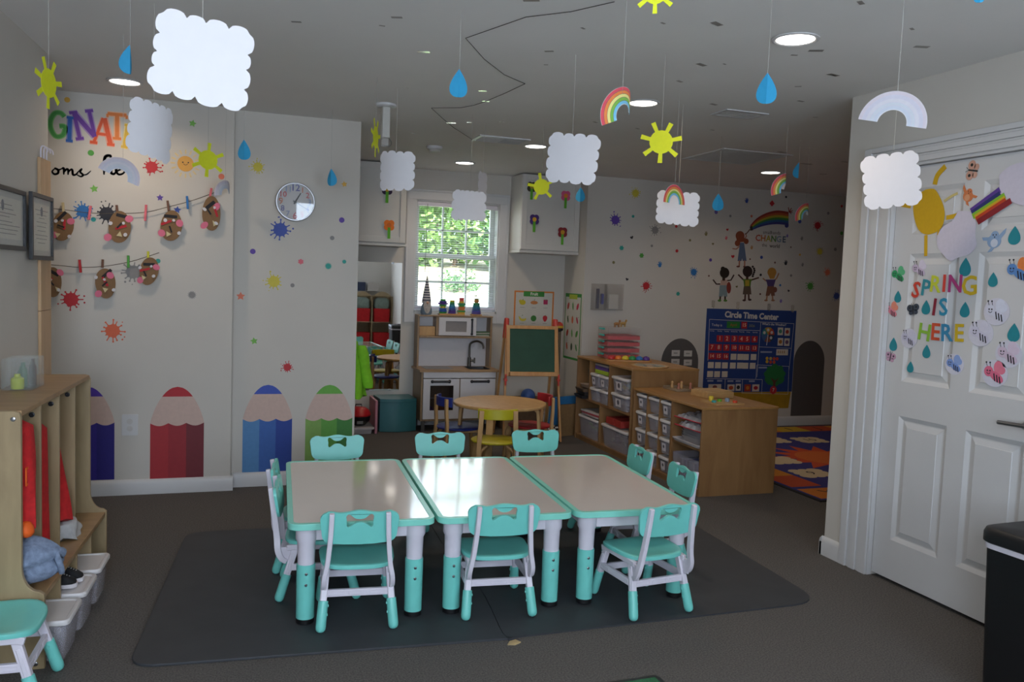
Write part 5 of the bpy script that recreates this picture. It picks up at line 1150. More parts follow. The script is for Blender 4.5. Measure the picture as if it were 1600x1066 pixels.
m = MB(); m.rings([[(x*.036*w_, -.04-.006*math.cos(x*1.5), z) for x in (-1, -.6, -.2, .2, .6, 1)]+[(x*.03*w_, -.028, z) for x in (1, .6, .2, -.2, -.6, -1)] for z, w_ in ((.012, .25), (.04, .75), (.08, 1.05), (.118, .9))])
m.build('beard', mat('beard_white', '#bdb6ae', rough=.95, var=.2, scale=60, bump=.5), g, smooth=60)
MB().ball((0, -.052, .112), .014, n=10, k=8).build('nose', mat('gnome_nose', '#caa18a', rough=.7), g)
RBW = ('#4a2f86', '#2f5fb0', '#2f8a86', '#3f9a3e', '#c9b32c', '#d8762c', '#c0303a')
def base_board(x, w_, label):
    return tag(MB().box(-w_, w_, -.035, .035, 0, .014).build('toy_base', wood('toy_wood', '#b88a52', '#cfa066', 4, (2, 6, 6)), loc=(kx+x, ty, KT), bevel=.003, smooth=0), label, 'toy base')
s1 = empty('stacking_toy', (kx-.03, ty, KT), 0, 'wooden triple stacking toy on one long base on the play kitchen', 'stacking toy')
MB().box(-.125, .125, -.036, .036, 0, .014).build('base', wood('toy_wood', '#b88a52', '#cfa066', 4, (2, 6, 6)), s1, bevel=.003, smooth=0)
z = .0145
for i, (r, c) in enumerate(((.036, '#3f8a3e'), (.038, '#2f5fb0'), (.036, '#2f5fb0'), (.026, '#c9b32c'), (.03, '#3f9a3e'), (.040, '#5a3a8a'), (.036, '#4a2f86'), (.026, '#3f9a3e'))):
    m = MB()
    if i in (4, 5): m.plate([(r*(1+.22*math.cos(6*q))*math.cos(q), r*(1+.22*math.cos(6*q))*math.sin(q)) for q in (2*PI*j/36 for j in range(36))], .0165, XY, w0=z)
    else: m.lathe([(r*.95, z), (r, z+.004), (r, z+.0125), (r*.9, z+.0165)], n=20)
    for q in range(len(m.v)): m.v[q] = (m.v[q][0]-.085, m.v[q][1], m.v[q][2])
    m.build('stack_ring', plastic('toy_'+c[1:], c, .4), s1, smooth=40); z += .017
z = .0145
for i, c in enumerate(('#5a3a8a', '#4a2f86', '#34508f', '#2f6fb0', '#2f8fae', '#2f8a86', '#3f9a3e', '#c9b32c')):
    r = .038-.0022*i; MB().lathe([(r*.95, z), (r, z+.003), (r, z+.012), (r*.9, z+.0155)], (.005, 0, 0), 20).build('stack_ring', plastic('toy_'+c[1:], c, .4), s1); z += .016
z = .0145
for i, (r, c) in enumerate(((.030, '#c9a02c'), (.034, '#3f8a3e'), (.028, '#d8762c'), (.032, '#c9702c'), (.026, '#3f9a3e'), (.034, '#2f8a5e'), (.022, '#d8a62c'), (.020, '#d85a4a'), (.020, '#c0303a'))):
    MB().box(-r+.095, r+.095, -r*.9, r*.9, z, z+.0165).build('stack_block', plastic('toy_'+c[1:], c, .4), s1, bevel=.002, smooth=0); z += .017
s2 = empty('stacking_toy', (kx+.215, ty, KT), 0, 'single ring stacking toy with a green leaf top on the play kitchen', 'stacking toy')
MB().box(-.05, .05, -.036, .036, 0, .014).build('base', wood('toy_wood', '#b88a52', '#cfa066', 4, (2, 6, 6)), s2, bevel=.003, smooth=0)
z = .0145
for i, c in enumerate(('#5a4a9a', '#4a4aa0', '#34608f', '#2f7fa0', '#2f8a86', '#3f9a5e')):
    r = .046-.0028*i; MB().lathe([(r*.95, z), (r, z+.003), (r, z+.014), (r*.9, z+.0175)], (0, 0, 0), 20).build('stack_ring', plastic('toy_'+c[1:], c, .4), s2); z += .018
MB().ball((0, 0, z+.018), .024, n=14, k=8).build('face_ball', plastic('toy_cb9a5a', '#cb8a4a', .4), s2); z += .036
m = MB()
for i in range(5): m.plate(rot2([(0, -.006), (.03, -.010), (.044, 0), (.03, .010), (0, .006)], 72*i), .006, XY, w0=z)
m.build('leaf_crown', plastic('toy_3f9a3e', '#3f9a3e'), s2, smooth=0)
# ---- posters
def poster_fruit():
    p0 = ony(804, 454, YW-.002); p1 = ony(866, 456, YW-.002); w_ = (p1.x-p0.x); h = w_*1.38
    e = empty('fruit_poster', ((p0.x+p1.x)/2, YW-.001, p0.z-h), 0, 'orange bordered fruit poster on the alcove wall behind the easel', 'poster')
    m = MB(); m.plate(rect(-w_/2, w_/2, 0, h), .001); m.plate(rect(-w_/2+.016, w_/2-.016, .016, h-.016), .0003, m=1, w0=.001)
    m.build('sheet', [paper('poster_orange', '#d8813a'), paper('poster_white', '#c9c5bb')], e, smooth=0)
    m = MB(); m.plate(rect(-w_*.27, w_*.25, h-.055, h-.004), .0004, w0=.0014); put_text(m, 'Fruit', .042, -.003, h-.03, .0019, 1, offset=.001); m.build('title_banner', [paper('banner_green', '#3d8a3a'), paper('title_white', '#e2ded0')], e, smooth=0)
    C_ = ('#c9b62a', '#c9804a', '#b02a5a', '#d0bd3a', '#3a7a34', '#c02a34', '#b8302a', '#7a8a34', '#b03a3a')
    for i in range(9):
        x, z = (-1+i % 3)*w_*.29, h-.115-(i//3)*h*.27; m = MB(); c = C_[i]; r = .030
        if i == 0: m.plate(circ(r, 20, 0, 0, 1.1, .85), .0004); m.plate(circ(r*.5, 12, -r*.8, r*.4), .0004, w0=.0001)
        elif i == 1: m.plate(circ(r, 20, 0, 0, 1.3, .6), .0004)
        elif i == 2: [m.plate(circ(r*.34, 10, (q % 3-1)*r*.45, r*.8-(q//3)*r*.5), .0004, w0=.00003*q) for q in range(9)]
        elif i == 3: m.plate(ribbon(smooth_path([(-r*1.1, r*.6), (-r*.3, -r*.5), (r, -r*.5), (r*1.3, 0)], 4), lambda t: r*(.3+.5*math.sin(PI*t))), .0004)
        elif i == 5: m.plate([(r*.8*math.sin(q)*(1-.25*math.cos(q)), -r*math.cos(q)*1.05) for q in (2*PI*j/20 for j in range(20))], .0004)
        else: m.plate(circ(r, 20), .0004)
        if i == 4: [m.plate(arc(r*q, r*q+.003, 60, 300, 12), .0003, m=1, w0=.0005) for q in (.3, .6, .85)]
        else: m.plate(rot2([(0, -.004), (r*.6, 0), (0, .004)], 60, 0, r*.75), .0003, m=1, w0=.0005)
        m.plate(rect(-.022, .022, -r*1.75, -r*1.62), .0003, m=2)
        for q in range(len(m.v)): m.v[q] = (m.v[q][0]+x, m.v[q][1]-.0015, m.v[q][2]+z)
        m.build('fruit_picture', [paper('fr_'+c[1:], c), paper('fruit_leaf', '#3f7a34'), paper('faint_ink', '#8f8b86')], e, smooth=0)
poster_fruit()
def poster_veg():
    p0 = onx(884, 458, XR-.002); p1 = onx(909, 459, XR-.002); w_ = abs(p1.y-p0.y); h = w_*1.62
    e = empty('vegetable_poster', (XR-.001, (p0.y+p1.y)/2, p0.z-h), -PI/2, 'green bordered vegetable poster on the narrow wall return right of the easel', 'poster')
    m = MB(); m.plate(rect(-w_/2, w_/2, 0, h), .001); m.plate(rect(-w_/2+.016, w_/2-.016, .022, h-.035), .0003, m=1, w0=.001); m.plate(rect(-w_*.25, w_*.25, h-.055, h-.01), .0003, m=2, w0=.0015)
    m.build('sheet', [paper('poster_green', '#3a8a3c'), paper('poster_white', '#c9c5bb'), paper('poster_lime', '#a9b83a')], e, smooth=0)
    C_ = ('#b03a34', '#4a8a44', '#c0304a', '#3a5a34', '#c4603a', '#b0304a', '#b0402a', '#5a9a44', '#4a8a3a', '#c0502a', '#3a4a34', '#4a8a4a')
    for i in range(12):
        x, z = (-1+i % 3)*w_*.29, h-.125-(i//3)*h*.205; m = MB(); m.plate(rot2(circ(.03, 18, 0, 0, .55 if i % 2 else .75, 1.25), (-25, 10, -35, 20, 0, 30)[i % 6], x, z), .0004, w0=.0014)
        m.plate(rot2([(-.004, .03), (.012, .05), (.004, .03)], (-25, 10, -35)[i % 3], x, z), .0003, m=1, w0=.0016)
        m.build('vegetable_picture', [paper('vg_'+C_[i][1:], C_[i]), paper('fruit_leaf', '#3f7a34')], e, smooth=0)
poster_veg()
# ---- easel
EZ = wood('easel_wood', '#b9834a', '#cc9a60', 4, (6, 6, 1))
e = empty('easel', (2.565, 6.98, 0), math.radians(-6), 'wooden chalkboard easel beside the play kitchen', 'easel')
REDP = plastic('easel_red', '#c8402e', .4)
def leg2(x0, x1, y0, y1, nm, z1=1.03):
    L = MB(); a_, b_ = Vector((x0, y0, z1)), Vector((x1, y1, 0.0)); bar(L, [a_, b_], .009, .017); l = L.build(nm, EZ, e, bevel=.002, smooth=30)
    MB().tube([b_, b_.lerp(a_, .012)], .016, 8).build('foot_cap', BLACKP, l)
    q = a_.lerp(b_, .0); MB().tube([a_.lerp(b_, .12), a_.lerp(b_, -.05)], .02, 10, rr=[.016, .019]).build('red_cap', REDP, l)
    if nm == 'front_leg': q = a_.lerp(b_, .47); MB().tube([q+Vector((0, -.03, 0)), q+Vector((0, .02, 0))], .014, 8).tube([q+Vector((0, -.02, -.05)), q+Vector((0, -.02, .05))], .009, 8).build('adjuster', REDP, l)
leg2(-.225, -.255, -.02, -.17, 'front_leg'); leg2(.225, .265, -.02, -.17, 'front_leg')
leg2(-.225, -.25, .03, .30, 'rear_leg'); leg2(.225, .25, .03, .30, 'rear_leg')
tb = math.atan2(.15, 1.03)
F = frame((0, -.068, .80), (1, 0, 0), (0, math.sin(tb), math.cos(tb)), (0, -math.cos(tb), math.sin(tb)))
MB().plate(rect(-.235, .235, -.225, .225), .018, F, [rect(-.205, .205, -.185, .195)]).build('board_frame', EZ, e, bevel=.002, smooth=0)
MB().plate(rect(-.207, .207, -.187, .197), .008, F, w0=.003).build('chalkboard', mat('chalk_green', '#274d3b', rough=.7, var=.10, scale=9), e, smooth=0)
MB().plate(rect(-.215, .215, -.225, -.19), .05, F, w0=.018).build('tray', EZ, e, bevel=.003, smooth=0)
F2 = frame((0, .075, .80), (1, 0, 0), (0, -math.sin(tb), math.cos(tb)), (0, math.cos(tb), math.sin(tb)))
MB().plate(rect(-.215, .215, -.225, .19), .008, F2).build('rear_board', mat('rear_white', '#bdbab4', rough=.4), e, smooth=0)
p = e.matrix_basis @ Vector((0, 0, 0))
# ---- things behind the easel
tag(MB().rings([[(x*s, y*s, z) for x, y in rrect(-.22, .22, -.09, .09, .03, 3)] for z, s in ((0, .9), (.29, 1.0), (.29, .96), (.03, .86))]).build('brown_bin', mat('brown_cardboard', '#6d5138', rough=.8, var=.12), loc=(2.68, 7.58, 0), smooth=40), 'brown box standing on the floor behind the easel legs', 'box')
tag(MB().ball((0, 0, .05), .072, n=18, k=10).build('blue_ball', plastic('ball_blue', '#3a5a9a'), loc=(2.77, 7.55, .255), smooth=60), 'blue ball in the brown box behind the easel', 'ball')
o = empty('wooden_pole', (3.10, 7.64, 0), 0, 'tall wooden pole topped with a red and yellow ball, right of the easel', 'pole')
MB().box(-.022, .022, -.022, .022, 0, .95).build('pole_shaft', wood('dark_pole', '#5f5240', '#75664f', 4, (6, 6, 1)), o, bevel=.003, smooth=0)
m = MB(); m.ball((0, 0, .985), .045, 0, 18, 10)
m.build('red_ball', plastic('ball_red', '#b8342c'), o, smooth=60)
MB().lathe([(.0445, .968), (.0465, .975), (.0465, .985), (.0445, .99)], n=18).build('yellow_band', plastic('ball_yellow', '#c9a62c'), o); MB().lathe([(.02, .93), (.043, .945), (.0445, .962), (.03, .968)], n=18).build('dark_band', BLACKP, o)
# ---- round table and its chairs
t = empty('round_table', (1.985, 6.03, 0), math.radians(8), 'round birch table with bent wooden legs in front of the play kitchen', 'table')
MB().lathe([(.02, .461), (.352, .461), (.358, .466), (.358, .480), (.352, .486), (.02, .486)], n=56).build('tabletop', BIRCH, t, smooth=40)
for i in range(4):
    a_ = math.radians(45+90*i+6); dr = Vector((math.cos(a_), math.sin(a_), 0)); L = MB()
    pts = smooth_path([tuple(dr*.10+Vector((0, 0, .450))), tuple(dr*.24+Vector((0, 0, .450))), tuple(dr*.288+Vector((0, 0, .44))), tuple(dr*.305+Vector((0, 0, .40))), tuple(dr*.318+Vector((0, 0, .20))), tuple(dr*.33)], 5)
    sd_ = dr.cross(Vector((0, 0, 1))); R_ = []
    for j, q in enumerate(pts):
        q = Vector(q); dd = (Vector(pts[min(j+1, len(pts)-1)])-Vector(pts[max(j-1, 0)])).normalized(); n_ = dd.cross(sd_).normalized()
        R_.append([tuple(q+sd_*.026+n_*.011), tuple(q-sd_*.026+n_*.011), tuple(q-sd_*.026-n_*.011), tuple(q+sd_*.026-n_*.011)])
    L.rings(R_).build('leg', BIRCH, t, bevel=.003, smooth=40)
def bent_chair(x, y, rz, col, label):
    c = empty('wooden_chair', (x, y, 0), rz, label, 'chair', 'birch children chairs with coloured seats'); mt = mat('painted_'+col[1:], col, rough=.4, var=.03)
    MB().lathe([(.02, .258), (.150, .258), (.155, .262), (.155, .270), (.15, .274), (.02, .274)], n=36).build('seat', mt, c, smooth=40)
    A = [math.radians(-90-52+104*i/14) for i in range(15)]
    rg = [[(r*math.cos(a_), r*math.sin(a_), z) for a_ in A] for r, z in ((.165, .43), (.165, .50))]; rin = [[(r*math.cos(a_), r*math.sin(a_), z) for a_ in A] for r, z in ((.152, .43), (.152, .50))]
    m = MB(); m.rings([g_+h_[::-1] for g_, h_ in zip(rg, rin)]); m.build('backrest', mt, c, bevel=.004, smooth=50)
    for s in (-1, 1):
        L = MB(); bar(L, smooth_path([(s*.108, -.136, .49), (s*.112, -.135, .38), (s*.118, -.13, .26), (s*.125, -.15, .0)], 4), .015, .010); L.build('rear_leg', BIRCH, c, bevel=.002, smooth=40)
        L = MB(); bar(L, smooth_path([(s*.100, -.05, .247), (s*.105, .08, .247), (s*.108, .118, .235), (s*.112, .135, .19), (s*.12, .15, .0)], 4), .015, .009); L.build('front_leg', BIRCH, c, bevel=.002, smooth=40)
        L = MB(); L.tube(smooth_path([(s*.05, -.13, .0), (s*.055, -.128, .17), (s*.08, -.12, .235), (s*.11, -.12, .25)], 4) if False else smooth_path([(s*.118, -.125, .10), (s*.105, -.115, .20), (s*.06, -.10, .248)], 4), .010, 8).build('brace', BIRCH, c, smooth=50)
    return c
for o_ in (bent_chair(1.815, 5.60, math.radians(-10), '#b7ac1e', 'birch chair with yellow seat and backrest at the round table, back to the camera'),
           bent_chair(1.70, 6.16, math.radians(-85), '#22307e', 'birch chair with blue seat and backrest at the left of the round table'),
           bent_chair(2.28, 6.16, math.radians(88), '#a8242a', 'birch chair with red seat and backrest at the right of the round table')): o_.scale = (1.1, 1.1, 1.04)
# ---- left of the alcove: coat, toy grill, seat
COATG = mat('lime_cloth', '#76b81e', rough=.85, var=.10, scale=30, bump=.2)
e = empty('hanging_coat', (.815, 5.865, .985), 0, 'bright lime green coat hanging at the edge of the clock wall, before the mirror', 'coat')
garment('c', COATG, .42, .045, .105, .03, .10, 21).build('coat_body', COATG, e, rz=PI/2, smooth=60)
m = MB(); R = random.Random(2); rg = []
for j in range(12):
    t = j/11; cx_ = .07+.055*t; cz_ = -.06-.30*t; r = .032+.012*math.sin(PI*t)+.006*math.sin(9*t)
    rg.append([(cx_+r*math.cos(a_)*1.0, -.02+r*.9*math.sin(a_), cz_) for a_ in (2*PI*i/14 for i in range(14))])
m.rings(rg[::-1]); m.build('sleeve', COATG, e, smooth=60)
tag(MB().lathe([(.012, 0), (.012, .006), (.004, .008), (.004, .05), (.008, .055), (.0005, .058)], n=12, T=Matrix.Translation((.80, Y2+.12, .985)) @ Matrix.Rotation(-PI/2, 4, 'X')).build('coat_hook', STEEL), 'steel coat hook on the back of the clock wall behind the lime coat', 'coat hook')
p = onz(558, 672)
bx = empty('toy_grill', (1.125, 7.50, .0625), 0, 'red and black kettle shaped toy grill on a white box below the mirror', 'toy grill'); bx.scale = (.9, .9, .9)
MB().lathe([(.02, 0), (.07, .008), (.112, .05), (.122, .098), (.02, .098)], n=26).build('black_bowl', BLACKP, bx); MB().lathe([(.122, .100), (.126, .112), (.11, .15), (.07, .182), (.01, .192)], n=26).build('red_lid', plastic('grill_red', '#b82228', .3), bx)
MB().plate(rect(-.03, .03, .03, .06), .004, frame((0, -.118, 0))).build('grill_plate', mat('grill_grey', '#7a7876'), bx, smooth=0); MB().tube([(-.03, 0, .19), (-.03, 0, .21), (.03, 0, .21), (.03, 0, .19)], .006, 8).build('lid_handle', BLACKP, bx)
m = MB(); m.plate(rrect(-.125, .125, -.14, .14, .02), .016, XY, w0=.045)
m.rings([[(x*s, y*s, z) for x, y in rrect(-.11, .11, -.12, .12, .02, 3)] for z, s in ((.0, .95), (.0445, 1.0))])
tag(m.build('white_crate', plastic('crate_white', '#c4bdbd', .4), loc=(1.125, 7.50, 0), smooth=40), 'low white plastic box under the toy grill', 'box')
tag(MB().box(-.012, .012, -.17, .17, 0, .30).build('pink_board', plastic('panel_pink', '#b87a86', .5), loc=(1.268, 7.55, 0), bevel=.006, smooth=0), 'pink plastic panel standing between the toy grill and the teal seat', 'panel')
TEAL = mat('teal_vinyl', '#346b70', rough=.42, var=.05, scale=12, bump=.03)
so_ = empty('foam_seat', (1.475, 7.60, 0), math.radians(3), 'curved teal vinyl foam seat on the floor below the mirror', 'foam seat')
o_ = [(-.17, .15), (-.17, -.13)]+[(-.17+.34*i/14, -.13-.045*math.sin(PI*i/14)) for i in range(1, 14)]+[(.17, -.13), (.17, .15)]
MB().plate(o_, .30, XY, w0=.004).build('cushion', TEAL, so_, bevel=.028, seg=4, smooth=60)
m = MB(); m.tube([(x, y, .275) for x, y in o_]+[(o_[0][0], o_[0][1], .275)], .004, 6); m.build('seam_piping', mat('teal_dark', '#245e64', rough=.5), so_, smooth=60)

# ---- coat unit against the rear wall, which the photo shows only in the mirror
cu = empty('coat_unit', (2.66, -.84, 0), 0, 'wooden coat unit with arched tops seen only in the wall mirror', 'coat unit')
for x in (-.40, -.01, .38): MB().box(x, x+.018, -.14, .14, 0, 1.02).build('upright_panel', MAPLE, cu, smooth=0)
for x in (-.382, .008): 
    MB().plate([(0, 0), (.372, 0)]+[(.372-.372*i/16, .09*math.sin(PI*i/16)) for i in range(17)], .018, XZ, w0=.0).build('arched_top', MAPLE, cu, loc=(x, .13, 1.02), smooth=0); MB().box(x, x+.372, -.14, .14, .50, .516).build('unit_shelf', MAPLE, cu, smooth=0)
MB().box(-.4, .398, -.155, -.141, 0, 1.02).build('back_board', MAPLE, cu, smooth=0)
for x, l in ((2.47, 'left red fabric bin on the coat unit shelf seen in the mirror'), (2.855, 'right red fabric bin on the coat unit shelf seen in the mirror')):
    tag(MB().rings([[(u*s_, v*s_, z) for u, v in rrect(-.16, .16, -.12, .12, .02, 3)] for z, s_ in ((0, .94), (.26, 1.0), (.26, .97), (.01, .9))]).build('red_bin', RED, loc=(x, -.84, .5165), smooth=40), l, 'bin', 'red bins in the mirror')
    tag(MB().rings([[(u*s_, v*s_, z) for u, v in rrect(-.15, .15, -.11, .11, .04, 4)] for z, s_ in ((0, .9), (.05, 1.0), (.17, .95), (.21, .6))]).build('grey_backpack', mat('backpack_grey', '#7c8a80', rough=.8, var=.15, scale=30), loc=(x, -.84, .777), smooth=60), l.split()[0]+' grey green backpack above the red bin in the mirror', 'backpack', 'backpacks in the mirror')
    tag(MB().rings([[(u*s_, v*s_, z) for u, v in rrect(-.16, .16, -.12, .12, .02, 3)] for z, s_ in ((0, .94), (.30, 1.0), (.30, .97), (.01, .9))]).build('red_bin', RED, loc=(x, -.84, .001), smooth=40), l.split()[0]+' red fabric bin at the foot of the coat unit in the mirror', 'bin', 'red bins in the mirror')
for x, c, l in ((2.42, '#2b3550', 'navy box on top of the coat unit seen in the mirror'), (2.68, '#b3aca4', 'pale box on top of the coat unit seen in the mirror')):
    tag(MB().box(-.11, .11, -.10, .10, 0, .17).build('storage_box', mat('box_'+c[1:], c, rough=.7), loc=(x, -.86, 1.115), bevel=.006, smooth=0), l, 'box')
# ================================================================ right side: shelves and their contents
SX0, SX1 = 3.03, 3.63
# lower shelf unit, open towards the tables
SY0, SY1, SH = 4.83, 5.85, .612
sh = empty('storage_shelf', ((SX0+SX1)/2, (SY0+SY1)/2, 0), 0, 'lower maple storage shelf with bins, its broad end panel towards the camera', 'shelf')
hw, hl, t = (SX1-SX0)/2, (SY1-SY0)/2, .018
for s in (-1, 1): MB().box(-hw, hw, min(s*hl, s*(hl-t)), max(s*hl, s*(hl-t)), 0, SH-t).build('end_panel', MAPLE_D, sh, bevel=.002, smooth=0)
MB().box(-hw-.003, hw+.003, -hl-.003, hl+.003, SH-t, SH).build('top_panel', MAPLE_T, sh, bevel=.003, smooth=0)
MB().box(-.01, .01, -hl+t, hl-t, .03, SH-t).build('back_panel', MAPLE_D, sh, smooth=0)
MB().box(-hw+.004, hw-.004, -hl+t, hl-t, .03, .046).build('bottom_board', MAPLE_D, sh, smooth=0)
MB().box(-hw+.01, hw-.01, -hl+t, hl-t, 0, .03).build('plinth', MAPLE_D, sh, smooth=0)
dvy = SY0+.41-(SY0+SY1)/2
MB().box(-hw+.002, -.01, dvy, dvy+.016, .046, SH-t).build('divider', MAPLE_D, sh, smooth=0)
MB().box(-hw+.012, -.01, -hl+t, dvy, .305, .321).build('shelf_board', MAPLE_D, sh, smooth=0)
cw = (hl-t-dvy-.016)/3; RP = .1365
m = MB()
for i in range(4):
    for j in range(3):
        y0 = dvy+.016+cw*j
        m.box(-hw+.02, -.02, y0+.0005, y0+.007, .046+RP*i+.096, .046+RP*i+.102).box(-hw+.02, -.02, y0+cw-.007, y0+cw-.0005, .046+RP*i+.096, .046+RP*i+.102)
m.build('bin_rails', MAPLE_D, sh, smooth=0)
for j in (1, 2): MB().box(-hw+.012, -.01, dvy+.016+cw*j-.004, dvy+.016+cw*j+.004, .046, SH-t).build('bin_divider', MAPLE_D, sh, smooth=0)
cx, cy = (SX0+SX1)/2, (SY0+SY1)/2
TOYC = [('#b86a2a', '#7a4a9a', '#c9b32c'), ('#4a4a8a', '#b03a44', '#8f8a86'), ('#c0302a', '#d8762c', '#5a3a8a'), ('#8f8a86', '#55555c', '#b5a58a'), ('#3f7a4a', '#b5a58a', '#c9b32c'), ('#7a6a5a', '#9a958a', '#4a6a8a'),
        ('#5a3a8a', '#c05a7a', '#3f8a9a'), ('#9a958a', '#6a6a72', '#b0a090'), ('#c9b32c', '#3f8a4a', '#b03a2a'), ('#8a7a9a', '#5a5a62', '#b8b0a8'), ('#5a8a5a', '#a05a3a', '#d8c070'), ('#4a5a6a', '#8a8a90', '#a89a88')]
rows = ('bottom', 'second', 'third', 'top'); colsn = ('far', 'middle', 'near')
for i in range(4):
    for j in range(3):                             # j 0 = far column (left in the photo)
        y = cy+dvy+.016+cw*(2-j)+cw/2
        storage_bin('storage_bin', (SX0+.137, y, .0465+RP*i+.0005), -PI/2, cw-.018, .262, .122, 'clear white lidded bin in the %s row, %s column of the lower shelf' % (rows[i], colsn[j]), 'bins in the lower shelf',
                    ('small toy pieces inside the %s row, %s column bin of the lower shelf' % (rows[i], colsn[j]), TOYC[(i*3+j) % 12]), (i*3+j) % 3 != 1, seed=i*3+j)
# near compartment: bags, trays, clear box
BAGP = clear('bag_plastic', '#cfcdd4', .45, .12)
def zip_bag(loc, rz, sx, sy, h, label, seed):
    R = random.Random(seed); e = empty('zip_bag', loc, rz, label, 'plastic bag', 'zip bags in the lower shelf'); n = 12
    def s(top): return [[(sx*(-1+2*i/n), sy*(-1+2*j/n), max(.001, (h if top else .002)*(1-abs(-1+2*i/n)**4)*(1-abs(-1+2*j/n)**4)+(R.uniform(-.008, .008) if top else 0)+.002)) for i in range(n+1)] for j in range(n+1)]
    m = MB()
    for top in (1, 0): m.rings(s(top) if top else s(top)[::-1], closed=False, cap=False)
    m.build('bag_film', BAGP, e, smooth=0)
    MB().box(-sx, -sx+.012, -sy, sy, .002, .008).build('red_zip', plastic('zip_red', '#c01f3a'), e, smooth=0)
    m = MB()
    for i in range(14): m.box(-.03, .03, -.014, .014, -.004, .004, i % 2, Matrix.Translation((R.uniform(-.5, .5)*sx, R.uniform(-.6, .6)*sy, .006+h*.4*R.random())) @ Matrix.Rotation(R.uniform(0, 3), 4, 'Z'))
    m.build('bag_filling', [paper('bag_paper', '#b9b3ba'), paper('bag_paper_b', '#8f8a92')], e, smooth=0)
yc = SY0+.018+.196
tag(MB().rings([[(x*s, y*s, z) for x, y in rrect(-.13, .13, -.185, .185, .03, 4)] for z, s in ((0, .9), (.018, 1.0), (.022, 1.0), (.006, .88))]).build('white_tray', plastic('tray_white', '#c9c3c4', .4), loc=(SX0+.125, yc, .3215), smooth=40), 'white plastic tray on the middle board of the lower shelf near compartment', 'tray')
for i in range(4):
    tag(MB().rings([[(x*s, y*s, z) for x, y in rrect(-.10, .10, -.15, .15, .06, 5)] for z, s in ((0, .80), (.04, 1.0), (.043, 1.0), (.006, .78))]).build('grey_dish', plastic('dish_grey', '#8d8c90', .3), loc=(SX0+.135, yc, .3283+.019*i), smooth=50), ('lowest', 'second', 'third', 'topmost')[i]+' grey plastic dish of the stack in the white tray of the lower shelf', 'dish', 'stacked grey dishes')
zip_bag((SX0+.135, yc, .4305), 0, .125, .17, .05, 'crumpled clear zip bag lying on the grey dishes in the lower shelf', 1)
zip_bag((SX0+.14, yc+.01, .487), math.radians(4), .12, .175, .05, 'upper clear zip bag with a red zip in the lower shelf near compartment', 2)
tag(MB().rings([[(x*s, y*s, z) for x, y in rrect(-.125, .125, -.18, .18, .02, 3)] for z, s in ((0, .93), (.19, 1.0), (.19, .98), (.004, .91))]).build('clear_box', clear('clear_box_plastic', '#b9b7c4', .35, .15), loc=(SX0+.13, yc, .0465), smooth=40), 'open clear plastic box in the lowest near compartment of the lower shelf', 'box')
for i in range(5):
    tag(MB().box(-.10, .10, -.013, .013, 0, .15).build('book', paper('book_%d' % (i % 3), ('#5a5a86', '#8a8a9a', '#4a5068')[i % 3]), loc=(SX0+.13, yc-.11+.05*i, .052), rz=.05*(i % 2), smooth=0), 'bluish book in the clear box of the lower shelf, '+('first', 'second', 'third', 'fourth', 'fifth')[i]+' counted from the camera', 'book', 'books in the clear box')
# ---- taller shelf unit behind it
TY0, TY1, TH = 5.88, 6.985, .757
ts = empty('storage_shelf', ((SX0+SX1)/2, (TY0+TY1)/2, 0), 0, 'taller maple storage shelf behind the lower one, reaching to the far wall corner', 'shelf')
hl = (TY1-TY0)/2; ty_ = (TY0+TY1)/2
for s in (-1, 1): MB().box(-hw, hw, min(s*hl, s*(hl-t)), max(s*hl, s*(hl-t)), 0, TH-t).build('end_panel', MAPLE_D, ts, bevel=.002, smooth=0)
MB().box(-hw-.003, hw+.003, -hl-.003, hl+.003, TH-t, TH).build('top_panel', MAPLE_T, ts, bevel=.003, smooth=0)
MB().box(-.01, .01, -hl+t, hl-t, .03, TH-t).build('back_panel', MAPLE_D, ts, smooth=0)
MB().box(-hw+.004, hw-.004, -hl+t, hl-t, .03, .046).build('bottom_board', MAPLE_D, ts, smooth=0)
MB().box(-hw+.01, hw-.01, -hl+t, hl-t, 0, .03).build('plinth', MAPLE_D, ts, smooth=0)
MB().box(-hw+.006, -.01, -hl+t, hl-t, .375, .391).build('shelf_board', MAPLE_D, ts, smooth=0)
ydiv = [6.62-ty_, 6.22-ty_]
MB().box(-hw+.004, -.01, 6.46-ty_, 6.476-ty_, .046, .375).build('divider', MAPLE_D, ts, smooth=0)
for yd in (6.70, 6.30): MB().box(-hw+.004, -.01, yd-ty_, yd+.016-ty_, .391, TH-t).build('divider', MAPLE_D, ts, smooth=0)
z0 = .3915
for (y, z, l, c, sd2) in ((6.60, z0, 'lower far', TOYC[5], 1), (6.60, z0+.126, 'upper far', TOYC[9], 2), (6.415, z0, 'lower near', TOYC[7], 3), (6.415, z0+.126, 'upper near', TOYC[3], 4)):
    storage_bin('storage_bin', (SX0+.12, y, z), -PI/2, .172, .255, .122, 'clear lidded bin, %s of four in the middle bay of the taller shelf' % l, 'bins in the taller shelf', ('mixed small pieces inside the %s bin of the middle bay of the taller shelf' % l, c), sd2 % 2 == 0, seed=20+sd2)
for z, l, c in ((z0, 'lower', TOYC[11]), (z0+.138, 'upper', TOYC[4])):
    storage_bin('storage_bin', (SX0+.12, 6.105, z), -PI/2, .30, .255, .135, 'wide clear lidded bin, %s of two in the near top bay of the taller shelf' % l, 'wide bins in the taller shelf', ('pieces inside the %s wide bin of the near bay of the taller shelf' % l, c), True, seed=30)
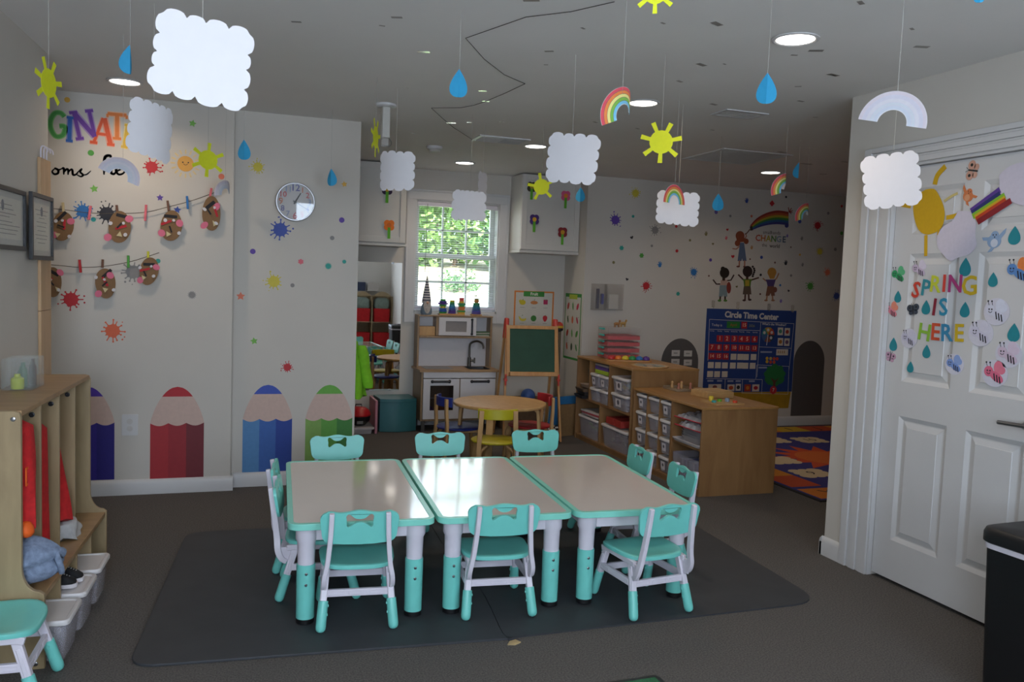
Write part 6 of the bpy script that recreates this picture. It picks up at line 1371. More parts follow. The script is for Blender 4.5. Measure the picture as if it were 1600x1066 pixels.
for i, c in enumerate(('#8fae2c', '#a3c02f', '#6a4a9a', '#5a3f8a', '#b9b3ae')):
    tag(MB().box(-.10, .10, -.13, .13, 0, .0155).build('folder', paper('folder_'+c[1:], c), loc=(SX0+.125, 6.51, z0+.249+.0165*i), smooth=0), ('lime green folder at the bottom of the pile on the taller shelf bins', 'yellow green folder second from below on the taller shelf bins', 'purple folder in the middle of the pile on the taller shelf bins', 'dark violet folder fourth from below on the taller shelf bins', 'pale grey folder on top of the pile on the taller shelf bins')[i], 'folder', 'folders piled on the shelf bins')
for i, (c, dx_) in enumerate((('#2a282a', -.06), ('#3a3634', -.03), ('#6b5540', -.05), ('#b39b86', 0.0))):
    tag(MB().rings([[(x*s, y*s, z) for x, y in rrect(-.13, .13, -.095, .095, .02, 3)] for z, s in ((0, .92), (.028, 1.0), (.028, .97), (.004, .9))]).build('shallow_tray', plastic('tray_'+c[1:], c, .5), loc=(SX0+.14+dx_, 6.84, z0+.03*i+.0002*i), smooth=40), ('black tray lowest in the far bay of the taller shelf, sticking out', 'dark grey tray second in the far bay of the taller shelf', 'brown tray third in the far bay of the taller shelf', 'tan tray topmost in the far bay of the taller shelf')[i], 'tray', 'trays in the far bay')
tag(MB().rings([[(x*s, y*s, z) for x, y in rrect(-.08, .08, -.07, .07, .02, 3)] for z, s in ((0, .9), (.13, 1.0), (.13, .97), (.004, .86))]).build('clear_tub', clear('tub_clear', '#a89a90', .4), loc=(SX0+.15, 6.84, z0+.122), smooth=40), 'clear tub on the tan tray in the far bay of the taller shelf', 'tub')
storage_bin('storage_bin', (SX0+.125, 6.71, .0465), -PI/2, .42, .255, .19, 'large lidded bin with green papers in the lower far bay of the taller shelf', 'large bins low in the taller shelf', ('green and white papers inside the lower far bin of the taller shelf', ('#6a9a4a', '#b9b3ae', '#8a8a90')), False, seed=41)
storage_bin('storage_bin', (SX0+.125, 6.18, .0465), -PI/2, .50, .255, .19, 'large lidded bin with grey things in the lower near bay of the taller shelf', 'large bins low in the taller shelf', ('grey and violet things inside the lower near bin of the taller shelf', ('#8a8a9a', '#6a5a7a', '#b0aca8')), False, seed=42)
for i in range(3): tag(MB().box(-.11, .11, -.17, .17, 0, .014).build('paper_stack', paper('stack_%d' % i, ('#b3a9a8', '#a83a4a', '#c4c0bc')[i]), loc=(SX0+.125, 6.70, .2425+.0145*i), rz=.04*i, smooth=0), ('pale paper pad on the lower far bin of the taller shelf', 'red folder on the pale pad in the taller shelf', 'white paper stack topmost on the lower far bin of the taller shelf')[i], 'papers')
for i, y in enumerate((6.30, 6.15)): tag(MB().box(-.10, .10, -.065, .065, 0, .055).build('small_box', [mat('red_box', '#a8342c', rough=.6, var=.12)], loc=(SX0+.12, y, .2425), bevel=.002, smooth=0), ('small red carton, farther of two on the lower near bin of the taller shelf', 'small red carton, nearer of two on the lower near bin of the taller shelf')[i], 'carton', 'red cartons in the taller shelf')
# ---- floor things at the far end
tag(MB().box(-.012, .012, -.16, .16, 0, .36).build('blue_board', paper('panel_blue', '#2f78b0'), loc=(2.965, 7.16, 0), rot=(0, math.radians(6), math.radians(-70)), smooth=0), 'blue board leaning at the far end of the taller shelf', 'board')
tag(MB().box(-.008, .008, -.11, .11, 0, .30).build('cardboard_sheet', mat('cardboard', '#8a6a44', rough=.85, var=.08), loc=(2.99, 7.06, 0), rot=(0, math.radians(5), math.radians(-75)), smooth=0), 'brown cardboard sheet leaning at the far end of the taller shelf', 'cardboard')
m = MB(); m.ball((0, 0, .06), .06, n=16, k=10)
for i in range(len(m.mi)): m.mi[i] = (i//16+i//4) % 2
tag(m.build('patterned_ball', [plastic('ball_white', '#c4c0bc'), BLACKP], loc=(2.82, 6.98, 0), smooth=60), 'small black and white ball on the floor beside the leaning cardboard', 'ball')
# ---- on the taller shelf
dw = empty('drawer_tower', (3.33, 6.76, TH), math.radians(-4), 'clear drawer tower full of red beads on the far end of the taller shelf', 'drawer tower')
BEAD = mat('red_beads', '#c8202e', rough=.35, var=.5, scale=160, bump=.4); CLD = clear('drawer_clear', '#d0c4c4', .10, .12)
a, b = .155, .125
for i in range(5):
    z = .002+i*.056; d = MB()
    d.box(-a, a, -b, b, z, z+.003).box(-a, -a+.003, -b, b, z+.003, z+.052).box(a-.003, a, -b, b, z+.003, z+.052).box(-a, a, -b, -b+.003, z+.003, z+.052).box(-a, a, b-.003, b, z+.003, z+.052)
    dd = d.build('drawer', CLD, dw, smooth=0)
    if i < 4:
        R = random.Random(i); n = 14
        g_ = [[(-a+.006+(2*a-.012)*p_/n, -b+.006+(2*b-.012)*q/n, z+.040+R.uniform(-.006, .004)) for p_ in range(n+1)] for q in range(n+1)]
        lo = [(-a+.006, -b+.006), (a-.006, -b+.006), (a-.006, b-.006), (-a+.006, b-.006)]
        m = MB().rings(g_, closed=False, cap=False); m.box(-a+.0045, a-.0045, -b+.0045, b-.0045, z+.004, z+.037); m.build('bead_filling', BEAD, dd, smooth=60)
    MB().box(-a-.022, -a+.001, -.05, .05, z+.030, z+.046).build('drawer_pull', plastic('pull_teal', '#3fa59a'), dd, bevel=.004)
    MB().box(-a-.004, a+.006, -b-.006, b+.006, z+.052, z+.0555).build('tower_shelf', CLD, dd, smooth=0)
for x, y, s, c, l in ((.05, .04, .03, '#b08a4a', 'tan toy animal on top of the red bead drawer tower'), (-.05, -.06, .028, '#9a6a3a', 'brown toy animal at the front top of the red bead drawer tower')):
    v = Matrix.Rotation(math.radians(-4), 3, 'Z') @ Vector((x, y, 0)); m = MB(); m.ball((0, 0, .03), .018, 0, 10, 6, None, (1.8, .8, .8)).ball((s, 0, .055), .011, 0, 8, 6).tube([(s*.7, 0, .035), (s, 0, .055)], .008, 6)
    for q in (-.018, .018): m.tube([(q, -.007, 0), (q, -.006, .03)], .005, 6).tube([(q, .007, 0), (q, .006, .03)], .005, 6)
    tag(m.build('toy_animal', plastic('animal_'+c[1:], c, .5), loc=(3.33+v.x, 6.76+v.y, TH+.002+5*.056-.0005), smooth=60), l, 'toy animal', 'toy animals on the drawer tower')
q0, q1 = onz(952, 560, TH+.02), onz(1013, 562, TH+.02); dv = Vector((q1.x-q0.x, q1.y-q0.y, 0)); ang = math.atan2(dv.y, dv.x); qm = (q0+q1)/2; Lr = dv.length
tag(MB().plate(rrect(-Lr/2-.03, Lr/2+.03, -.05, .05, .04), .012, XY).build('wooden_strip_tray', wood('tray_wood', '#a87640', '#c08a50', 4, (1, 5, 5)), loc=(qm.x, qm.y, TH), rz=ang, bevel=.003, smooth=0), 'narrow wooden tray carrying the row of coloured toy domes on the taller shelf', 'tray')
for i, (c, n_) in enumerate((('#b8282c', 'red'), ('#d8762c', 'orange'), ('#d0bd2c', 'yellow'), ('#2f8a4a', 'green'), ('#2f6fb0', 'blue'), ('#5a3a8a', 'purple'))):
    v = q0+dv*((i+.3)/5.6)
    tag(MB().lathe([(.02, 0), (.030, .003), (.031, .014), (.024, .028), (.012, .034), (.0005, .036)], n=16).build('toy_dome', plastic('dome_'+n_, c, .4), loc=(v.x, v.y, TH+.0125), smooth=60), n_+' toy dome in the rainbow row on the taller shelf', 'toy', 'rainbow row of toy domes')
e = empty('round_puzzle', (3.27, 6.05, TH), 0, 'round wooden puzzle plate at the near end of the taller shelf top', 'puzzle')
MB().lathe([(.02, 0), (.15, 0), (.155, .004), (.155, .010), (.14, .012), (.138, .007), (.02, .007)], n=44).build('plate', BIRCH, e, smooth=40)
for i in range(8): MB().plate([(x, y) for x, y in arc(.05, .13, 45*i+3, 45*i+42, 6)], .004, XY, w0=.0072).build('puzzle_piece', paper('pz%d' % (i % 4), ('#8a8f96', '#a8a29a', '#7a8a86', '#b3a58a')[i % 4]), e, smooth=0)
# ---- on the lower shelf
LT = SH+.0003
e = empty('peg_tray', (3.36, 5.70, LT), 0, 'clear tray with small wooden peg figures at the far end of the lower shelf top', 'tray')
MB().plate(rrect(-.10, .10, -.12, .12, .03), .006, XY).build('tray_base', clear('clear_tray', '#a8957c', .5), e, bevel=.002, smooth=0)
MB().plate(rrect(-.10, .10, -.12, .12, .03), .016, XY, [rrect(-.092, .092, -.112, .112, .026)], w0=.006).build('tray_rim', clear('clear_tray', '#a8957c', .5), e, smooth=0)
for i, (x, y) in enumerate(((-.05, -.06), (.02, .02), (.06, -.05), (-.04, .06), (.05, .07))):
    tag(MB().lathe([(.011, 0), (.012, .02), (.007, .034), (.010, .042), (.009, .052), (.0005, .057)], n=12).build('peg_figure', BIRCH if i % 2 else plastic('peg_rose', '#b0705a', .5), loc=(3.36+x, 5.70+y, LT+.0065), smooth=60), ('front left', 'middle', 'front right', 'back left', 'back right')[i]+' little wooden peg figure on the clear tray of the lower shelf', 'figure', 'peg figures on the clear tray')
e = empty('wooden_box', (3.42, 5.34, LT), math.radians(6), 'low wooden box with a faint sliding lid on the middle of the lower shelf top', 'box')
MB().box(-.12, .12, -.10, .10, 0, .045).build('box_body', wood('box_wood', '#b08a58', '#c49d6a', 4, (2, 6, 6)), e, bevel=.003, smooth=0); MB().box(-.108, .108, -.088, .088, .0455, .050).build('box_lid', wood('box_wood_lid', '#b8935f', '#c9a574', 4, (2, 6, 6)), e, smooth=0)
e = empty('pegboard_tray', (3.30, 5.02, LT), math.radians(3), 'flat wooden tray with bright toy pieces at the near end of the lower shelf top', 'tray')
MB().plate(rrect(-.12, .12, -.10, .10, .012), .009, XY).build('tray_board', wood('box_wood', '#b08a58', '#c49d6a', 4, (2, 6, 6)), e, bevel=.002, smooth=0)
for i, (x, y, c, n_, h) in enumerate(((-.06, .05, '#d0b82c', 'yellow', .034), (-.01, .02, '#6ab02c', 'green', .016), (.04, .0, '#7a8a9a', 'grey blue', .026), (.07, -.05, '#d04a2c', 'red', .016), (-.08, -.02, '#3fa0a0', 'teal', .014))):
    tag(MB().lathe([(.016, 0), (.017, h*.8), (.012, h), (.0005, h)], n=14).build('toy_piece', plastic('piece_'+c[1:], c, .4), loc=(3.30+x, 5.02+y, LT+.0095), smooth=50), n_+' toy piece on the flat wooden tray of the lower shelf', 'toy', 'toy pieces on the flat tray')
# ================================================================ on the circle time wall
def cz_(a, b): return ony(1020+a/3.134, 460+b/3.134, YC-.001)          # enlarged-picture reading to wall point
def ck(a, b): return ony(1095+a/8.881, 470+b/8.881, YC-.001)
def k2(a, b): return ony(1095+a/8.881, 560+b/8.881, YC-.001)
for (pc, ptop, xs_, lab) in ((4.275, .905, .21, 'dark grey arch sticker behind the shelves, with four small cards'), (5.83, .90, .195, 'dark grey arch sticker right of the blue chart, reaching down to the baseboard')):
    zb = .10; hh = ptop-zb; o = [(-xs_, 0), (xs_, 0)]+[(xs_*math.cos(q), hh-xs_*1.15+xs_*1.15*math.sin(q)) for q in (PI*i/20 for i in range(21))]
    tag(MB().plate(o, .001).build('arch_sticker', sticker_m('arch_grey', '#55514f'), loc=(pc, YC-.0008, zb), smooth=0), lab, 'wall sticker', 'dark arch stickers')
for i, (a, b) in enumerate(((112, 288), (172, 290), (110, 331), (171, 334))):
    p = cz_(a, b); m = MB(); m.plate(rect(-.046, .046, -.03, .03), .001); m.plate(rect(-.024, .02, -.006, .006), .0004, m=1, w0=.0011)
    tag(m.build('word_card', [paper('word_card', '#c4bfb8'), paper('faint_ink', '#8f8b86')], loc=(p.x, YC-.002, p.z), smooth=0), ('upper left', 'upper right', 'lower left', 'lower right')[i]+' small white card on the grey arch behind the shelves', 'card', 'cards on the grey arch')
p0 = ck(85, 90); p1 = ck(1325, 158); p2 = k2(1240, 520); cxx = (p0.x+p1.x)/2; zt = (p0.z+p1.z)/2; wd_ = (p1.x-p0.x); zb = .36
ch = empty('circle_time_chart', (cxx, YC-.001, zb), 0, 'navy blue pocket chart titled Circle Time Center hanging on the far right wall', 'chart')
NAVY = mat('chart_navy', '#1d3a78', rough=.7, var=.06, scale=120)
hh = zt-zb
MB().plate([(-wd_/2, 0), (wd_/2, 0), (wd_/2, hh), (-wd_/2, hh)], .004).build('chart_cloth', NAVY, ch, smooth=0)
MB().plate([(-wd_/2+.01, -.165), (wd_/2-.03, -.175), (wd_/2-.01, -.002), (-wd_/2+.01, -.002)], .004).build('yellow_bottom_pocket', mat('pocket_yellow', '#a8821c', rough=.5, var=.2, scale=8), ch, smooth=0)
INK = paper('chart_white', '#c8c4c0'); REDC = paper('card_red', '#b0242c'); WCARD = paper('card_white', '#cfc4b4')
def lp(p): return (p.x-cxx, p.z-zb)
m = MB()
def cl(pa, pb, w_=.004): 
    a_, b_ = lp(pa), lp(pb); m.plate(ribbon([a_, b_], w_), .0006, w0=.0042)
for a_, b_ in (((118, 258), (1290, 318)), ((118, 258), (95, 830)), ((1290, 318), (1215, 1000)), ((118, 395), (815, 415)), ((830, 295), (775, 1060)), ((800, 640), (1255, 660)), ((780, 890), (1225, 912))): cl(ck(*a_), ck(*b_))
for a_, b_ in (((70, 280), (850, 295)), ((335, 290), (330, 440)), ((575, 290), (570, 480)), ((850, 295), (840, 495)), ((1220, 110), (1205, 495)), ((560, 480), (1205, 498)), ((775, 90), (760, 285))): cl(k2(*a_), k2(*b_))
m.build('panel_lines', INK, ch, smooth=0)
def ctext(txt, p, size, name, mt=INK, off=.0, sx=1.0, w0=.0045, deg=-1.5):
    m = MB(); put_text(m, txt, size, *lp(p), w=w0, offset=off, sx=sx, deg=deg, t=.0008); m.build(name, mt, ch, smooth=0)
ctext('Circle Time Center', ck(705, 212), .085, 'chart_title', off=.0035, sx=.95)
ctext('Today is', ck(220, 338), .036, 'small_heading'); ctext("What's the Weather?", ck(1015, 330), .034, 'small_heading', off=.0005)
m = MB()
for i, a_ in enumerate((155, 258, 355, 460, 565, 655, 750)): put_text(m, ('Sunday', 'Monday', 'Tuesday', 'Wednesday', 'Thursday', 'Friday', 'Saturday')[i], .017, *lp(ck(a_, 418+i*3.5)), w=.0045, t=.0006)
m.build('weekday_names', INK, ch, smooth=0)
m = MB()
for f_, a_, b_, L in ((ck, 905, 712, .07), (ck, 857, 928, .05), (k2, 130, 312, .035), (k2, 258, 312, .03), (k2, 408, 316, .035), (k2, 515, 316, .03), (k2, 705, 318, .035)): u_, v_ = lp(f_(a_, b_)); m.plate(rect(u_-L, u_+L, v_-.009, v_+.009), .0005, w0=.0043)
m.build('small_heading', paper('dim_lettering', '#8f97b0'), ch, smooth=0)
def card(p, w_, h_, mt, name, txt=None, tm=None, size=.06):
    u_, v_ = lp(p); c_ = MB().plate(rect(u_-w_/2, u_+w_/2, v_-h_/2, v_+h_/2), .001, w0=.0046).build(name, mt, ch, smooth=0)
    if txt: m = MB(); put_text(m, txt, size, u_, v_, w=.0058, offset=.0012, t=.0006); m.build('card_numeral', tm, c_, smooth=0)
    return c_
card(ck(448, 335), .155, .068, paper('month_green', '#2a7a34'), 'month_card'); card(ck(598, 340), .068, .068, REDC, 'date_card', '15', paper('numeral_peach', '#e0b09a'), .05)
ctext('2026', ck(705, 350), .036, 'year_card', paper('year_olive', '#8a8a4a'))
m = MB(); put_text(m, 'April', .04, *lp(ck(450, 336)), w=.0058); m.build('month_name', paper('month_red', '#a8502c'), ch, smooth=0)
nums = [(260, 525), (360, 526), (462, 528), (560, 531), (640, 533), (742, 535), (150, 645), (245, 648), (350, 650), (458, 652), (560, 655), (640, 658), (738, 660), (148, 768), (243, 770), (340, 772)]
for i, q in enumerate(nums): card(ck(*q), .073, .066, REDC, 'number_card', str(i+1), paper('numeral_peach', '#e0b09a'), .058 if i < 9 else .05)
for q in ((450, 778), (542, 780), (622, 782), (727, 782), (135, 893), (233, 895), (330, 898), (440, 900), (538, 900), (615, 902), (715, 903), (125, 1018), (222, 1020), (327, 1020)): card(ck(*q), .068, .062, WCARD, 'blank_card')
u_, v_ = lp(ck(928, 472)); wh = MB()
for i in range(6): wh.plate(arc(.001, .078, 60*i, 60*i+60, 8, u_, v_), .001, m=i, w0=.0046)
wc_ = wh.build('weather_wheel', [paper('ww'+c[1:], c) for c in ('#b8442c', '#b08a2c', '#2f7a7a', '#3a5a86', '#7a4a3a', '#2a3a4a')], ch, smooth=0)
m = MB(); [m.plate(circ(.016, 12, u_+.05*math.cos(q), v_+.05*math.sin(q)), .0006, w0=.0058) for q in (.5, 1.6, 2.7, 5.6)]; m.plate(ribbon([(u_, v_), (u_-.01, v_-.11)], .008), .0006, w0=.0059); m.build('wheel_symbols', INK, wc_, smooth=0)
for q, c in (((1100, 425), '#4a8a6a'), ((1195, 432), '#a83a2c'), ((1100, 570), '#a86a2c'), ((1190, 575), '#6a4a6a')):
    k_ = card(ck(*q), .066, .08, WCARD, 'weather_card'); u_, v_ = lp(ck(*q)); MB().plate(circ(.021, 14, u_, v_), .0006, w0=.0058).build('card_picture', paper('wp'+c[1:], c), k_, smooth=0)
k_ = card(ck(1125, 715), .145, .064, WCARD, 'word_strip'); 
m = MB()
for i in range(4): u_, v_ = lp(ck(1070+28*i, 712)); m.plate(rect(u_-.006, u_+.006, v_-.014, v_+.014), .0005, w0=.0058)
m.build('strip_lettering', paper('tan_ink', '#a8805a'), k_, smooth=0)
for q, c in (((915, 800), '#c9a22c'), ((965, 802), '#b8a25a'), ((1012, 804), '#c8502c'), ((1055, 806), '#c8442c'), ((915, 845), '#c9a22c'), ((965, 852), '#c8442c'), ((1012, 852), '#c8502c')):
    u_, v_ = lp(ck(*q)); MB().plate(circ(.017, 14, u_, v_), .0008, w0=.0046).build('counter_dot', paper('cd'+c[1:], c), ch, smooth=0)
u_, v_ = lp(k2(1020, 255)); m = MB(); R = random.Random(3)
m.plate([(u_+(.128+.010*math.sin(9*q))*math.cos(q), v_+.015+(.115+.010*math.sin(8*q+1))*math.sin(q)) for q in (2*PI*i/50 for i in range(50))], .0012, w0=.0046); m.plate([(u_-.018, v_-.16), (u_+.018, v_-.16), (u_+.014, v_-.06), (u_+.055, v_-.01), (u_+.01, v_-.04), (u_-.05, v_-.01), (u_-.014, v_-.06)], .0008, m=1, w0=.006)
m.build('felt_tree', [paper('tree_green', '#1f6a34'), paper('tree_trunk', '#5a2f22')], ch, smooth=0)
u_, v_ = lp(k2(1000, 440)); k_ = MB().plate(circ(.042, 20, u_, v_), .001, w0=.007).build('apple_disc', REDC, ch, smooth=0); m = MB(); put_text(m, '7', .05, u_, v_, w=.0082, offset=.001); m.build('card_numeral', INK, k_, smooth=0)
for f_, q, w_, h_, mt_, nm, c in ((k2, (190, 400), .15, .06, WCARD, 'picture_card', '#7a4a4a'), (k2, (415, 408), .085, .068, WCARD, 'picture_card', '#b8502c'), (k2, (515, 402), .062, .072, INK, 'picture_card', '#26262c'), (k2, (645, 410), .075, .072, mat('card_flame', '#a8381c', rough=.7), 'picture_card', '#c87a2c'), (k2, (758, 410), .085, .072, WCARD, 'picture_card', '#a8202c')):
    k_ = card(f_(*q), w_, h_, mt_, nm); u_, v_ = lp(f_(*q)); MB().plate(circ(.022, 14, u_, v_, 1.2 if w_ > .08 else .9, .9), .0006, w0=.0058).build('card_picture', paper('pp'+c[1:], c), k_, smooth=0)
for i, q in enumerate(((165, 85), (508, 108), (938, 130), (1265, 150))):
    p = ck(*q); m = MB(); m.plate(rrect(-.018, .018, -.01, .06, .01), .003, w0=.0); m.tube([(0, -.004, .0), (0, -.012, -.018), (0, -.018, -.012)], .004, 6)
    tag(m.build('adhesive_hook', clear('hook_clear', '#cfc8bd', .3), loc=(p.x, YC-.006, p.z+.006), smooth=0), ('leftmost', 'second', 'third', 'rightmost')[i]+' small clear hook holding up the blue chart', 'hook', 'hooks of the blue chart')
# ---- painted mural stickers: children, rainbow, words
def mu(a, b): return ony(1130+a/11.84, 310+b/11.84, YC-.0008)
def mk(a, b): return ony(1100+a/11.43, 395+b/11.43, YC-.0008)
def figure(org, pieces, label, cols, cat='wall sticker', name='child_sticker', group='painted children on the circle time wall'):
    o0 = org[0]; m = MB(); mats = []
    for i, (c, pts) in enumerate(pieces):
        if c not in mats: mats.append(c)
        m.plate([(q.x-o0.x, q.z-o0.z) for q in pts], .0007, m=mats.index(c), w0=.0001+.00025*i)
    return tag(m.build(name, [sticker_m('fig_'+c[1:], c) for c in mats], loc=o0, smooth=0), label, cat, group)
def E_(f, cx_, cy_, rx, ry, n=18): return [f(cx_+rx*math.cos(2*PI*i/n), cy_+ry*math.sin(2*PI*i/n)) for i in range(n)]
def G_(f, *pts): return [f(*q) for q in pts]
def S_(f, pts, w_): return [f(*q) for q in ribbon(pts, w_)]
figure([mk(350, 560)], [('#3a2418', S_(mk, [(160, 480), (220, 560), (290, 560)], 24)), ('#3a2418', S_(mk, [(400, 500), (480, 490), (535, 395)], 24)), ('#b89a8a', G_(mk, (300, 490), (415, 490), (420, 600), (290, 600))), ('#7d8f96', G_(mk, (280, 580), (410, 580), (415, 785), (350, 785), (345, 740), (330, 785), (265, 785))), ('#3a2418', S_(mk, [(290, 780), (285, 840)], 30)), ('#3a2418', S_(mk, [(375, 780), (375, 840)], 30)), ('#4a7a2a', E_(mk, 275, 855, 34, 20)), ('#4a7a2a', E_(mk, 380, 855, 34, 20)), ('#3a2418', S_(mk, [(350, 440), (350, 500)], 50)), ('#241c12', E_(mk, 365, 360, 85, 95)), ('#241c12', E_(mk, 335, 285, 38, 38)), ('#8a3a30', E_(mk, 440, 625, 40, 105))], 'painted child sticker with dark hair, grey overalls, green shoes and a red bag, back turned', 0)
figure([mk(770, 560)], [('#4a2a20', S_(mk, [(610, 390), (660, 440), (710, 490)], 26)), ('#4a2a20', S_(mk, [(840, 490), (900, 470), (980, 445)], 26)), ('#5a7a2c', G_(mk, (690, 470), (860, 470), (840, 520), (830, 600), (715, 600), (705, 510))), ('#a8902c', G_(mk, (735, 490), (805, 490), (805, 595), (735, 595))), ('#5f4f42', G_(mk, (710, 600), (830, 600), (845, 745), (690, 745))), ('#4a2a20', S_(mk, [(735, 745), (730, 840)], 28)), ('#4a2a20', S_(mk, [(795, 745), (800, 840)], 28)), ('#3f2620', E_(mk, 715, 850, 32, 18)), ('#3f2620', E_(mk, 815, 840, 32, 18)), ('#4a2a20', S_(mk, [(768, 410), (768, 475)], 44)), ('#2a1c18', E_(mk, 775, 335, 88, 100))]+[('#2a1c18', E_(mk, 860+18*math.sin(i*.9+.4)+30*math.sin(i*.45), 250+34*i, 20, 19)) for i in range(6)], 'painted child sticker with braided dark hair, green and yellow shirt and brown skirt, arms raised', 0)
figure([mk(1190, 560)], [('#a87a5a', S_(mk, [(1050, 455), (1100, 500), (1150, 500)], 24)), ('#a87a5a', S_(mk, [(1250, 500), (1300, 450), (1335, 365)], 24)), ('#4a3a6a', G_(mk, (1095, 480), (1280, 480), (1265, 530), (1245, 600), (1135, 600), (1120, 530))), ('#7a4f3a', G_(mk, (1130, 600), (1250, 600), (1265, 770), (1200, 770), (1190, 720), (1165, 770), (1100, 770))), ('#7a4a3a', E_(mk, 1270, 660, 34, 50)), ('#a87a5a', S_(mk, [(1125, 770), (1115, 840)], 28)), ('#a87a5a', S_(mk, [(1220, 770), (1225, 840)], 28)), ('#9a6a4a', E_(mk, 1105, 852, 32, 16)), ('#9a6a4a', E_(mk, 1230, 852, 34, 16)), ('#b8843a', E_(mk, 1210, 350, 80, 85)), ('#b8843a', G_(mk, (1140, 380), (1280, 380), (1250, 465), (1175, 465)))], 'painted child sticker with blond hair, purple shirt and brown shorts, arm raised', 0)
figure([mu(345, 800)], [('#a8705a', S_(mu, [(390, 760), (430, 700), (415, 655)], 22)), ('#a8705a', S_(mu, [(310, 880), (240, 940), (170, 930)], 22)), ('#5a6a86', G_(mu, (310, 820), (385, 820), (430, 1160), (360, 1160), (350, 1110), (335, 1160), (265, 1160))), ('#a8705a', S_(mu, [(300, 1150), (295, 1250)], 26)), ('#a8705a', S_(mu, [(395, 1150), (395, 1255)], 26)), ('#6a3a30', E_(mu, 275, 1262, 34, 16)), ('#6a3a30', E_(mu, 390, 1266, 24, 16)), ('#8a4428', E_(mu, 310, 695, 82, 90)), ('#8a4428', E_(mu, 262, 830, 50, 58)), ('#8a4428', E_(mu, 422, 795, 46, 52)), ('#8a4428', G_(mu, (240, 720), (380, 720), (440, 800), (250, 820)))], 'painted child sticker with long red brown hair and blue overalls, painting the rainbow', 0)
rbp = []
mid0 = smooth_path([(510, 540), (640, 400), (800, 300), (1000, 270), (1210, 290)], 6)
lo0 = smooth_path([(530, 590), (680, 530), (850, 490), (1020, 480), (1205, 500)], 6); hi0 = smooth_path([(500, 500), (620, 370), (800, 270), (1000, 225), (1210, 250)], 6)
for i, c in enumerate(('#8a2a22', '#b0502a', '#a8982a', '#3f7a34', '#2f5a86', '#3a3a78')):
    f0, f1 = i/6, (i+1)/6; mixp = lambda p_, q_, f: (p_[0]+(q_[0]-p_[0])*f, p_[1]+(q_[1]-p_[1])*f)
    rbp.append((c, [mu(*mixp(a_, b_, f0)) for a_, b_ in zip(hi0, lo0)]+[mu(*mixp(a_, b_, f1)) for a_, b_ in zip(hi0[::-1], lo0[::-1])]))
rbp.append(('#2f2620', G_(mu, (490, 520), (535, 510), (550, 590), (500, 600)))); rbp.append(('#6a3f2a', S_(mu, [(495, 570), (440, 640), (400, 665)], 18)))
for a_ in (-50, -20, 10, 50, 100): rbp.append(('#8a2a22', S_(mu, [(1215, 250), (1215+70*math.cos(math.radians(a_)), 235-70*math.sin(math.radians(a_)))], 14)))
rbp.append(('#3a3a78', E_(mu, 1170, 505, 36, 40)))
figure([mu(860, 420)], rbp, 'painted rainbow brush stroke sticker ending in a splash, above the painted child', 0, name='rainbow_sticker', group=None)
def words(txt, f, a_, b_, size, cols, label, off=0.0):
    p = f(a_, b_); m = MB(); n = len(cols)
    if n == 1: put_text(m, txt, size, 0, 0, w=.0004, offset=off)
    else:
        for i, chh in enumerate(txt): put_text(m, chh, size, (i-(len(txt)-1)/2)*size*.72, 0, w=.0004, m=i % n, offset=off)
    tag(m.build('word_sticker', [sticker_m('w_'+c[1:], c) for c in cols], loc=p, smooth=0), label, 'lettering', 'mural lettering')
words('small', mu, 812, 632, .05, ('#5a5048',), 'dark lettering small, left above the coloured word on the mural'); words('hands', mu, 972, 640, .05, ('#5a5048',), 'dark lettering hands, right above the coloured word on the mural')
words('CHANGE', mu, 885, 752, .088, ('#b04a30', '#b86a30', '#a8982a', '#4f7a3a', '#7a8a9a', '#4a5a6a'), 'multicoloured lettering CHANGE on the mural', .002)
words('the', mu, 765, 868, .048, ('#5a5048',), 'dark lettering the, left under the coloured word on the mural'); words('world', mu, 952, 885, .052, ('#5a5048',), 'dark lettering world, right under the coloured word on the mural', .001)
# ---- clear wall holder
p0 = ony(924, 443, YC); p1 = ony(969, 485, YC); wd_, hh = p1.x-p0.x, p0.z-p1.z
e = empty('wall_holder', ((p0.x+p1.x)/2, YC-.001, p1.z), 0, 'clear acrylic holder with blue items on the circle time wall, above the bead drawers', 'wall holder')
m = MB(); m.plate(rect(-wd_/2, wd_/2, 0, hh), .003).plate(rect(-wd_/2, wd_/2, 0, hh), .003, w0=.06)
for x in (-wd_/2, -.02, wd_/2-.003): m.box(x, x+.003, -.06, -.003, 0, hh)
m.box(-wd_/2, wd_/2, -.06, -.003, 0, .003); m.build('holder_case', clear('holder_clear', '#cfc9c2', .11, .05), e, smooth=0)
for x, w_, h_, z_, mt_, nm, lab in ((-.105, .022, .19, .012, mat('navy_pack', '#2a3050', rough=.5), 'navy_packet', 'tall narrow navy packet in the clear wall holder'), (-.058, .022, .10, .055, mat('blue_oval', '#2c3a90', rough=.4), 'blue_case', 'blue oval case in the clear wall holder')):
    q = (e.location.x+x, YC-.045, e.location.z+z_)
    tag(MB().plate(rrect(-w_/2, w_/2, 0, h_, min(w_, h_)*.45 if 'oval' in lab else .003), .03, w0=-.02).build(nm, mt_, loc=q, bevel=.002, smooth=40), lab, 'packet')
tag(MB().box(-.05, .05, -.02, .02, 0, .14).build('white_packet', paper('packet_white', '#c9c4bd'), loc=(e.location.x+.06, YC-.03, e.location.z+.012), bevel=.004, smooth=0), 'white packet at the right in the clear wall holder', 'packet')
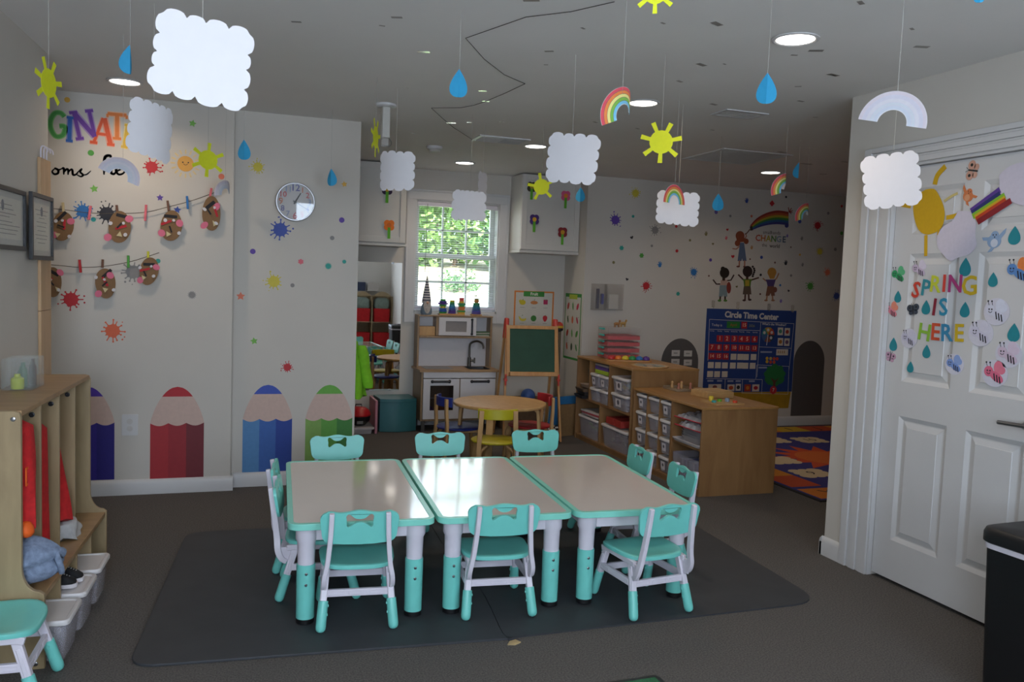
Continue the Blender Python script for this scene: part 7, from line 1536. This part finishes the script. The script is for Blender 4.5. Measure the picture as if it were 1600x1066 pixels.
# ---- number rug
rg = empty('number_rug', (0, 0, 0), 0, 'navy rug with orange border, letters and numbered clouds before the circle time wall', 'rug')
def rz2(a, b): q = onz(1200+a/6.667, 640+b/6.667, .0); return (q.x, q.y)
ra, rb, rc_ = rz2(55, 745), rz2(600, 985), rz2(110, 180)
rg.location = (3.80, 4.55, 0); RW, RL = 2.9, 2.66
MB().box(0, RW, 0, RL, .0005, .007).build('rug_binding', mat('rug_black', '#1d1b1e', rough=.9, var=.2, scale=200), rg, smooth=0)
MB().box(.03, RW-.03, .03, RL-.03, .007, .009).build('rug_field', mat('rug_navy', '#35337a', rough=.95, var=.25, scale=220, bump=.3), rg, smooth=0)
m = MB(); cs_ = ('#cf7a2c', '#d0a82c', '#c4502a', '#d88a2c'); n = 8; bw = .26
for i in range(n):
    for (x0, x1, y0, y1) in ((.05+(RW-.1)*i/n, .05+(RW-.1)*(i+1)/n, .05, .05+bw), (.05+(RW-.1)*i/n, .05+(RW-.1)*(i+1)/n, RL-.05-bw, RL-.05)): m.box(x0, x1, y0, y1, .009, .0098, (i+(y0 > 1)) % 4)
    if 0 < i < n-1:
        for x0 in (.05, RW-.05-bw): m.box(x0, x0+bw, .05+(RL-.1)*i/n, .05+(RL-.1)*(i+1)/n, .009, .0098, (i+1) % 4)
m.build('letter_border', [mat('rug_'+c[1:], c, rough=.95, var=.25, scale=220) for c in cs_], rg, smooth=0)
m = MB()
for i in range(n): put_text(m, 'YOPQRSTU'[i] if i else 'Y', .19, .05+(RW-.1)*(i+.5)/n, .05+bw/2, .0098, F=XY, t=.0004); put_text(m, 'LFGHIJKE'[i], .19, .05+(RW-.1)*(i+.5)/n, RL-.05-bw/2, .0098, F=XY, t=.0004)
m.build('border_letters', mat('rug_ink', '#2a2026', rough=.95), rg, smooth=0)
m = MB(); m.plate(star(.52, .58, 14), .0005, XY, w0=.009); m.plate(circ(.27, 30), .0005, XY, m=1, w0=.0096); sq = rz2(620, 515)
for q in range(len(m.v)): m.v[q] = (m.v[q][0]+sq[0]-3.80, m.v[q][1]+sq[1]-4.55, m.v[q][2])
m.build('woven_sun', [mat('rug_sun', '#c04a24', rough=.95, var=.2, scale=200), mat('rug_sun_b', '#c9642a', rough=.95, var=.2, scale=200)], rg, smooth=0)
for i, (a_, b_) in enumerate(((435, 328), (455, 675), (120, 540), (45, 330))):
    q = rz2(a_, b_); u_, v_ = q[0]-3.80, q[1]-4.55; c_ = MB().plate([(u_+x, v_+y) for x, y in cloud(.32, .27, 3, 3, 40+i)], .0005, XY, w0=.0091).build('woven_cloud', mat('rug_cream', '#c9b596', rough=.95, var=.15, scale=200), rg, smooth=0)
    if i < 2: m = MB(); put_text(m, ('10', '9')[i], .14, u_, v_, .0097, F=XY, t=.0004); m.build('woven_numeral', mat('rug_ink', '#2a2026', rough=.95), c_, smooth=0)
# ================================================================ paper decorations on the white door
DX = dx-.0012                                      # just off the door face
def dp(px, py): return onx(px, py, DX)
def dz1(a, b): return dp(1330+a/4.44, 240+b/4.44)
def dz2(a, b): return dp(1330+a/4.44, 420+b/4.44)
def on_door(m, name, mats, p, label, cat, group=None):
    return tag(m.build(name, mats, loc=(DX, p.y, p.z), rz=-PI/2, smooth=0), label, cat, group)
def dpoly(f, pts, org): return [(-(f(*q).y-org.y), f(*q).z-org.z) for q in pts]
LF = .0
def door_letter(ch, f, a, b, h, col, deg, label):
    p = f(a, b); m = MB(); put_text(m, ch, h*.92, 0, 0, w=.0006, offset=.0022, deg=deg, t=.001); on_door(m, 'letter_cutout', [paper('dl_'+col[1:], col)], p, label, 'letter', 'paper letters on the white door')
for a in (('S', dz2, 450, 152, .115, '#c8402e', -10, 'red orange paper letter S of SPRING on the white door'), ('P', dz2, 516, 138, .115, '#2f8a96', -6, 'teal paper letter P of SPRING on the white door'), ('R', dz2, 583, 112, .115, '#cdd23a', -4, 'yellow green paper letter R of SPRING on the white door'),
          ('I', dz2, 646, 108, .12, '#e0483a', 0, 'bright red paper letter I of SPRING on the white door'), ('N', dz2, 722, 110, .12, '#b03a78', 0, 'magenta paper letter N of SPRING on the white door'), ('G', dz2, 822, 124, .13, '#cfae1e', 4, 'yellow paper letter G of SPRING on the white door'),
          ('I', dz2, 578, 272, .12, '#8a1f34', -5, 'dark red paper letter I of IS on the white door'), ('S', dz2, 640, 272, .12, '#2f8fae', 6, 'blue paper letter S of IS on the white door'), ('H', dz2, 508, 446, .12, '#8ab83a', -6, 'green paper letter H of HERE on the white door'),
          ('E', dz2, 584, 444, .12, '#d0502e', 0, 'red orange first paper letter E of HERE on the white door'), ('R', dz2, 660, 450, .12, '#3a8ab0', 4, 'blue paper letter R of HERE on the white door'), ('E', dz2, 748, 452, .12, '#d0ae1e', 3, 'yellow last paper letter E of HERE on the white door')):
    door_letter(*a)
TEALP = paper('door_drop_teal', '#1f8490')
def door_drop(f, a, b, h, label, deg=0):
    on_door(MB().plate(rot2([(x*1.05, y) for x, y in drop(h*.66)], deg), .001), 'raindrop_cutout', [TEALP], f(a, b), label, 'raindrop', 'teal raindrops on the white door')
for a in ((dz1, 1133, 568, .118, 'teal paper raindrop right of the blue bird on the door'), (dz1, 792, 787, .125, 'teal paper raindrop above the letter G on the door'), (dz1, 984, 875, .095, 'teal paper raindrop between the letter G and the blue bee on the door'),
          (dz2, 324, 194, .088, 'teal paper raindrop between the green bee and the pink butterfly on the door'), (dz2, 519, 268, .102, 'teal paper raindrop left of the word IS on the door'), (dz2, 789, 284, .105, 'teal paper raindrop right of the word IS on the door'),
          (dz2, 1128, 443, .118, 'teal paper raindrop at the right edge of the photo on the door'), (dz2, 293, 524, .100, 'teal paper raindrop above the small pink butterfly on the door'), (dz2, 523, 574, .095, 'teal paper raindrop below the letter H on the door'), (dz2, 411, 682, .082, 'lowest teal paper raindrop on the door')):
    door_drop(*a)
INKP = paper('bee_ink', '#2a2a34')
def bee(f, a, b, s, body, wing, bg, label, deg=0):
    p = f(a, b); e = empty('bee_cutout', (DX, p.y, p.z), -PI/2, label, 'bee', 'paper bees on the white door'); m = MB()
    r = lambda pts: rot2(pts, deg); k = s*.66
    if bg: m.plate(r(circ(.62*k, 26, .04*k, -.02*k, 1.0, .92)), .0006)
    if bg: m.build('paper_backing', paper('bee_backing', '#cfcdda'), e, smooth=0)
    m = MB(); m.plate(r(circ(.24*k, 18, .20*k, .24*k, .9, 1.15)), .0007, w0=.0008); m.plate(r(circ(.2*k, 18, .34*k, .14*k, 1.0, .9)), .0007, w0=.0010); m.build('wings', paper('bw_'+wing[1:], wing), e, smooth=0)
    m = MB(); m.plate(r([(.02*k+.3*k*math.cos(q)*1.1+.12*k, -.16*k+.2*k*math.sin(q)-.12*k*math.cos(q)) for q in (2*PI*i/24 for i in range(24))]), .0008, w0=.0014); m.plate(r(circ(.22*k, 20, -.24*k, .04*k)), .0008, w0=.0018); m.build('body', paper('bb_'+body[1:], body), e, smooth=0)
    m = MB()
    for x in (.04, .17, .30): m.plate(r(ribbon([(x*k-.02*k, -.02*k-(x-.04)*.42*k), (x*k+.05*k, -.34*k-(x-.04)*.3*k)], .055*k)), .0006, w0=.0024)
    for x in (-.30, -.17): m.plate(r(circ(.035*k, 10, x*k, .07*k)), .0006, w0=.0028)
    m.plate(r(arc(.075*k, .1*k, 200, 340, 8, -.24*k, .02*k)), .0006, w0=.0028)
    for x in (-.33, -.15): m.plate(r(ribbon([(x*k*.9-.02*k, .22*k), (x*k-.05*k, .38*k)], .02*k)), .0006, w0=.0016); m.plate(r(circ(.04*k, 10, x*k-.05*k, .41*k)), .0006, w0=.0019)
    m.build('ink_marks', INKP, e, smooth=0)
for a in ((dz1, 325, 840, .125, '#2f9a5e', '#58ae7a', False, 'green paper bee at the left edge of the white door'), (dz1, 470, 800, .125, '#cbb9d0', '#d8cfe0', False, 'pale lilac paper bee above the letters SP on the door'),
          (dz1, 1155, 810, .16, '#5a86c0', '#d87a3a', False, 'blue paper bee with orange wings at the right edge of the photo'), (dz2, 1003, 295, .155, '#cfd0e0', '#d3d6e6', True, 'white paper bee with yellow stripes right of the word IS on the door'),
          (dz2, 893, 443, .155, '#c9c6d8', '#cfcddd', True, 'white paper bee right of the word HERE on the door'), (dz2, 1086, 588, .155, '#cdb9cc', '#d3c3d6', True, 'pale pink paper bee below the right raindrop on the door'),
          (dz2, 990, 722, .155, '#d86a88', '#e07a92', True, 'bright pink paper bee lowest on the door'), (dz2, 712, 660, .125, '#7a96d0', '#8aa3d6', True, 'blue paper bee below the last letter E on the door'),
          (dz2, 398, 480, .125, '#c3c1d6', '#cac8da', True, 'pale grey paper bee left of the letter H on the door'), (dz2, 278, 285, .125, '#d8808e', '#e08a72', False, 'pink paper bee at the left edge of the door, below the upper raindrop')):
    bee(*a)
def butterfly(f, a, b, s, wing, label, mt2='#2a2a34', deg=0):
    p = f(a, b); m = MB(); k = s*.66
    for sx in (-1, 1):
        m.plate(rot2(circ(.30*k, 16, sx*.30*k, .16*k, 1, .9), deg), .0007); m.plate(rot2(circ(.2*k, 16, sx*.24*k, -.2*k, 1, .9), deg), .0007)
        m.plate(rot2(circ(.10*k, 10, sx*.32*k, .18*k), deg), .0006, m=1, w0=.0008)
    m.plate(rot2(rrect(-.05*k, .05*k, -.36*k, .34*k, .04*k), deg), .0008, m=1, w0=.0009)
    for sx in (-1, 1): m.plate(rot2(ribbon([(0, .3*k), (sx*.14*k, .52*k)], .03*k), deg), .0006, m=1, w0=.0009)
    on_door(m, 'butterfly_cutout', [paper('bf_'+wing[1:], wing), paper('bfi_'+mt2[1:], mt2)], p, label, 'butterfly')
butterfly(dz2, 430, 285, .095, '#3a4250', 'small dark paper butterfly left of the raindrop by the word IS', '#1f2228', 10)
butterfly(dz2, 273, 615, .085, '#c39ab0', 'small pink paper butterfly under a raindrop at the left edge of the door', '#4a3a4a', -10)
butterfly(dz1, 846, 118, .11, '#c99a86', 'brown and black paper butterfly at the top of the door', '#2a2c2a', 78)
def bird(f, a, b, s, c1, c2, label, deg=0, fl=1):
    p = f(a, b); m = MB(); k = s*.66; r = lambda pts: [(fl*x, y) for x, y in rot2(pts, deg)]
    m.plate(r(circ(.30*k, 22, 0, -.02*k, 1.15, 1)), .0008); m.plate(r(circ(.2*k, 18, .02*k, .22*k)), .0008, w0=.0001)
    m.plate(r([(.25*k, .0), (.52*k, .30*k), (.56*k, .52*k), (.40*k, .40*k), (.22*k, .22*k)]), .0008, w0=.0002); m.plate(r([(-.22*k, .0), (-.55*k, .02*k), (-.62*k, .16*k), (-.4*k, .16*k), (-.2*k, .16*k)]), .0008, w0=.0003)
    m.plate(r([(-.1*k, -.26*k), (-.3*k, -.5*k), (-.08*k, -.46*k), (.05*k, -.28*k)]), .0008, w0=.0004); m.plate(r(circ(.18*k, 16, .02*k, -.10*k)), .0006, m=1, w0=.0012)
    for x in (-.06, .09): m.plate(r(circ(.03*k, 8, x*k, .25*k)), .0006, m=2, w0=.0012)
    m.plate(r([(-.02*k, .18*k), (.06*k, .18*k), (.02*k, .11*k)]), .0006, m=2, w0=.0012)
    on_door(m, 'bird_cutout', [paper('bd_'+c1[1:], c1), paper('bd_'+c2[1:], c2), INKP], p, label, 'bird')
bird(dz1, 992, 605, .15, '#8aa3c3', '#c3c9d6', 'blue paper bird with spread wings on the upper right of the door')
bird(dz1, 812, 295, .12, '#d07a4a', '#d89a72', 'orange paper bird above the paper cloud on the door', 20, -1)
# paper sun with rays, clouds and a rainbow strip
org = dz1(540, 405); m = MB(); SUNC = paper('door_sun', '#cfa40e'); SUNT = paper('door_sun_pale', '#c9b878')
m.plate(dpoly(dz1, smooth_path([(520, 250), (575, 245), (610, 290), (640, 360), (650, 430), (630, 510), (580, 550), (520, 562), (470, 530), (440, 450), (432, 370), (445, 300), (520, 250)], 3)[:-1], org), .0012, w0=.0006)
on_door(m, 'sun_cutout', [SUNC], org, 'large yellow paper sun disc at the upper left of the white door', 'sun')
for i, (pts, w_, mt_, lab) in enumerate((([(580, 215), (600, 150), (655, 88)], .026, SUNC, 'curved yellow paper sun ray above the sun disc on the door'), ([(519, 566), (518, 640), (517, 712)], .018, SUNC, 'straight yellow paper sun ray below the sun disc on the door'), ([(330, 345), (375, 355), (415, 362)], .026, SUNC, 'short yellow paper sun ray left of the sun disc on the door'),
                           ([(660, 445), (690, 440), (735, 428)], .02, SUNC, 'short yellow paper sun ray right of the sun disc on the door'), ([(645, 332), (690, 300), (740, 275)], .012, SUNT, 'thin pale tan sun ray at the upper right of the sun disc on the door'), ([(607, 530), (605, 550), (603, 566)], .012, SUNC, 'tiny yellow sun ray at the lower right of the sun disc on the door'))):
    o_ = dz1(*pts[1]); P_ = dpoly(dz1, pts, o_); m = MB().plate(ribbon(smooth_path(P_, 5), w_), .0009); on_door(m, 'sun_ray_cutout', [mt_], o_, lab, 'sun ray', 'sun rays on the white door')
o_ = dz1(745, 560); on_door(MB().plate(dpoly(dz1, smooth_path([(745, 400), (830, 405), (868, 470), (862, 560), (870, 640), (820, 700), (750, 720), (690, 745), (640, 700), (600, 640), (605, 560), (650, 500), (700, 470), (745, 400)], 4)[:-1], o_), .001, w0=.0018), 'cloud_cutout', [paper('door_cloud', '#cfc8d6')], o_, 'pale paper cloud right below the paper sun on the door', 'cloud', 'paper clouds on the white door')
o_ = dz1(1130, 210); on_door(MB().plate(dpoly(dz1, smooth_path([(1030, 150), (1100, 90), (1200, 60), (1300, 80), (1330, 200), (1290, 330), (1200, 360), (1110, 330), (1040, 280), (1030, 150)], 4)[:-1], o_), .001, w0=.0018), 'cloud_cutout', [paper('door_cloud', '#cfc8d6')], o_, 'pale paper cloud at the top right edge of the photo on the door', 'cloud', 'paper clouds on the white door')
def qz(a, b): return dp(1460+a/10.15, 240+b/10.15)
strips = (('#5a3a90', (590, 915), (1050, 575), 'purple'), ('#2a2f6a', (605, 955), (1055, 640), 'navy'), ('#84b82e', (620, 1000), (1130, 665), 'green'), ('#cfa41e', (660, 1020), (1140, 712), 'yellow'), ('#c0401e', (680, 1050), (1150, 745), 'red orange'), ('#8a1f26', (700, 1090), (1230, 748), 'dark red'))
o_ = qz(880, 830); m = MB()
for i, (c, a_, b_, n_) in enumerate(strips):
    m.plate(ribbon(dpoly(qz, (a_, b_), o_), .026), .0009, m=i, w0=.0030+.00045*i)
on_door(m, 'rainbow_cutout', [paper('ds_'+s_[0][1:], s_[0]) for s_ in strips], o_, 'straight paper rainbow of six coloured strips slanting between two clouds on the door', 'rainbow')
